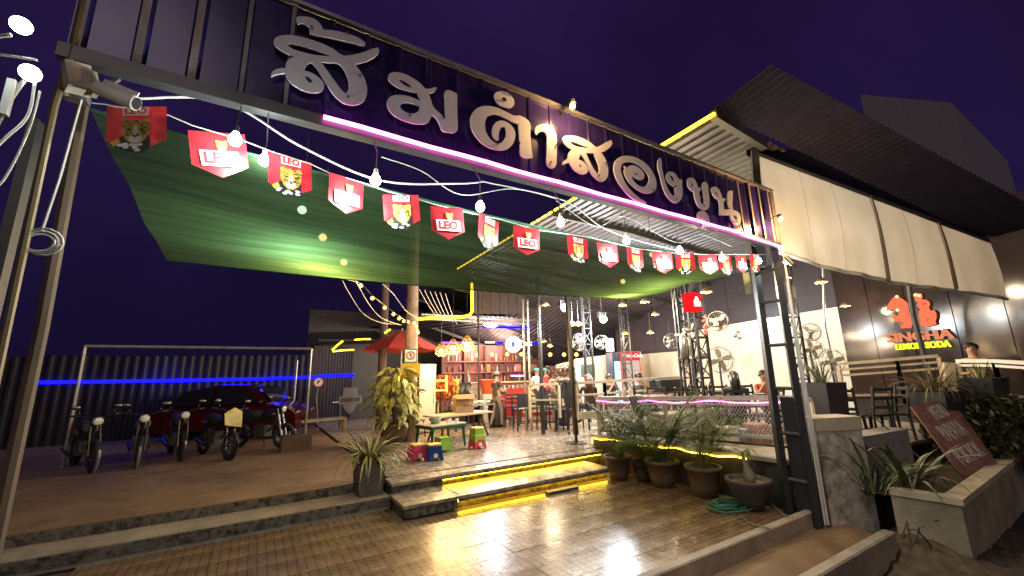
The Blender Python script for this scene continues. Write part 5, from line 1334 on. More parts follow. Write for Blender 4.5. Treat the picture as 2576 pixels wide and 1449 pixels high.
t = table_simple('cooking_table', 'brown wooden stand carrying a wok beside the cream cabinet', 'table', tuple(c), (.9, .6, .86), m_wood, m_wood, R(10), .05, .06)
wk = c + Vector((-.08, 0, .862))
t = thing('wok', 'black wok with a draped white cloth on the wooden stand', 'wok', tuple(wk))
MB().lathe([(.08, 0), (.24, .06), (.34, .14), (.33, .14), (.22, .07), (.001, .02)], (0, 0, 0), 18).obj('pan', m_black, t, smooth=True)
MB().tube([(.33, 0, .13), (.5, .02, .17)], .018, 6).obj('handle', m_dwood, t)
g = MB(); n = 10
for i in range(n + 1):
    for j in range(n + 1): g.v.append((-.25 + .5 * i / n, -.2 + .4 * j / n, .17 + .07 * math.sin(i * 1.1) * math.cos(j * .8) + .10 * math.exp(-((i - 4) ** 2 + (j - 5) ** 2) / 8)))
for i in range(n):
    for j in range(n): a = i * (n + 1) + j; g.f.append([a, a + n + 1, a + n + 2, a + 1]); g.m.append(0)
o = g.obj('towel', m_white, smooth=True); o.location = wk; tag(o, 'crumpled white cloth lying over the wok', 'cloth')
a = P(1045, 1005, D=11.6); b = P(1096, 1005, D=11.6); tz = P(1070, 915, D=11.6).z
t = thing('cream_cabinet', 'tall plain cream cabinet standing right of the utility pole', 'cabinet', (a.x + .3, a.y + .2, ZF))
MB().slab((0, 0, (tz - ZF) / 2 + .02), (.55, .45, tz - ZF - .04), .01).obj('body', M('cabinet_cream', (.46, .38, .28), .6, var=.1, scale=3), t)
MB().mm((-.25, -.236, .08), (.25, -.226, tz - ZF - .08)).obj('door', M('cabinet_door', (.50, .42, .31), .55, var=.08, scale=3), t); MB().tube([(.19, -.25, .8), (.19, -.25, 1.05)], .01, 5).obj('handle', m_chrome, t)
t.rotation_euler = (0, 0, R(12))
# orange flowering bush and yellow light frame
c = P(1118, 1035, D=12.6)
t = thing('orange_bush', 'orange red flowering bush glowing beside the cream cabinet', 'bush', (c.x, c.y, ZF))
m_or = M('orange_petal', (.62, .12, .05), .6, var=.3, scale=9, rgb2=(.75, .26, .12))
g = MB(); q = random.Random(8)
for k in range(900):
    a, e = q.uniform(0, 6.28), q.uniform(-1, 1); rr_ = q.random() ** .33
    p = Vector((.42 * rr_ * math.cos(a) * math.sqrt(1 - e * e), .36 * rr_ * math.sin(a) * math.sqrt(1 - e * e), 1.22 + .42 * rr_ * e))
    u = Vector((q.uniform(-1, 1), q.uniform(-1, 1), q.uniform(-1, 1))).normalized() * .05; w = u.cross(Vector((q.random(), q.random(), 1))).normalized() * .04
    g.add([p - u, p + w, p + u, p - w], [(0, 1, 2, 3)])
o = g.obj('blossom', m_or, t); o['kind'] = 'stuff'
for k in range(5): MB().tube([(0, 0, 0), (.1 * math.cos(k), .1 * math.sin(k), .5), (.3 * math.cos(k * 1.3), .25 * math.sin(k * 1.3), 1.2)], [.03, .02, .01], 5).obj('stem', m_dwood, t)
o = MB().lathe([(.2, 0), (.26, .28), (.28, .34), (.25, .34), (.001, .3)], (c.x, c.y, ZF), 16).obj('clay_pot', M('clay', (.38, .13, .07), .7)); tag(o, 'orange clay pot under the orange flowering bush', 'pot')
fy = [[(1093, 958), (1126, 957)], [(1093, 982), (1126, 981)], [(1123, 945), (1124, 985)]]
for k, e in enumerate(fy):
    o = MB().tube([P(x, y, D=11.9) for x, y in e], .022, 6).obj('led_strip', l_yel); tag(o, ['upper short yellow light bar beside the orange bush', 'lower short yellow light bar beside the orange bush', 'upright yellow light bar right of the orange bush'][k], 'light strip')
o = MB().tube([P(1003, 945, D=10.4), P(1003, 962, D=10.4)], .018, 6).obj('led_strip', l_yel); tag(o, 'tiny upright yellow light bar above the leafy shrub', 'light strip')
for y in (973, 985):
    o = MB().ball(P(1002, y, D=10.4), .02, 8, 6).obj('tiny_lamp', l_yel); tag(o, 'tiny yellow light dot above the leafy shrub', 'light', 'tiny yellow dots above the leafy shrub')
# mannequin like figure of stacked baskets, cleaning stand
c = P(1145, 1000, D=12.8)
t = thing('basket_stack', 'stack of yellow baskets with a dark cloth hung beside it', 'baskets', (c.x, c.y, ZF))
for k in range(4): MB().lathe([(.10, 0), (.15, .2), (.13, .2), (.09, .02)], (0, 0, .55 + .24 * k), 14).obj('basket', yl, t)
MB().slab((0, 0, .27), (.5, .4, .54), .02).obj('stand', m_dwood, t)
a = P(1178, 1030, D=12.6)
o = MB().tube([(a.x, a.y, ZF), (a.x, a.y, 2.1)], .012, 5).obj('stand_rod', m_galv); tag(o, 'thin upright rod beside the yellow baskets', 'rod')
g = MB(); n = 8
for i in range(n + 1):
    for j in range(n + 1): g.v.append((.35 * i / n - .1 + .05 * math.sin(j), .05 * math.sin(i * 1.6), -.55 * j / n * (1 - .25 * i / n)))
for i in range(n):
    for j in range(n): b = i * (n + 1) + j; g.f.append([b, b + n + 1, b + n + 2, b + 1]); g.m.append(0)
o = g.obj('apron_cloth', m_black, smooth=True); o.location = P(1165, 962, D=12.6); tag(o, 'dark cloth hanging from the thin rod by the baskets', 'cloth')

# ------------------------------------------------------------------ the bar
BY = 17.6
def bx(px, Y=BY): return P(px, 930, Y=Y).x
def bz(py, px=1240, Y=BY): return P(px, py, Y=Y).z
bar = thing('bar_shelf', 'tall lit back bar shelf unit lined with rows of bottles', 'shelf', (bx(1240), BY, ZF))
x0, x1 = bx(1112), bx(1365)
m_back = M('bar_back', (.30, .10, .09), .55, var=.35, scale=3)
MB().mm((x0, BY + .25, ZF), (x1, BY + .29, bz(868))).obj('back_panel', m_back, bar, world=True)
zs = [bz(y) for y in (908, 935, 960)]
for z in zs: MB().mm((x0, BY - .02, z - .05), (x1, BY + .245, z)).obj('shelf', M('shelf_board', (.34, .14, .12), .5, var=.15), bar, world=True)
for i in range(6):
    x = x0 + (x1 - x0) * i / 5; MB().mm((x - .03, BY - .03, ZF), (x + .03, BY + .2, bz(870))).obj('upright', m_dwood, bar, world=True)
bp = [[(.035, 0), (.038, .02), (.038, .17), (.014, .23), (.013, .30), (.016, .31)], [(.045, 0), (.05, .02), (.048, .13), (.02, .20), (.018, .27)], [(.03, 0), (.03, .20), (.012, .25), (.012, .33)]]
bmats = [M('bottle_' + n, c, .12, var=0) for n, c in (('amber', (.30, .11, .02)), ('clear', (.50, .48, .44)), ('green', (.04, .14, .05)), ('dark', (.05, .02, .02)), ('pink', (.5, .2, .25)))]
bme = []
for pr in bp:
    for m_ in bmats: bme.append(MB().lathe(pr, (0, 0, 0), 9).mesh('bottle', m_))
for me in bme:
    for p_ in me.polygons: p_.use_smooth = True
q = random.Random(4)
for r_, z in enumerate(zs + [bz(985)]):
    nb = 26 if r_ < 3 else 0
    for k in range(nb):
        x = x0 + .1 + (x1 - x0 - .2) * (k + q.uniform(-.25, .25)) / (nb - 1)
        if q.random() < .12: continue
        bi = q.randrange(len(bme)); o = mobj('bottle', bme[bi], None, (x, BY + .08 + q.uniform(-.04, .05), z), (0, 0, 0), q.uniform(.95, 1.35))
        cn = ['amber', 'clear', 'green', 'dark', 'pink'][bi % 5]; sn = ['top', 'middle', 'bottom'][r_]; hn = ['short necked', 'squat', 'tall slim'][bi // 5]
        tag(o, f'{hn} {cn} glass bottle standing on the {sn} shelf of the back bar', 'bottle', f'{hn} {cn} bottles on the {sn} bar shelf')
for k in range(4):
    w = .5 + .25 * (k % 2); x = x0 + (x1 - x0) * (.42 + .16 * k)
    o = MB().slab((x, BY + .10, zs[1] + .17), (w * .55, .16, .34), .01).obj('carton', M('carton_' + str(k), [(.42, .24, .10), (.12, .06, .05), (.55, .28, .26), (.36, .26, .12)][k], .6)); tag(o, ['brown gift box on the middle bar shelf', 'dark box on the middle bar shelf', 'pink box on the middle bar shelf', 'tan box at the right end of the middle bar shelf'][k], 'box')
lamp('bar_shelf_light', ((x0 + x1) / 2, BY - .5, bz(870)), 85, (1, .66, .52), None, .8)
lamp('bar_shelf_light', ((x0 + x1) / 2 - 1.4, BY - .5, bz(880)), 60, (1, .70, .5), None, .5)
# wall of the building behind the bar
w_ = thing('bar_wall', 'dark back wall behind the bar and the hall', 'wall', (6, 20.5, ZF))
MB().mm((1.8, 20.5, -.3), (17, 20.7, 5.0)).obj('render', M('dark_wall', (.09, .075, .08), .8, var=.25), w_, world=True)
# glowing tubes and little bulbs above the shelf
def strip(px0, py0, px1, py1, D, mat, r, label):
    o = MB().tube([P(px0, py0, D=D), P((px0 + px1) / 2, (py0 + py1) / 2 + .5, D=D), P(px1, py1, D=D)], r, 6).obj('led_strip', mat); return tag(o, label, 'light strip')
strip(1214, 822, 1336, 824, 15.5, l_blue, .045, 'long blue light strip high above the bar')
strip(1112, 862, 1158, 862, 16.5, led('violet', (.22, .05, 1), 5), .045, 'violet light strip above the left end of the bar shelf')
strip(1250, 862, 1265, 862, 16.5, l_blue, .045, 'short blue light piece above the bar beside the round sign')
strip(1340, 862, 1362, 862, 16.5, l_blue, .04, 'short blue light piece above the right end of the bar')
strip(1162, 862, 1192, 862, 16.5, led('peach', (1, .55, .45), 3), .04, 'peach light strip above the bar shelf, left one')
strip(1220, 861, 1245, 861, 16.5, led('peach', (1, .55, .45), 3), .04, 'peach light strip above the bar shelf, right one')
strip(1285, 945, 1318, 945, 16.9, l_pink, .03, 'short pink light strip between the bar shelves')
c = P(1234, 817, D=15.2)
t = thing('ceiling_lamp', 'bright oval white lamp hanging over the bar', 'lamp', tuple(c)); MB().ball(c, .30, 14, 8, (1, .35, .3)).obj('diffuser', E('tube_white', (.95, 1, 1), 22), t, smooth=True, world=True); MB().tube([c + Vector((0, 0, .05)), c + Vector((0, 0, .8))], .015, 5).obj('rod', m_dark, t, world=True)
lamp('ceiling_lamp_light', tuple(c + Vector((0, 0, -.25))), 110, (.95, .98, 1), t, .25)
gb = MB().ball((0, 0, 0), .075, 10, 7).mesh('globe', l_warm)
for k, (x, y) in enumerate(((1200, 893), (1238, 892), (1276, 891), (1312, 891), (1384, 892), (1419, 892), (1450, 892))):
    o = mobj('globe_bulb', gb, None, P(x, y, D=15.8)); tag(o, f'warm globe bulb above the bar counter, {ORD[k]} from the left', 'light bulb', 'globe bulbs over the bar counter')
    if k in (0, 3, 6): lamp('globe_bulb_light', tuple(P(x, y + 3, D=15.4)), 26, (1, .72, .42), None, .1)
# rattan pendants
for k, (x, y, s) in enumerate(((1110, 882, .85), (1140, 876, 1.0), (1175, 867, 1.0))):
    c = P(x, y, D=11.4 + .2 * k)
    t = thing('rattan_pendant', ['small rattan pendant lamp closest to the red parasol', 'bright round rattan pendant lamp in the middle of three', 'teardrop rattan pendant lamp closest to the bar shelf'][k], 'pendant lamp', tuple(c), 0, 'rattan pendants left of the bar')
    g = MB()
    for a in range(16):
        an = math.pi * a / 8
        prof = [(.04, .26), (.12, .14), (.20, .0), (.19, -.10), (.10, -.17)]
        g.tube([c + Vector((r_ * s * math.cos(an), r_ * s * math.sin(an), z_ * s)) for r_, z_ in prof], .008, 4)
    for r_, z_ in ((.12, .14), (.20, 0), (.19, -.10)): g.torus(c + Vector((0, 0, z_ * s)), r_ * s, .008, None, 16, 4)
    g.obj('shade', M('rattan', (.48, .26, .07), .6, var=.2), t, world=True)
    MB().ball(c + Vector((0, 0, -.02)), .085 * s, 12, 8).obj('bulb', E('pendant_bulb', (1, .66, .22), 18), t, smooth=True, world=True)
    MB().tube([c + Vector((0, 0, .26 * s)), c + Vector((0, 0, 1.6))], .008, 4).obj('cord', m_dcable, t, world=True)
    lamp('pendant_light', tuple(c + Vector((0, -.05, -.25))), 30, (1, .64, .28), t, .08)
# round light sign with a bottle neck tail
c = P(1291, 866, D=13.6)
t = thing('round_sign', 'glowing white round sign with a tail like a bottle neck above the counter', 'light sign', tuple(c))
u = Vector((cy_, -sy_, 0)); v = Vector((0, 0, 1))
MB().prism(blob(0, 0, .27, .27, 26), c, u, v, -.10).obj('lit_disc', E('sign_white', (.92, .95, 1), 3.2), t, world=True)
for sg in (-1, 1): MB().tube([c + u * .24 + v * .12 * sg, c + u * .42 + v * .04 * sg, c + u * .62 + v * .045 * sg], .02, 6).obj('tail', MATS['sign_white'], t, world=True)
fr = Matrix((u, v, u.cross(v))).transposed()
MB().torus(c + u.cross(v) * .012, .17, .014, fr, 22, 4).obj('ring', E('sign_rose', (.9, .3, .6), 1.2), t, world=True)
MB().prism([(-.05, -.09), (.02, -.10), (.07, -.02), (.04, .08), (-.03, .10), (-.07, .02)], c + u.cross(v) * .004, u, v, .004).obj('figure', M('sign_blue', (.10, .10, .35), .5), t, world=True)
# counter
cy0 = 13.4
ca_, cb_ = P(1165, 1000, Y=cy0), P(1450, 1000, Y=cy0)
ct = thing('bar_counter', 'long bar counter with a white left end and a red lettered front', 'bar counter', (ca_.x + 2, cy0, ZF))
zt = P(1300, 962, Y=cy0).z
MB().mm((ca_.x, cy0, ZF), (P(1212, 1000, Y=cy0).x, cy0 + .6, zt)).obj('white_front', M('counter_white', (.62, .62, .62), .5, var=.1), ct, world=True)
xr0 = P(1212, 1000, Y=cy0).x + .003
MB().mm((xr0, cy0 + .02, ZF), (cb_.x, cy0 + .6, zt - .22)).obj('red_front', M('counter_red', (.50, .035, .03), .45, var=.15), ct, world=True)
MB().mm((ca_.x - .05, cy0 - .05, zt), (cb_.x + .05, cy0 + .65, zt + .04)).obj('countertop', m_wood, ct, world=True)
MB().mm((xr0, cy0 + .25, zt - .215), (cb_.x, cy0 + .62, zt - .002)).obj('cup_ledge_back', m_wall, ct, world=True)
g = MB(); q = random.Random(9)
for k in range(5):
    p = P(1170 + 9 * k, 985 - 4 * (k % 3), Y=cy0 - .004); g.torus(p, .06 + .02 * (k % 2), .006, Matrix.Rotation(R(90), 3, 'X'), 12, 4, arc=4 + k % 3)
g.obj('line_drawing', m_blk, ct, world=True)
lt = text_me('Sabuyjai', .62, .02, .012, E('neon_letters', (1, .72, .16), 1.6), .25)
p = P(1372, 988, Y=cy0 - .12); mobj('lettering', lt, ct, p - ct.location + Vector((0, -.1, 0)), (R(90), 0, 0), (.92, 1, 1))
cm = [MB().lathe([(.04, 0), (.055, .13), (.05, .13), (.036, .01)], (0, 0, 0), 10).mesh('cup', m_) for m_ in (m_white, M('cup_tan', (.5, .36, .22), .5), M('cup_rose', (.6, .3, .28), .5))]
for k in range(22):
    x = xr0 + .25 + (cb_.x - xr0 - .4) * k / 21
    o = mobj('cup', rnd.choice(cm), None, (x, cy0 + .12, zt - .215)); tag(o, 'cup standing in the row under the bar countertop', 'cup', 'cups in a row along the bar counter')
c = P(1232, 973, D=14.2)
t = thing('cool_box', 'bright orange red cool box with a ribbed front before the counter', 'cool box', (c.x, c.y, ZF), R(-10))
g = MB(); zc = P(1232, 990, D=14.2).z - ZF; zh = P(1232, 957, D=14.2).z - ZF
g.add([(-.22, -.18, zc), (.22, -.18, zc), (.22, .18, zc), (-.22, .18, zc), (-.31, -.26, zh), (.31, -.26, zh), (.31, .26, zh), (-.31, .26, zh)], [(3, 2, 1, 0), (4, 5, 6, 7), (0, 1, 5, 4), (1, 2, 6, 5), (2, 3, 7, 6), (3, 0, 4, 7)])
g.obj('tub', M('tub_orange', (.72, .11, .03), .35, var=.05), t); MB().slab((0, 0, zh + .015), (.68, .58, .03), .008).obj('rim', MATS['tub_orange'], t)
MB().slab((0, 0, zc / 2 - .002), (.62, .5, zc - .006), .02).obj('stand', m_white, t)
c = P(1200, 1010, D=12.4)
t = table_simple('prep_table', 'cluttered preparation table with white bowls before the counter', 'table', (c.x, c.y + .1, ZF), (1.6, .6, .72), m_galv, m_dark, 0, .04, .05)
for k in range(7):
    bowl('white bowl on the cluttered preparation table', Vector((c.x - .7 + .22 * k, c.y + .1 - .1 * (k % 2), ZF + .72)), .08 + .02 * (k % 3), .09, m_white, M('greens', (.07, .16, .04), .6) if k % 2 else None, 'bowl', 'white bowls on the preparation table')
for k, (px, py) in enumerate(((1210, 1062), (1190, 1066), (1232, 1058))):
    c = P(px, py, Z=ZF)
    t = thing('bin', ['round black bin below the preparation table, middle one', 'round black bin below the preparation table, left one', 'round black bin below the preparation table, right one'][k], 'bin', (c.x, c.y + .25, ZF), 0, 'black bins by the preparation table')
    MB().lathe([(.17, 0), (.22, .5), (.23, .52), (.20, .52), (.001, .48)], (0, 0, 0), 14).obj('drum', m_plast, t, smooth=True); MB().torus((0, 0, .5), .225, .012, None, 16, 4).obj('rim', m_dark, t)
# floor pole lit white, middle post with its round foot
for px, lab in ((1319, 'left one of two white lit steel pipes rising by the bar'), (1331, 'right one of two white lit steel pipes rising by the bar')):
    c = P(px, 900, D=12.0); o = MB().tube([(c.x, c.y, ZF), (c.x, c.y, 4.1)], .032, 8).obj('pipe', m_galv); tag(o, lab, 'pipe', 'twin pipes by the bar')
for px, d, lab in ((1204, 13.0, 'thin black post left of the bar counter'), (1361, 11.2, 'black steel post between the bar and the mesh railing')):
    c = P(px, 930, D=d); o = MB().tube([(c.x, c.y, ZF), (c.x, c.y, 4.6)], .055 if px > 1300 else .035, 8).obj('post', m_black); tag(o, lab, 'post')
t = thing('umbrella_post', 'black post on a round flat foot at the front edge of the platform', 'post', (mp.x, mp.y, ZF))
MB().lathe([(.25, 0), (.25, .018), (.06, .03), (.04, .06)], (0, 0, 0), 24).obj('foot', m_dark, t); 
zt_ = P(1437, 745, Y=mp.y).z - ZF
MB().tube([(0, 0, .05), (0, 0, .18)], .03, 8).obj('spigot', m_black, t); MB().bar((0, 0, .18), (-.06, 0, zt_), .085).obj('mast', m_black, t)

# ------------------------------------------------------------------ high chairs and barrel tables by the counter
def ladder_chair(label, loc, rz, seat_h=.74, back_h=1.12, w=.38, slats=3, panel=False, mat=m_black, group='dark bar chairs near the counter', seatm=None):
    t = thing('chair', label, 'chair', loc, rz, group)
    MB().slab((0, 0, seat_h - .02), (w, w, .04), .008).obj('seat', seatm or mat, t)
    for x in (-1, 1):
        MB().bar((x * (w / 2 - .02), w / 2 - .02, seat_h - .041), (x * (w / 2), w / 2, 0), .034).obj('leg', mat, t)
        MB().bar((x * (w / 2 - .02), -w / 2 + .02, seat_h - .041), (x * (w / 2), -w / 2, 0), .034).obj('leg', mat, t)
        MB().bar((x * (w / 2 - .02), -w / 2 + .02, seat_h), (x * (w / 2 - .02), -w / 2 - .05, back_h), .034).obj('back_post', mat, t)
    if panel: MB().box((0, -w / 2 - .02, (seat_h + back_h) / 2 + .02), (w - .08, .02, (back_h - seat_h) * .84)).obj('back_panel', mat, t)
    else:
        for k in range(slats):
            z = seat_h + (back_h - seat_h) * (k + .9) / (slats + .1); MB().box((0, -w / 2 + .02 - .07 * (z - seat_h) / (back_h - seat_h), z - .02), (w - .07, .018, .05)).obj('slat', mat, t)
    for y in (-1, 1): MB().bar((-w / 2 + .01, y * (w / 2 - .01), seat_h * .35), (w / 2 - .01, y * (w / 2 - .01), seat_h * .35), .022).obj('stretcher', mat, t)
    return t
c = P(1257, 1076, Z=ZF)
t = thing('barrel_table', 'black barrel used as a high table beside the waitress', 'barrel', (c.x, c.y + .2, ZF))
MB().lathe([(.21, 0), (.25, .22), (.265, .42), (.25, .62), (.215, .80)], (0, 0, 0), 18).obj('staves', m_black, t, smooth=True)
for z, r_ in ((.12, .236), (.30, .26), (.56, .258), (.70, .236)): MB().torus((0, 0, z), r_ + .004, .012, None, 20, 4).obj('hoop', m_dark, t)
MB().lathe([(.30, 0), (.30, .03)], (0, 0, .801), 20).obj('tabletop', m_dwood, t)
chs = [(1315, 1082, -15, True, 'tall black chair with a solid curved back, right of the barrel'), (1350, 1078, 160, False, 'black ladder back chair, first right of the solid backed one'),
       (1376, 1081, 170, True, 'tall black chair with a pale panel back in the middle of the row'), (1402, 1082, 185, False, 'black ladder back chair left of the round footed post'),
       (1424, 1086, 20, False, 'black ladder back chair directly behind the round footed post'), (1475, 1078, 200, False, 'low black chair right of the round footed post'), (1288, 1070, 150, False, 'black ladder back chair half behind the barrel')]
for px, py, rz, pn, lab in chs:
    c = P(px, py, Z=ZF); ladder_chair(lab, (c.x, c.y, ZF), R(rz), .60, 1.04 if pn else .96, .43, 3, pn)
c = P(1385, 1058, Z=ZF); table_simple('high_table', 'long high table with a pale cloth front behind the bar chairs', 'table', (c.x, c.y + .5, ZF), (2.2, .6, .86), m_wood, m_black, 0, .04, .05)
o = MB().mm((c.x - 1.0, c.y + .16, ZF + .30), (c.x + 1.0, c.y + .175, ZF + .80)).obj('cloth_front', M('patterned_cloth', (.52, .40, .20), .8, var=.4, scale=9)); tag(o, 'yellow patterned cloth hanging from the front of the high table', 'cloth')
g_ = P(1308, 1070, Z=ZF); o = MB().lathe([(.10, 0), (.13, .26), (.11, .26), (.001, .02)], (g_.x - .1, g_.y + .3, ZF), 12).obj('bucket', m_galv); tag(o, 'small grey bucket on the floor between the barrel and the chair', 'bucket')

# ------------------------------------------------------------------ people near the bar
wl = P(1250, 1077, Z=ZF)
t, hc, s = person('waitress with a ponytail and dark top carrying a green bowl beside the barrel', tuple(wl), R(-75), 'walk', 1.62, cloth('brownblack', (.05, .035, .03)), cloth('apron', (.20, .14, .10)), hair='tail', arms=('carry', 'carry'))
hat(t, hc, s, M('cap_grey', (.25, .26, .28), .7), 'cap')
bowl('green bowl held by the waitress', wl + Vector((.32, .1, .97)), .11, .10, M('bowl_green', (.02, .22, .09), .35), None)
c = P(1440, 1093, Z=ZF)
t, hc, s = person('person in black clothes with a black cap standing right behind the round footed post', (c.x, c.y, ZF), R(160), 'stand', 1.66, cloth('black', (.014, .014, .018)), cloth('blackpants', (.016, .015, .017)), arms=('down', 'down'), sleeve=True)
hat(t, hc, s, m_black)
c = P(1399, 1062, Z=ZF)
t, hc, s = person('person in a beige patterned shirt with grey hair, standing left of the round footed post', (c.x, c.y, ZF), R(175), 'stand', 1.66, cloth('camo', (.40, .30, .20)), cloth('khaki', (.16, .12, .09)), M('hair_grey', (.16, .14, .13), .6), arms=('down', 'out'))
for px, py, col, lab in ((1351, 948, (.62, .62, .62), 'bar worker in a white shirt and teal cap behind the counter'), (1374, 948, (.45, .04, .06), 'bar worker in a red shirt and teal cap behind the counter')):
    c = P(px, py, D=14.8)
    t, hc, s = person(lab, (c.x, c.y, ZF + .12), R(160), 'stand', 1.60, cloth('s%d' % px, col), cloth('dk', (.03, .03, .035)), arms=('out', 'out'))
    hat(t, hc, s, M('cap_teal', (.06, .42, .36), .6))
# flower urn
c = P(1370 + 8, 955, D=12.6)
t = thing('flower_vase', 'tall dark vase overflowing with dark red dried flowers near the counter', 'flower arrangement', (c.x + .5, c.y, ZF))
MB().lathe([(.14, 0), (.10, .4), (.13, .9), (.20, 1.25), (.14, 1.35), (.001, 1.33)], (0, 0, 0), 14).obj('vase', m_black, t, smooth=True)
g = MB(); q = random.Random(12)
for k in range(500):
    a, e = q.uniform(0, 6.28), q.uniform(-.6, 1); rr_ = q.random() ** .4
    p = Vector((.46 * rr_ * math.cos(a), .42 * rr_ * math.sin(a), 1.55 + .30 * rr_ * e)); u = Vector((q.uniform(-1, 1), q.uniform(-1, 1), q.uniform(-1, 1))).normalized() * .05; w = u.cross(Vector((q.random(), q.random(), 1))).normalized() * .03
    g.add([p - u, p + w, p + u, p - w], [(0, 1, 2, 3)])
o = g.obj('flowers', M('dried_flower', (.17, .06, .05), .7, var=.5, rgb2=(.36, .2, .16), scale=9), t); o['kind'] = 'stuff'

# ------------------------------------------------------------------ expanded metal railing on the terrace edge
mr = thing('mesh_railing', 'white railing with expanded metal mesh along the terrace edge behind the palms', 'railing', (6.45, 4.8, ZT))
A0, B0 = P(1503, 1003, X=6.24), P(2014, 1001, X=6.72)
A1, B1 = Vector((A0.x, A0.y, .80)), P(2022, 1106, X=6.72); B1 = Vector((B0.x, B0.y, B1.z))
m_rail = M('rail_white', (.50, .45, .40), .5, var=.12)
MB().bar(A0, B0, .05, .07).obj('top_rail', m_rail, mr, world=True)
MB().bar(A0 - Vector((0, 0, .10)), B0 - Vector((0, 0, .10)), .03, .03).obj('mid_rail', m_rail, mr, world=True)
MB().bar(A1, B1, .045, .05).obj('bottom_rail', m_rail, mr, world=True)
MB().bar(A1 - Vector((0, 0, .1)), B1 - Vector((0, 0, .12)), .03, .03).obj('bottom_rail', m_dark, mr, world=True)
for f in (0, .42, 1): MB().bar(A1.lerp(B1, f) - Vector((0, 0, A1.lerp(B1, f).z - ZT)), A0.lerp(B0, f), .055).obj('post', m_rail, mr, world=True)
g = MB(); Ax, Bx = A0 - Vector((0, 0, .11)), B0 - Vector((0, 0, .11))
L = (B1 - A1).length; pit = .052
for i in range(-12, int(L / pit) + 1):
    for s in (0, 1):
        u0, u1 = i * pit, i * pit + 12 * pit * .5
        h0, h1 = (0, 1)
        if s: h0, h1 = 1, 0
        ua, ub = max(0, u0), min(L, u1)
        if ub - ua < .01: continue
        ha = h0 + (h1 - h0) * (ua - u0) / (u1 - u0); hb = h0 + (h1 - h0) * (ub - u0) / (u1 - u0)
        pa_ = A1.lerp(B1, ua / L).lerp(Ax.lerp(Bx, ua / L), ha); pb_ = A1.lerp(B1, ub / L).lerp(Ax.lerp(Bx, ub / L), hb)
        g.tube([pa_, pb_], .0045, 3, cap=False)
o = g.obj('mesh', m_rail, mr, world=True); o['kind'] = 'stuff'
pk_ = [A0.lerp(B0, i / 30) + Vector((-.045, -.01, -.035 - .035 * abs(math.sin(i * .32)) - .004 * math.sin(i * 2.3))) for i in range(31)]
o = MB().tube(pk_, .011, 5).obj('led_rope', led('pinkrope', (1, .25, .62), 4)); tag(o, 'sagging pink light rope along the top of the mesh railing', 'light strip')
o = MB().tube([B0 + Vector((.05, -.04, -.3)), B0 + Vector((.06, -.05, -.55)), B0 + Vector((.07, -.05, -.85))], .014, 5).obj('led_rope', led('magenta', (.85, .15, 1), 8)); tag(o, 'upright magenta light rope on the end post of the mesh railing', 'light strip')
lamp('magenta_glow', tuple(B0 + Vector((.0, -.12, -.55))), 2.2, (.9, .2, 1), None, .1)

# white rails of the upper level
def railing(label, pts, h, bars=(0, .45), post_every=1.2, mat=m_rail, group='pale railings of the hall', w=.06, base=None):
    t = thing('railing', label, 'railing', tuple(pts[0] - Vector((0, 0, h))), 0, group)
    for a, b in zip(pts[:-1], pts[1:]):
        for k in bars: MB().bar(a - Vector((0, 0, k)), b - Vector((0, 0, k)), w if k == 0 else w * .7).obj('rail', mat, t, world=True)
        n = max(1, round((b - a).length / post_every))
        for i in range(n + 1):
            p = a.lerp(b, i / n); MB().bar(p - Vector((0, 0, .03)), p - Vector((0, 0, h)), w).obj('post', mat, t, world=True)
    return t
railing('pale railing from the black post to the cream wall corner', [P(1449, 964, D=9.6), P(1520, 960, D=10.0), P(1708, 949, D=11.2)], .78, (0, .28), 2.2)
railing('pale short railing before the lettered counter', [P(1331, 968, D=11.0), P(1405, 966, D=10.8)], .85, (0, .40), 1.0, M('rail_tan', (.46, .38, .27), .6, var=.2))
a = P(1500, 1045, D=9.4); b = P(1700, 1032, D=10.4)
o = MB().bar(P(1452, 1046, D=9.4), P(1640, 1035, D=9.6), .07, .16).obj('ledge', m_wall); tag(o, 'pale ledge beam under the railing behind the palms', 'ledge')

# ------------------------------------------------------------------ right hall walls
m_brick = M('white_brick', (.66, .62, .55), .7, var=.10, scale=5)
t_ = m_brick.node_tree; bs = t_.nodes['Principled BSDF']; br = t_.nodes.new('ShaderNodeTexBrick'); co = t_.nodes.new('ShaderNodeNewGeometry')
sp_x = t_.nodes.new('ShaderNodeSeparateXYZ'); cb_x = t_.nodes.new('ShaderNodeCombineXYZ')
t_.links.new(co.outputs['Position'], sp_x.inputs[0]); t_.links.new(sp_x.outputs['Y'], cb_x.inputs['X']); t_.links.new(sp_x.outputs['Z'], cb_x.inputs['Y']); t_.links.new(cb_x.outputs[0], br.inputs['Vector'])
br.inputs['Scale'].default_value = 1; br.inputs['Brick Width'].default_value = .25; br.inputs['Row Height'].default_value = .085; br.inputs['Mortar Size'].default_value = .009
inv = t_.nodes.new('ShaderNodeMath'); inv.operation = 'SUBTRACT'; inv.inputs[0].default_value = 1; t_.links.new(br.outputs['Fac'], inv.inputs[1])
bp_ = t_.nodes.new('ShaderNodeBump'); bp_.inputs['Strength'].default_value = 1; bp_.inputs['Distance'].default_value = .02
t_.links.new(inv.outputs[0], bp_.inputs['Height']); t_.links.new(bp_.outputs[0], bs.inputs['Normal'])
WX = 13.2
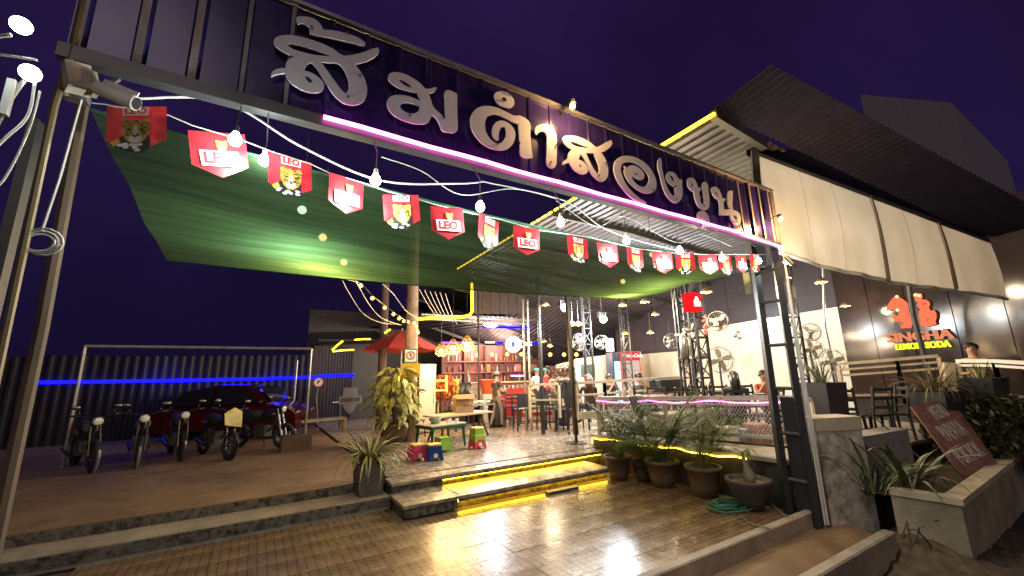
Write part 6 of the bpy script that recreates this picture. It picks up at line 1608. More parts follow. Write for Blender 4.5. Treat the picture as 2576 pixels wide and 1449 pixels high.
def wallquad(name, label, pa, pb, z0, mat, th=.12, cat='wall', group=None):
    t = thing(name, label, cat, (pa.x, pa.y, z0), 0, group)
    d = (Vector((pb.x, pb.y, 0)) - Vector((pa.x, pa.y, 0))).normalized(); n = Vector((-d.y, d.x, 0))
    if n.dot(Vector((pa.x, pa.y, 0))) < 0: n = -n
    a0, b0 = Vector((pa.x, pa.y, z0)), Vector((pb.x, pb.y, z0)); n = n * th
    MB().add([a0, b0, Vector(pb), Vector(pa), a0 + n, b0 + n, Vector(pb) + n, Vector(pa) + n], [(0, 1, 2, 3), (7, 6, 5, 4), (0, 3, 7, 4), (1, 5, 6, 2), (3, 2, 6, 7), (0, 4, 5, 1)]).obj('render', mat, t, world=True)
    return t, d, -n.normalized()
bw, bd_, bn_ = wallquad('brick_wall', 'white painted brick wall of the hall behind the drum fans', P(1793, 823, X=WX), P(2106, 772, X=WX), ZT, m_brick)
cw, cd_, cn_ = wallquad('cream_wall', 'plain cream hall wall decorated with dark butterflies', P(1606, 869, X=WX + .35), P(1794, 822, X=WX + .13), ZT, m_wall)
kE = P(2106, 772, X=WX); kS = Vector((11.75, .9, 4.6)); kC = Vector((kE.x, kE.y, 5.2))
m_gloss = M('glossy_dark_panel', (.028, .019, .017), .14, var=.3, scale=1.5, rvar=.04, spec=.3)
dk = thing('dark_wall', 'glossy dark panelled wall carrying the red glowing drink sign', 'wall', (kE.x, kE.y, ZT))
for i in range(5):
    a = Vector((kE.x, kE.y, 0)).lerp(Vector((kS.x, kS.y, 0)), i / 5); b = Vector((kE.x, kE.y, 0)).lerp(Vector((kS.x, kS.y, 0)), (i + 1) / 5 - .004)
    n = Vector((.08, -.03, 0))
    MB().add([(a.x, a.y, ZT), (b.x, b.y, ZT), (b.x, b.y, 5.0), (a.x, a.y, 5.0), (a.x + .1, a.y, ZT), (b.x + .1, b.y, ZT), (b.x + .1, b.y, 5.0), (a.x + .1, a.y, 5.0)], [(0, 1, 2, 3), (7, 6, 5, 4), (0, 3, 7, 4), (1, 5, 6, 2), (3, 2, 6, 7)]).obj('panel', m_gloss, dk, world=True)
up = thing('upper_wall', 'dark sheet cladding above the white brick wall', 'wall', (WX + .3, 8, 3))
for i in range(8):
    y0, y1 = kE.y + 1.05 * i, kE.y + 1.05 * (i + 1) - .01
    MB().mm((WX + .22, y0, 2.6), (WX + .27, y1, 6.0)).obj('sheet', M('dark_sheet', (.034, .026, .036), .5, .3, var=.25), up, world=True)
# butterflies on the wall
bf = [(1731, 843, .8), (1738, 850, .5), (1674, 868, .9), (1668, 878, .8), (1680, 880, .7), (1714, 902, .5), (1726, 895, .9), (1741, 905, .7), (1728, 920, .5), (1850, 845, .6), (1861, 850, .6), (1857, 835, .5)]
u, v = Vector((0, 1, 0)), Vector((0, 0, 1))
for k, (x, y, s) in enumerate(bf):
    c = P(x, y, X=WX - .004 if k > 8 else WX + .12)
    a = rnd.uniform(-.6, .6)
    w = [(0, 0), (.10, .09), (.13, .03), (.06, -.01), (.10, -.07), (.04, -.09), (0, -.04), (-.04, -.09), (-.10, -.07), (-.06, -.01), (-.13, .03), (-.10, .09)]
    if k <= 8:
        sx_ = (x - 1606) / 188; c = P(x, y, X=WX + .345 - .22 * sx_)
    o = MB().prism([(s * (p[0] * math.cos(a) - p[1] * math.sin(a)), s * (p[0] * math.sin(a) + p[1] * math.cos(a))) for p in w], c, u, v, -.006).obj('butterfly', m_blk)
    tag(o, 'dark butterfly cut out stuck on the white brick wall' if k > 8 else 'dark butterfly cut out stuck on the cream hall wall', 'wall decoration', 'butterflies on the brick wall' if k > 8 else 'butterflies on the cream wall')
# far white rooms at the back
a, b = P(1400, 917, D=17.5), P(1445, 908, D=17.5)
wq, d_, n_ = wallquad('back_wall', 'small cream back wall with a grey vent left of the black post', Vector((a.x, a.y, P(1400, 917, D=17.5).z)), Vector((b.x, b.y, P(1445, 906, D=17.5).z)), ZF, m_wall)
c = P(1415, 922, D=17.3); MB().bar(c, c + d_ * .55, .04, .13).obj('vent', m_galv, wq, world=True)
a, b = P(1447, 902, D=15.5), P(1576, 888, D=15.5)
wq, d_, n_ = wallquad('back_wall', 'white kitchen wall with a sliding window behind the diners', Vector((a.x, a.y, P(1447, 903, D=15.5).z)), Vector((b.x, b.y, P(1576, 886, D=15.5).z)), ZF, m_white)
for k in range(2):
    c = P(1470 + 18 * k, 935, D=15.38); g = MB(); g.prism([(-.13, -.2), (.13, -.2), (.13, .28), (-.13, .28)], c, d_, (0, 0, 1), .01); w = g.obj('window', M('window_glass', (.10, .15, .14), .1, var=.5, scale=20), wq, world=True)
a, b = P(1576, 886, D=16.5), P(1612, 888, D=16.5)
wallquad('back_wall', 'cream wall strip above the drink fridges', Vector((a.x, a.y, a.z)), Vector((b.x, b.y, b.z + .06)), ZF, m_wall)
# fridges
def fridge(label, px, py0, d, w, h, header, glass, word=None):
    c = P(px, py0, D=d); t = thing('drink_fridge', label, 'fridge', (c.x, c.y, c.z - h), R(-22))
    MB().mm((-w / 2, 0, 0), (w / 2, .6, h)).obj('cabinet', M('fridge_' + label[:4], (.05, .07, .16) if header is None else (.5, .05, .05), .4, var=.05), t)
    MB().mm((-w / 2 + .05, -.03, .15), (w / 2 - .05, -.004, h - .32)).obj('door', glass, t)
    for k in range(4): MB().mm((-w / 2 + .06, -.038, .35 + .33 * k), (w / 2 - .06, -.031, .37 + .33 * k)).obj('shelf', m_galv, t)
    if header:
        MB().mm((-w / 2, -.04, h - .28), (w / 2, -.004, h - .02)).obj('header', header, t)
        if word: mobj('lettering', text_me(word, .17, .004, .004, E('text_white', (1, 1, 1), 1.5), .3), t, (0, -.05, h - .15), (R(90), 0, 0))
    return t
fg = E('fridge_glow', (.55, .95, .90), 1.6)
fridge('lit glass door drink fridge with a dark top, left of the red headed one', 1560, 886, 14.6, .62, 1.95, None, fg)
fridge('red headed drink fridge with white script behind the diners', 1588, 884, 14.3, .60, 2.0, E('header_red', (1, .05, .06), 1.2), E('fridge_glow2', (1, .75, .62), .8), 'Coca-Cola')
# ------------------------------------------------------------------ truss columns, red light box
def tri(px, py, d, w=.24):
    c = P(px, py, D=d); return [(c.x - w / 2, c.y), (c.x + w / 2, c.y), (c.x, c.y + w * .8)]
truss('truss_column', 'slender truss column behind the pair of cool floodlights', 'column', tri(1484, 930, 11.5, .26), ZT, 5.2, .028, .42, m_dark, group='steel truss columns of the hall')
truss('truss_column', 'slender truss column beside the drink fridges', 'column', tri(1582, 930, 13.5, .30), ZT, 5.0, .026, .42, m_black, group='steel truss columns of the hall')
tcx = P(1728, 930, D=9.6)
truss('truss_column', 'truss column just left of the red light box truss', 'column', tri(1728, 930, 9.6, .22), ZT, 4.6, .030, .40, m_black, group='steel truss columns of the hall')
truss('truss_column', 'black truss column carrying the glowing red light box', 'column', tri(1776, 930, 9.0, .34), ZT, 4.6, .040, .40, m_black, group='steel truss columns of the hall')
truss('truss_column', 'black truss column right behind the gate tower conduits', 'column', tri(2018, 900, 8.3, .26), ZT, 4.4, .030, .38, m_black, group='steel truss columns of the hall')
o = MB().tube([P(1722, 900, D=9.5), P(1718, 845, D=9.5)], .085, 12).obj('metal_drum', m_galv, smooth=True); tag(o, 'grey metal cylinder strapped to the truss left of the red box', 'cylinder')
for px, d, z0, lab in ((2340, 8.6, ZT, 'slanting grey pole standing in front of the red drink sign'), (2088, 10.2, 1.2, 'thin grey downpipe at the corner of the white brick wall')):
    c = P(px, 930 if px > 2200 else 860, D=d)
    top = P(2284 if px > 2200 else 2074, 690, D=d)
    o = MB().tube([(c.x, c.y, z0), (c.x + (top.x - c.x) * .5, c.y, 2.9), (top.x, top.y, top.z + .2)], .045 if px > 2200 else .03, 7).obj('pole', m_galv if px < 2200 else m_dark); tag(o, lab, 'pole')
c = P(1741, 761, D=8.9)
t = thing('light_box', 'glowing red square light box with a white symbol on the truss column', 'light sign', tuple(c))
ang = R(-18); rot = Matrix.Rotation(ang, 3, 'Z')
MB().box(c, (.30, .22, .40), rot).obj('box', E('box_red', (1, .015, .02), 1.1), t, world=True)
u_ = rot @ Vector((1, 0, 0)); n_ = rot @ Vector((0, -1, 0))
MB().prism([(-.06, -.10), (.10, -.10), (.10, .0), (.06, .02), (.06, .06), (.03, .11), (-.01, .11), (-.03, .05), (-.06, .02)], c + n_ * .112 + u_ * .02, u_, (0, 0, 1), .004).obj('symbol', E('symbol_white', (1, .9, .9), 2.2), t, world=True)
MB().tube([c + Vector((.14, .1, -.1)), c + Vector((.28, .25, -.1))], .02, 5).obj('arm', m_dark, t, world=True)
# cylinder of red flowers tied below the box
c = P(1775, 815, D=8.9); g = MB(); q = random.Random(3)
for k in range(90):
    p = c + Vector((q.uniform(-.05, .05), q.uniform(-.05, .05), q.uniform(-.22, .22))); g.add([p + Vector((q.uniform(-.04, .04), q.uniform(-.04, .04), q.uniform(-.04, .04))) for _ in range(3)], [(0, 1, 2)])
o = g.obj('ribbon_garland', M('garland_pink', (.6, .16, .14), .6)); tag(o, 'pink ribbon garland tied to the truss under the red light box', 'garland')
o = MB().tube([P(1916, 805, X=WX - .06), P(1930, 803, X=WX - .06)], .03, 6).obj('led_strip', E('led_cyan', (.55, 1, .95), 14)); tag(o, 'short cyan white light strip on top of the white brick wall', 'light strip')
lamp('cyan_wash', tuple(P(1922, 806, X=WX - .35)), 14, (.62, 1, .95), None, .1)
# ------------------------------------------------------------------ fans
def fan(label, c, r, face, stand=None, mat=m_galv, group='wall and pole fans of the hall', wall=True, blades=3):
    t = thing('fan', label, 'fan', tuple(c), face, group)
    rot = Matrix.Rotation(R(90), 3, 'X')
    g = MB()
    for k in range(12):
        a = math.pi * k / 6; g.tube([(.0, -.10, 0), (r * .6 * math.cos(a), -.10, r * .6 * math.sin(a)), (r * math.cos(a), -.03, r * math.sin(a)), (r * .9 * math.cos(a), .06, r * .9 * math.sin(a))], .0045, 3)
    for q in (.3, .55, .8, 1.0): g.torus((0, -.10 + .07 * q ** 3, 0), r * q, .005, rot, 24, 3)
    g.torus((0, .05, 0), r * .95, .008, rot, 24, 4)
    g.obj('guard', m_galv, t)
    g = MB()
    for k in range(blades):
        a = 2 * math.pi * k / blades + .3
        poly = [(.05, -.03), (r * .5, -r * .22), (r * .86, -r * .16), (r * .88, r * .10), (r * .5, r * .18), (.05, .04)]
        vs = [(x * math.cos(a) - y * math.sin(a), -.03 + .09 * y, x * math.sin(a) + y * math.cos(a)) for x, y in poly]; g.add(vs, [list(range(6))])
    g.obj('blades', mat, t); MB().lathe([(.055, 0), (.06, .10), (.04, .20)], (0, -.05, 0), 12, Matrix.Rotation(R(-90), 3, 'X')).obj('motor', mat, t, smooth=True)
    MB().lathe([(.05, 0), (.03, .02)], (0, -.11, 0), 12, rot).obj('hub_cap', mat, t)
    if stand: MB().tube([(0, .1, -.02), (0, .12, -stand)], .024, 6).obj('stand', m_dark, t); MB().lathe([(.24, -stand), (.22, -stand + .03), (.03, -stand + .06)], (0, .12, 0), 14).obj('base', m_dark, t)
    if wall: MB().tube([(0, .1, -.02), (.0, .2, -.12), (.0, .34, -.10)], .03, 6).obj('bracket', m_white, t)
    return t
tn = M('fan_tan', (.42, .28, .16), .5)
fan('white wall fan right of the black post', P(1456, 861, D=11.2), .24, R(20)); fan('white pole fan between the truss columns, facing away', P(1513, 861, D=11.6), .20, R(120))
fan('dusty pole fan above the metal cylinder', P(1735, 830, D=9.3), .22, R(60)); fan('tan fan tilted upward on the red box truss', P(1806, 808, D=8.6), .21, R(110), mat=tn)
fan('small pale wall fan in front of the cream wall', P(1690, 858, D=10.4), .20, R(-30))
fan('pale pole fan above the drum fans on the right', P(2040, 835, D=9.2), .20, R(-60))
for px, py, d, r, lab, rz in ((1744, 903, 10.3, .40, 'large drum fan in front of the butterfly wall', -28), (1812, 905, 10.2, .33, 'drum fan before the white brick wall, next to the butterfly wall', -40),
                          (2042, 878, 9.6, .25, 'smaller drum fan seen behind the gate tower truss', -45), (2094, 908, 9.9, .29, 'drum fan at the right end of the white brick wall', -50)):
    c = P(px, py, D=d); fan(lab, c, r, R(rz), c.z - ZT - .02, M('fan_grey', (.34, .31, .27), .5), 'drum fans along the brick wall', False, 4)
# ------------------------------------------------------------------ hanging lamps of the hall
def shade_lamp(px, py, d, label, watts=26, rgb=(1, .77, .50), em=None, s=.78, group='small shaded lamps under the hall roof', light=True):
    c = P(px, py, D=d); t = thing('shade_lamp', label, 'lamp', tuple(c), 0, group)
    MB().lathe([(.05 * s, .10 * s), (.09 * s, .05 * s), (.15 * s, -.03 * s), (.14 * s, -.03 * s), (.08 * s, .045 * s)], c, 14).obj('shade', M('lamp_shade', (.32, .22, .10), .4, .3), t, smooth=True, world=True)
    MB().ball(c + Vector((0, 0, -.01)), .06 * s, 10, 7).obj('bulb', em or l_warm, t, smooth=True, world=True)
    MB().tube([c + Vector((0, 0, .1 * s)), c + Vector((0, 0, .1 * s + .55))], .007, 4).obj('cord', m_dcable, t, world=True)
    if light: lamp('shade_lamp_light', tuple(c + Vector((0, 0, -.14))), watts, rgb, t, .08)
for x, y, d, lab, w in ((1776, 733, 8.4, 'bright amber lamp right of the red light box', 60), (2065, 708, 8.6, 'amber lamp with a clear wide shade above the brick wall', 46), (1622, 758, 10.0, 'amber shaded lamp hanging at the rear edge of the green net', 45),
                       (1440, 816, 10.6, 'left one of the two close amber lamps beside the black post', 20), (1455, 816, 10.6, 'right one of the two close amber lamps beside the black post', 0), (1566, 767, 11, 'small amber lamp left of the roof stripes', 14),
                       (1648, 790, 12, 'small amber lamp under the corrugated roof stripes', 14), (1572, 838, 13.5, 'low amber lamp above the drink fridges', 24), (1636, 836, 12.8, 'low amber lamp before the cream wall, left one', 24), (1686, 858, 12.0, 'low amber lamp before the cream wall, right one', 24),
                       (1368, 858, 13.6, 'round amber lamp between the bar and the black post', 30), (1372, 766, 11.5, 'small amber lamp on the roof above the bar', 12), (1384, 870, 14, 'dim amber spot lamp right of the bar shelf', 14), (2126, 768, 10.2, 'small amber lamp on the dark wall beside the brick wall', 16)):
    shade_lamp(x, y, d, lab, w, light=w > 0)
for k, (x, y, d) in enumerate(((1421, 774, 10.5), (1518, 803, 11.5))):
    c = P(x, y, D=d); t = thing('roof_floodlight', ['bright cool floodlight under the roof, closer to the bar', 'bright cool floodlight under the roof, right of the first'][k], 'floodlight', tuple(c), 0, 'cool floodlights under the hall roof')
    MB().ball(c, .10, 12, 8).obj('lens', l_cool, t, smooth=True, world=True); MB().box(c + Vector((0, .06, .12)), (.26, .10, .16)).obj('housing', m_dark, t, world=True)
    MB().tube([c + Vector((0, .06, .2)), c + Vector((0, .06, .9))], .012, 5).obj('rod', m_dark, t, world=True)
    lamp('roof_floodlight_lamp', tuple(c + Vector((0, -.1, -.14))), 135, (.86, .95, 1), t, .12)
# speakers / boards
o = MB().box(P(1534, 868, D=12.5), (.22, .12, .40)).obj('loudspeaker', M('speaker_grey', (.42, .40, .36), .6)); tag(o, 'pale box loudspeaker right of the pole fans', 'loudspeaker')

# ------------------------------------------------------------------ diners, tables and chairs on the terrace
hall_seat = ZT
def chair_at(px, py, d, rz, lab, **k):
    c = P(px, py, D=d); return ladder_chair(lab, (c.x, c.y, ZT + .001), rz, .45, .92, .44, 3, group='dark slatted chairs on the terrace', **k)
chair_at(1846, 1000, 7.9, R(-48), 'dark slatted chair holding the long haired woman'); chair_at(1925, 1000, 7.6, R(40), 'dark slatted chair right behind the gate tower')
chair_at(1885, 960, 9.6, R(150), 'dark slatted chair across the table from the woman'); chair_at(1722, 985, 8.9, R(-50), 'empty dark slatted chair before the concrete bench')
chair_at(1640, 985, 9.4, R(110), 'dark slatted chair half way along the pale railing'); chair_at(1665, 930, 12, R(160), 'dark chair with its back to the cream wall, left one'); chair_at(1700, 925, 12, R(190), 'dark chair with its back to the cream wall, right one')
chair_at(1755, 955, 10.2, R(-60), 'dark slatted chair with a red cushion in front of the drum fan', seatm=M('cushion_red', (.5, .05, .06), .7)); chair_at(1790, 952, 10, R(-30), 'dark slatted chair under the red box truss')
chair_at(2120, 1000, 7.2, R(-80), 'dark slatted chair left of the long terrace table'); chair_at(2180, 985, 7.4, R(-20), 'dark slatted chair before the long terrace table'); chair_at(2225, 985, 7.5, R(40), 'dark slatted chair at the right end of the long terrace table')
for px, py, d, w, rz, lab in ((1600, 990, 9.2, 1.5, -15, 'dark table beside the pale railing'), (1888, 985, 8.5, 1.2, -35, 'dark dining table between the woman and the orange shirt'), (1680, 945, 11, 1.6, -20, 'dark table holding a black case near the cream wall'),
                              (2150, 990, 7.8, 1.7, -35, 'long dark table on the terrace before the brick wall'), (1770, 950, 10.6, 1.2, -30, 'dark table in front of the drum fans')):
    c = P(px, py, D=d); table_simple('dining_table', lab, 'table', (c.x, c.y, ZT), (w, .75, .74), m_dwood, m_black, R(rz), .04, .05, group='dark dining tables on the terrace')
c = P(1672, 925, D=11); o = MB().slab((c.x, c.y, ZT + .74 + .16), (.9, .35, .3), .02).obj('equipment_case', m_black); tag(o, 'black equipment case on the table near the cream wall', 'case')
c = P(1700, 1000, D=8.6); o = MB().slab((c.x + .3, c.y, ZT + .22), (1.9, .5, .44), .02).obj('concrete_bench', m_conc); tag(o, 'low concrete bench on the terrace behind the mesh railing', 'bench'); o.rotation_euler = (0, 0, 0)
c = P(1605, 1012, D=7.9); o = MB().box((c.x, c.y, ZT + .66), (.36, .03, .30), Matrix.Rotation(R(-20), 3, 'X')).obj('menu_folder', M('navy', (.02, .02, .04), .4)); tag(o, 'dark menu folder standing behind the mesh railing', 'folder')
def diner(px, d, face, lab, shirt, hair='short', arms=('table', 'table'), hm=None, cap=None, h=1.62):
    c = P(px, 960, D=d); t, hc, s = person(lab, (c.x, c.y, ZT), face, 'sit', h, shirt, cloth('jeans', (.04, .045, .07)), hm, hair, arms)
    if cap: hat(t, hc, s, cap)
diner(1480, 10.3, R(-20), 'seated person with long red brown hair seen from behind at the pale railing', cloth('brown', (.06, .035, .03)), 'long', hm=M('hair_red', (.09, .025, .018), .45, var=.3, scale=40))
diner(1532, 11.0, R(170), 'seated person in a dark shirt holding both hands to the face', cloth('charcoal', (.035, .03, .03)), 'short', ('face', 'face'))
diner(1606, 10.8, R(150), 'seated person in a dark cap and striped top right of the fridges', cloth('stripe', (.09, .08, .075)), 'short', ('face', 'table'), cap=m_black)
diner(1847, 7.95, R(-48), 'seated woman with long dark hair seen from behind in a grey top', cloth('greytop', (.085, .08, .07)), 'long')
diner(1922, 9.0, R(130), 'seated person in an orange red shirt behind the gate tower', cloth('orange', (.45, .10, .06)), 'short', ('table', 'face'))
c = P(2464, 960, D=7.5); person('person in a cream shirt leaning behind the white rail at the far right', (c.x, c.y, ZT), R(100), 'stand', 1.62, cloth('cream', (.55, .47, .30)), cloth('jeans', (.04, .045, .07)), None, 'short', ('table', 'table'), lean=-.12)
for k in range(8):
    c = P(1560 + 12 * (k % 4), 985, D=9.2 + .1 * k); o = MB().lathe([(.03, 0), (.035, .14), (.012, .19), (.012, .24)] if k % 2 else [(.035, 0), (.045, .11), (.04, .11), (.03, .01)], (c.x, c.y, ZT + .741), 9).obj('drink', bmats[k % 4] if k % 2 else m_white); tag(o, 'small bottle or cup on the dark table beside the pale railing', 'drink', 'drinks on the table beside the railing')
c = P(1888, 985, D=8.5)
for k in range(5): o = MB().lathe([(.05, 0), (.09, .03), (.085, .03), (.04, .006)], (c.x - .3 + .15 * k, c.y - .1 + .08 * (k % 3), ZT + .741), 12).obj('plate', m_white); tag(o, 'small white dish on the dining table beside the woman', 'dish', 'dishes on the dining table')
# boxes stored below the terrace tables, seen through the mesh
for k, (px, py, w, h, mat) in enumerate(((1905, 1075, .30, .34, M('bin_rose', (.40, .19, .15), .6)), (1830, 1080, .26, .3, m_wall), (1875, 1080, .2, .26, m_galv), (1960, 1080, .22, .3, m_wood))):
    c = P(px, py, D=6.9); o = MB().slab((c.x + .3, c.y + .2, ZT + h / 2 + .001), (w, w, h), .02).obj('storage_box', mat); tag(o, ['rose coloured box seen through the mesh railing', 'cream box left of the rose one behind the mesh railing', 'small grey box next to the rose one behind the mesh railing', 'wooden box right of the rose one behind the mesh railing'][k], 'box')

# ------------------------------------------------------------------ stone pillar, planter wall and menu board at the right
m_stone = M('mossy_render', (.40, .32, .25), .8, var=.6, scale=5.5, bump=.7, bscale=14, rvar=.1, rgb2=(.60, .51, .42))
m_cap = M('pillar_cap', (.42, .35, .25), .75, var=.15, scale=5, bump=.3)
pil = thing('stone_pillar', 'squat weathered concrete pillar with a pale cap beside the gate tower', 'pillar', (6.75, 2.66, -.1))
pq = [(6.44, 2.80), (7.10, 2.53), (7.26, 2.86), (6.60, 3.13)]
def poly_block(pq, z0, z1, gx=0):
    cx_, cy2 = sum(p[0] for p in pq) / 4, sum(p[1] for p in pq) / 4
    q = [(cx_ + (x - cx_) * (1 + gx), cy2 + (y - cy2) * (1 + gx)) for x, y in pq]
    g = MB(); g.add([(x, y, z0) for x, y in q] + [(x, y, z1) for x, y in q], [(3, 2, 1, 0), (4, 5, 6, 7)] + [(i, (i + 1) % 4, (i + 1) % 4 + 4, i + 4) for i in range(4)]); return g
poly_block(pq, -.32, 1.055).obj('shaft', m_stone, pil, world=True); poly_block(pq, 1.056, 1.225, .05).obj('cap', m_cap, pil, world=True)
poly_block([(7.12, 2.56), (8.5, 2.45), (8.6, 2.75), (7.28, 2.86)], -.32, .95).obj('side_wall', M('grey_render', (.24, .225, .20), .85, var=.15), pil, world=True)
# planter trough
ZPL = .42
c0, c1, c2, c3 = P(2237, 1228, Z=ZPL), P(2414, 1255, Z=ZPL), P(2640, 1083, Z=ZPL), None
pl = thing('planter_wall', 'low weathered concrete planter trough in front of the menu board', 'planter', (c1.x, c1.y, -.3))
dX = (Vector((c2.x, c2.y, 0)) - Vector((c1.x, c1.y, 0))).normalized()
if c2.x > 14: c2 = Vector((c1.x, c1.y, ZPL)) + dX * 4
m_plw = M('planter_render', (.30, .24, .165), .85, var=.4, scale=2.6, bump=.5, bscale=10, rgb2=(.38, .31, .22))
def wallseg(a, b, z0, z1, th, inward, name, mat, ov=0):
    a, b = Vector((a.x, a.y, 0)), Vector((b.x, b.y, 0)); n = Vector(inward).normalized() * th; o_ = -Vector(inward).normalized() * ov
    MB().add([a + o_ + Vector((0, 0, z0)), b + o_ + Vector((0, 0, z0)), b + n + Vector((0, 0, z0)), a + n + Vector((0, 0, z0)), a + o_ + Vector((0, 0, z1)), b + o_ + Vector((0, 0, z1)), b + n + Vector((0, 0, z1)), a + n + Vector((0, 0, z1))],
             [(3, 2, 1, 0), (4, 5, 6, 7), (0, 1, 5, 4), (1, 2, 6, 5), (2, 3, 7, 6), (3, 0, 4, 7)]).obj(name, mat, pl, world=True)
inX = Vector((-dX.y, dX.x, 0))
if inX.y < 0: inX = -inX
dY = (Vector((c0.x, c0.y, 0)) - Vector((c1.x, c1.y, 0))).normalized()
wallseg(c1, Vector((c2.x, c2.y, 0)), -.33, ZPL - .07, .12, inX, 'front_wall', m_plw)
wallseg(c1 + inX * .121, c0, -.33, ZPL - .071, .12, dX, 'end_wall', m_plw)
wallseg(c1 - dX * .03, Vector((c2.x, c2.y, 0)), ZPL - .069, ZPL, .15, inX, 'coping', m_cap, .03)
wallseg(c1 + inX * .151, c0, ZPL - .069, ZPL - .001, .15, dX, 'coping', m_cap, .03)
sp = Vector((c1.x, c1.y, 0)) + dX * .1 + inX * .1
g = MB(); e1, e2 = dX * 4, inX * .9
g.quad(sp + Vector((0, 0, ZPL - .12)), sp + e1 + Vector((0, 0, ZPL - .12)), sp + e1 + e2 + Vector((0, 0, ZPL - .12)), sp + e2 + Vector((0, 0, ZPL - .12))); g.obj('soil', m_soil, pl, world=True)
# rusty board leaning in the planter
b1, b2 = P(2421, 1222, Z=ZPL + .01), P(2512, 1172, Z=ZPL + .01)
t1, t2 = P(2228, 1018, D=6.9), P(2342, 1006, D=7.4)
b1, b2 = P(2432, 1212, D=5.7), P(2512, 1170, D=6.1)
t1, t2 = P(2290, 1020, D=6.5), P(2394, 1003, D=6.9)
mb = thing('menu_board', 'faded reddish brown board with worn white lettering leaning over the planter', 'sign board', tuple(b1))
uu_ = (b2 - b1); vv_ = (t1 - b1); nn = uu_.cross(vv_).normalized()
if nn.dot(EYE - b1) < 0: nn = -nn
m_bd = M('board_red', (.23, .095, .075), .6, var=.35, scale=7, rgb2=(.30, .15, .12))
bw_ = .035
g = MB(); q_ = [b1, b2, t2, t1]; g.add([tuple(p) for p in q_] + [tuple(p - nn * .025) for p in q_], [(0, 1, 2, 3), (7, 6, 5, 4)] + [(i, (i + 1) % 4 + 0, (i + 1) % 4 + 4, i + 4) for i in range(4)]); g.obj('panel', m_bd, mb, world=True)
g = MB()
f1 = P(2178, 1030, D=6.4); f2 = P(2395, 1225, D=5.6)
MB().tube([f2, f1, t1], .012, 6).obj('frame_tube', m_dark, mb, world=True); MB().tube([f2, b1, b2], .012, 6).obj('frame_tube', m_dark, mb, world=True)
ww = M('worn_white', (.46, .42, .40), .7, var=.35, scale=30)
U, V = uu_.normalized(), vv_.normalized(); V = (V - U * V.dot(U)).normalized(); N_ = U.cross(V)
if N_.dot(nn) < 0: U = -U; N_ = U.cross(V); 
Rm = Matrix((U, V, N_)).transposed()
for k, (wd, f, sx_) in enumerate((('MENU', .84, .25), ('PAPAYA', .56, .29), ('POK POK', .25, .27))):
    c = b1.lerp(t1, f).lerp(b2.lerp(t2, f), .5) + nn * .004
    me = text_me(wd, sx_ * 1.0, .002, .004, ww); o = mobj('lettering', me, mb, c - mb.location, Rm.to_euler(), (.62, 1.15, 1))
o = None
g = MB(); nx, ny = 26, 16; q = random.Random(6)
for i in range(nx + 1):
    for j in range(ny + 1):
        x, y = 5.6 + 3.2 * i / nx, 1.2 + 1.5 * j / ny; z = -.27 + .20 * math.exp(-((x - 6.75) ** 2 / .35 + (y - 2.1) ** 2 / .25)) + q.uniform(-.02, .02); g.v.append((x, y, z))
for i in range(nx):
    for j in range(ny): a = i * (ny + 1) + j; g.f.append([a, a + ny + 1, a + ny + 2, a + 1]); g.m.append(0)
struct(g.obj('soil', M('rubble_soil', (.10, .07, .045), .95, var=.5, scale=9, bump=.9, bscale=18)))
for k in range(7):
    p = Vector((6.75 + q.uniform(-.3, .3), 2.1 + q.uniform(-.25, .25), -.1)); e = p + Vector((q.uniform(-.4, .4), q.uniform(-.3, .2), q.uniform(.05, .3)))
    o = MB().tube([p, p.lerp(e, .5) + Vector((0, 0, .08)), e], [.012, .008, .004], 5).obj('dry_twig', m_dwood); tag(o, 'dry bent twig on the rubble heap before the stone pillar', 'twig', 'dry twigs on the rubble heap')
# leafy plants in and around the planter
def blade_plant(name, label, c, nb, L, mat, seed, cat='plant', arch=(60, 100, 140), spread=.1, w=.03, zoff=0):
    rr = random.Random(seed); t = thing(name, label, cat, tuple(c)); ms = [blade_me('blade', L, w, mat, R(a)) for a in arch]
    for k in range(nb):
        a = rr.uniform(0, 6.28); r = spread * rr.random()
        mobj('blade', rr.choice(ms), t, (r * math.cos(a), r * math.sin(a), zoff), (rr.uniform(-.3, .3), rr.uniform(-.25, .25), a), rr.uniform(.6, 1.2))
    return t
p = Vector((c1.x, c1.y, 0)) + dX * .55 + inX * .55
blade_plant('arching_plant', 'long strap leaves arching behind the leaning menu board', (p.x, p.y, ZPL - .12), 34, .95, M('leaf_strap', (.06, .085, .03), .5, var=.4, rgb2=(.17, .19, .08)), 41, w=.05, spread=.3)
p2 = Vector((c1.x, c1.y, 0)) + dX * .2 + inX * .8
blade_plant('arching_plant', 'strap leaves beside the grey face of the stone pillar', (p2.x, p2.y, ZPL - .12), 26, .85, MATS['leaf_strap'], 42, w=.045, spread=.2)
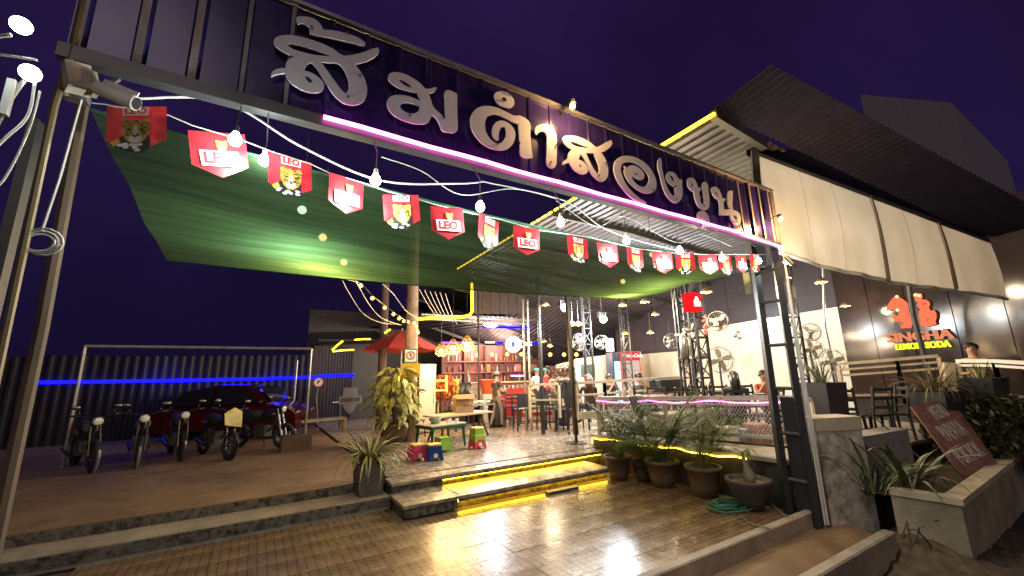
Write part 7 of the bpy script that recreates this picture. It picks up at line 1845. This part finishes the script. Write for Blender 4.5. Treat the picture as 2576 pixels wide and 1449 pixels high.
def bush(label, c, rx, ry, rz_, n, mat, seed, ls=.062):
    t = thing('bush', label, 'bush', tuple(c)); q = random.Random(seed); g = MB()
    cl = [Vector((q.uniform(-1, 1) * rx, q.uniform(-1, 1) * ry, q.uniform(.1, 1) * rz_)) for _ in range(46)]
    for k in range(n):
        o_ = q.choice(cl); p = o_ + Vector((q.gauss(0, .11), q.gauss(0, .11), q.gauss(0, .11)))
        if p.z < 0: continue
        u = Vector((q.uniform(-1, 1), q.uniform(-1, 1), q.uniform(-.6, 1))).normalized() * ls * q.uniform(.6, 1.3); w = u.cross(Vector((q.random(), q.random(), 1))).normalized() * ls * .4
        g.add([p - u, p + w, p + u, p - w], [(0, 1, 2, 3)])
    g.obj('foliage', mat, t)['kind'] = 'stuff'
    for o_ in cl[:14]: MB().tube([(o_.x * .2, o_.y * .2, -.05), (o_.x * .6, o_.y * .6, o_.z * .5), tuple(o_)], [.014, .01, .005], 4).obj('stem', m_dwood, t)
    return t
b_ = P(2490, 1130, D=6.7); bush('feathery dark green bush behind the planter at the right edge', (b_.x, b_.y, ZPL - .1), .5, .55, 1.0, 2000, m_bush, 51)
b_ = P(2570, 1130, D=6.6); bush('dark green bush cut off by the right edge of the view', (b_.x, b_.y, ZPL - .1), .55, .55, 1.05, 1700, m_bush, 52)
b_ = P(2420, 1090, D=7.6); bush('low dark shrubs under the grass planter on the terrace edge', (b_.x, b_.y, .5), .5, .35, .5, 1600, m_bush, 53)
# planters on the terrace edge
def box_planter(label, px, py, d, w, h, mat, z=None):
    c = P(px, py, D=d); z = c.z if z is None else z
    t = thing('box_planter', label, 'planter', (c.x, c.y, z - h), R(-15))
    g = MB(); g.add([(-w * .42, -w * .42, 0), (w * .42, -w * .42, 0), (w * .42, w * .42, 0), (-w * .42, w * .42, 0), (-w / 2, -w / 2, h), (w / 2, -w / 2, h), (w / 2, w / 2, h), (-w / 2, w / 2, h)], [(3, 2, 1, 0), (0, 1, 5, 4), (1, 2, 6, 5), (2, 3, 7, 6), (3, 0, 4, 7)]); g.obj('box', mat, t)
    MB().slab((0, 0, h - .03), (w * .96, w * .96, .02), .002).obj('soil', m_soil, t)
    return Vector((c.x, c.y, z))
dp = M('planter_dark', (.035, .03, .035), .5, var=.2)
c = box_planter('tall dark square planter beside the gate tower conduits', 2068, 962, 6.9, .46, .72, dp)
blade_plant('yucca', 'spiky yucca with thin pale leaves in the tall dark planter', c - Vector((0, 0, .03)), 46, .50, M('leaf_yucca', (.15, .15, .09), .5, var=.4, rgb2=(.32, .30, .2)), 61, arch=(20, 40, 60), spread=.12, w=.022)
c = box_planter('dark square planter holding the bushy dry grass', 2352, 985, 7.0, .52, .50, dp)
blade_plant('ornamental_grass', 'bushy dry ornamental grass in front of the red drink sign', c - Vector((0, 0, .03)), 190, .62, m_gold_grass, 62, arch=(60, 100, 130, 160), spread=.2, w=.014)
c = box_planter('long black planter box hanging at the white rail', 2468, 950, 6.9, .46, .30, m_black)
blade_plant('sparse_plant', 'sparse little plant in the long black planter box', c - Vector((0, 0, .03)), 16, .28, m_palm, 63, arch=(20, 50), spread=.15, w=.02)
c = P(2050, 1062, D=6.6); o = MB().tube([c, c + Vector((0, 0, .30)), c + Vector((-.04, 0, .36)), c + Vector((-.12, .02, .38))], .03, 8).obj('drain_pipe', m_wall); tag(o, 'pale bent pipe end behind the stone pillar', 'pipe')
c = P(1995, 1262, Y=2.84); o = MB().tube([(6.385, 2.87, -.02), (6.39, 2.87, .16), (6.385, 2.86, .38)], [.016, .016, .026], 7).obj('valve_pipe', m_galv); tag(o, 'short grey valve pipe at the foot of the gate tower', 'pipe')
# right railings
railing('weathered pale railing before the long terrace table', [P(2108, 916, D=8.8), P(2255, 904, D=8.3), P(2360, 895, D=8.0)], .9, (0, .12, .24), 1.1, M('rail_tan', (.46, .38, .27), .6, var=.2))
rr_ = railing('bright white railing at the far right of the terrace', [P(2408, 908, D=7.7), P(2500, 908, D=7.1), P(2600, 914, D=6.5)], .62, (0, .08, .56), .55, m_white)
o = MB().bar(P(2385, 912, D=7.75), P(2400, 1040, D=7.6), .14).obj('pale_post', M('rail_tan', (.46, .38, .27), .6)); tag(o, 'thick pale post between the two right hand railings', 'post')
# red drink sign on the glossy wall
d2 = (Vector((kS.x, kS.y, 0)) - Vector((kE.x, kE.y, 0))).normalized(); nW = Vector((-1, 0, 0)); nW = Vector((d2.y, -d2.x, 0)); 
if nW.dot(-Vector((kE.x, kE.y, 0))) < 0: nW = -nW
def onwall(px, py, off=.06):
    d = P(px, py, D=1) - EYE; k = Vector((kE.x, kE.y, 0)) + nW * off
    s_ = (k - Vector((EYE.x, EYE.y, 0))).dot(nW) / Vector((d.x, d.y, 0)).dot(nW); return EYE + d * s_
ds = thing('drink_sign', 'red glowing lion emblem with red and yellow drink lettering on the dark wall', 'light sign', tuple(onwall(2310, 830)))
g_red = E('emblem_red', (1, .22, .10), 1.0); g_red2 = E('letter_red', (1, .32, .16), .85); g_yel = E('letter_yellow', (.95, 1, .05), 1.2)
zx = lambda x: (3200 + x * .24155) * 2576 / 3796
zy = lambda y: (1050 + y * .24155) * 2576 / 3796
L1 = [(355, 405), (375, 340), (400, 290), (440, 235), (480, 205), (515, 185), (560, 215), (610, 245), (650, 270), (680, 300), (690, 350), (700, 420), (720, 480), (745, 560), (755, 620), (740, 690), (660, 690), (580, 700), (565, 650), (620, 610), (560, 590), (490, 590), (460, 540), (440, 515), (475, 480), (530, 500), (545, 450), (500, 415), (440, 410), (390, 425)]
L2 = [(770, 185), (800, 145), (850, 155), (900, 160), (912, 220), (900, 250), (960, 250), (1010, 275), (1030, 320), (1010, 370), (1035, 420), (1090, 410), (1120, 450), (1130, 520), (1110, 590), (1130, 630), (1060, 655), (980, 665), (890, 670), (870, 590), (850, 500), (845, 440), (880, 400), (830, 360), (815, 320), (850, 300), (800, 280), (790, 240)]
L2h = [(880, 330), (950, 295), (965, 310), (930, 330)]
for L_ in (L1, L2):
    pts = [onwall(zx(x), zy(y), .05) for x, y in L_]; pb2 = [onwall(zx(x), zy(y), .02) for x, y in L_]; N = len(pts)
    MB().add([tuple(p) for p in pts] + [tuple(p) for p in pb2], [list(range(N)), list(range(N, 2 * N))[::-1]] + [(i, (i + 1) % N, (i + 1) % N + N, i + N) for i in range(N)]).obj('lion_emblem', g_red, ds, world=True)
bl_ = M('emblem_dark', (.12, .02, .015), .6)
for L_ in ([(650, 470), (720, 480), (700, 500)], [(880, 335), (955, 295), (965, 312), (925, 332)], [(980, 540), (1005, 545), (995, 580), (978, 585)], [(560, 600), (640, 600), (600, 618)], [(430, 330), (520, 300), (520, 312), (440, 345)], [(560, 330), (640, 360), (630, 372), (560, 345)]):
    pts = [onwall(zx(x), zy(y), .054) for x, y in L_]; MB().add([tuple(p) for p in pts], [list(range(len(pts)))]).obj('emblem_line', bl_, ds, world=True)
for x, y in ((515, 205), (525, 412), (800, 180), (860, 190)):
    MB().ball(onwall(zx(x), zy(y), .055), .035, 8, 6).obj('gilt_dot', E('gilt', (1, .8, .4), 1.4), ds, world=True)
def wall_text(word, xa, ya, xb, yb, size, mat, ext=.02, bold=.012):
    a, b = onwall(zx(xa), zy(ya), .05), onwall(zx(xb), zy(yb), .05); Uw = (b - a).normalized(); Vw = nW.cross(Uw).normalized()
    if Vw.z < 0: Vw = -Vw
    me = text_me(word, size, ext, bold, mat); xs = [v_.co.x for v_ in me.vertices]; w0 = max(xs) - min(xs)
    Rw = Matrix((Uw, Vw, Uw.cross(Vw))).transposed()
    o = mobj('lettering', me, ds, (a + b) / 2 - ds.location, Rw.to_euler(), ((b - a).length / w0, 1, 1))
wall_text('SINGHA', 360, 855, 1375, 775, .285, g_red2, bold=.006); wall_text('LEMON SODA', 495, 985, 1335, 930, .185, g_yel, bold=.006)
# neighbour building seen dimly above the roofs
nb = thing('neighbour_building', 'dim grey neighbouring building rising behind the roof on the right', 'building', (26, 2, 0))
a, b, c = P(2236, 560, D=26), P(2478, 560, D=27.2), P(2580, 560, D=36.4)
zt_ = P(2478, 212, D=27.2).z
m_nb = M('grey_block', (.26, .22, .25), .85, var=.15)
for q1, q2 in ((a, b), (b, c)):
    MB().add([(q1.x, q1.y, -.3), (q2.x, q2.y, -.3), (q2.x, q2.y, zt_), (q1.x, q1.y, zt_)], [(0, 1, 2, 3)]).obj('wall', m_nb, nb, world=True)
MB().add([(a.x, a.y, zt_), (b.x, b.y, zt_), (c.x, c.y, zt_), (c.x + 2, c.y + 6, zt_)], [(0, 1, 2, 3)]).obj('roof', m_nb, nb, world=True)
def tidy():
    keep = {'camera', 'street_glow'}
    for o in list(COL.objects):
        if o.type == 'EMPTY' and not o.children and o.parent is None and 'category' in o: bpy.data.objects.remove(o)
tidy()
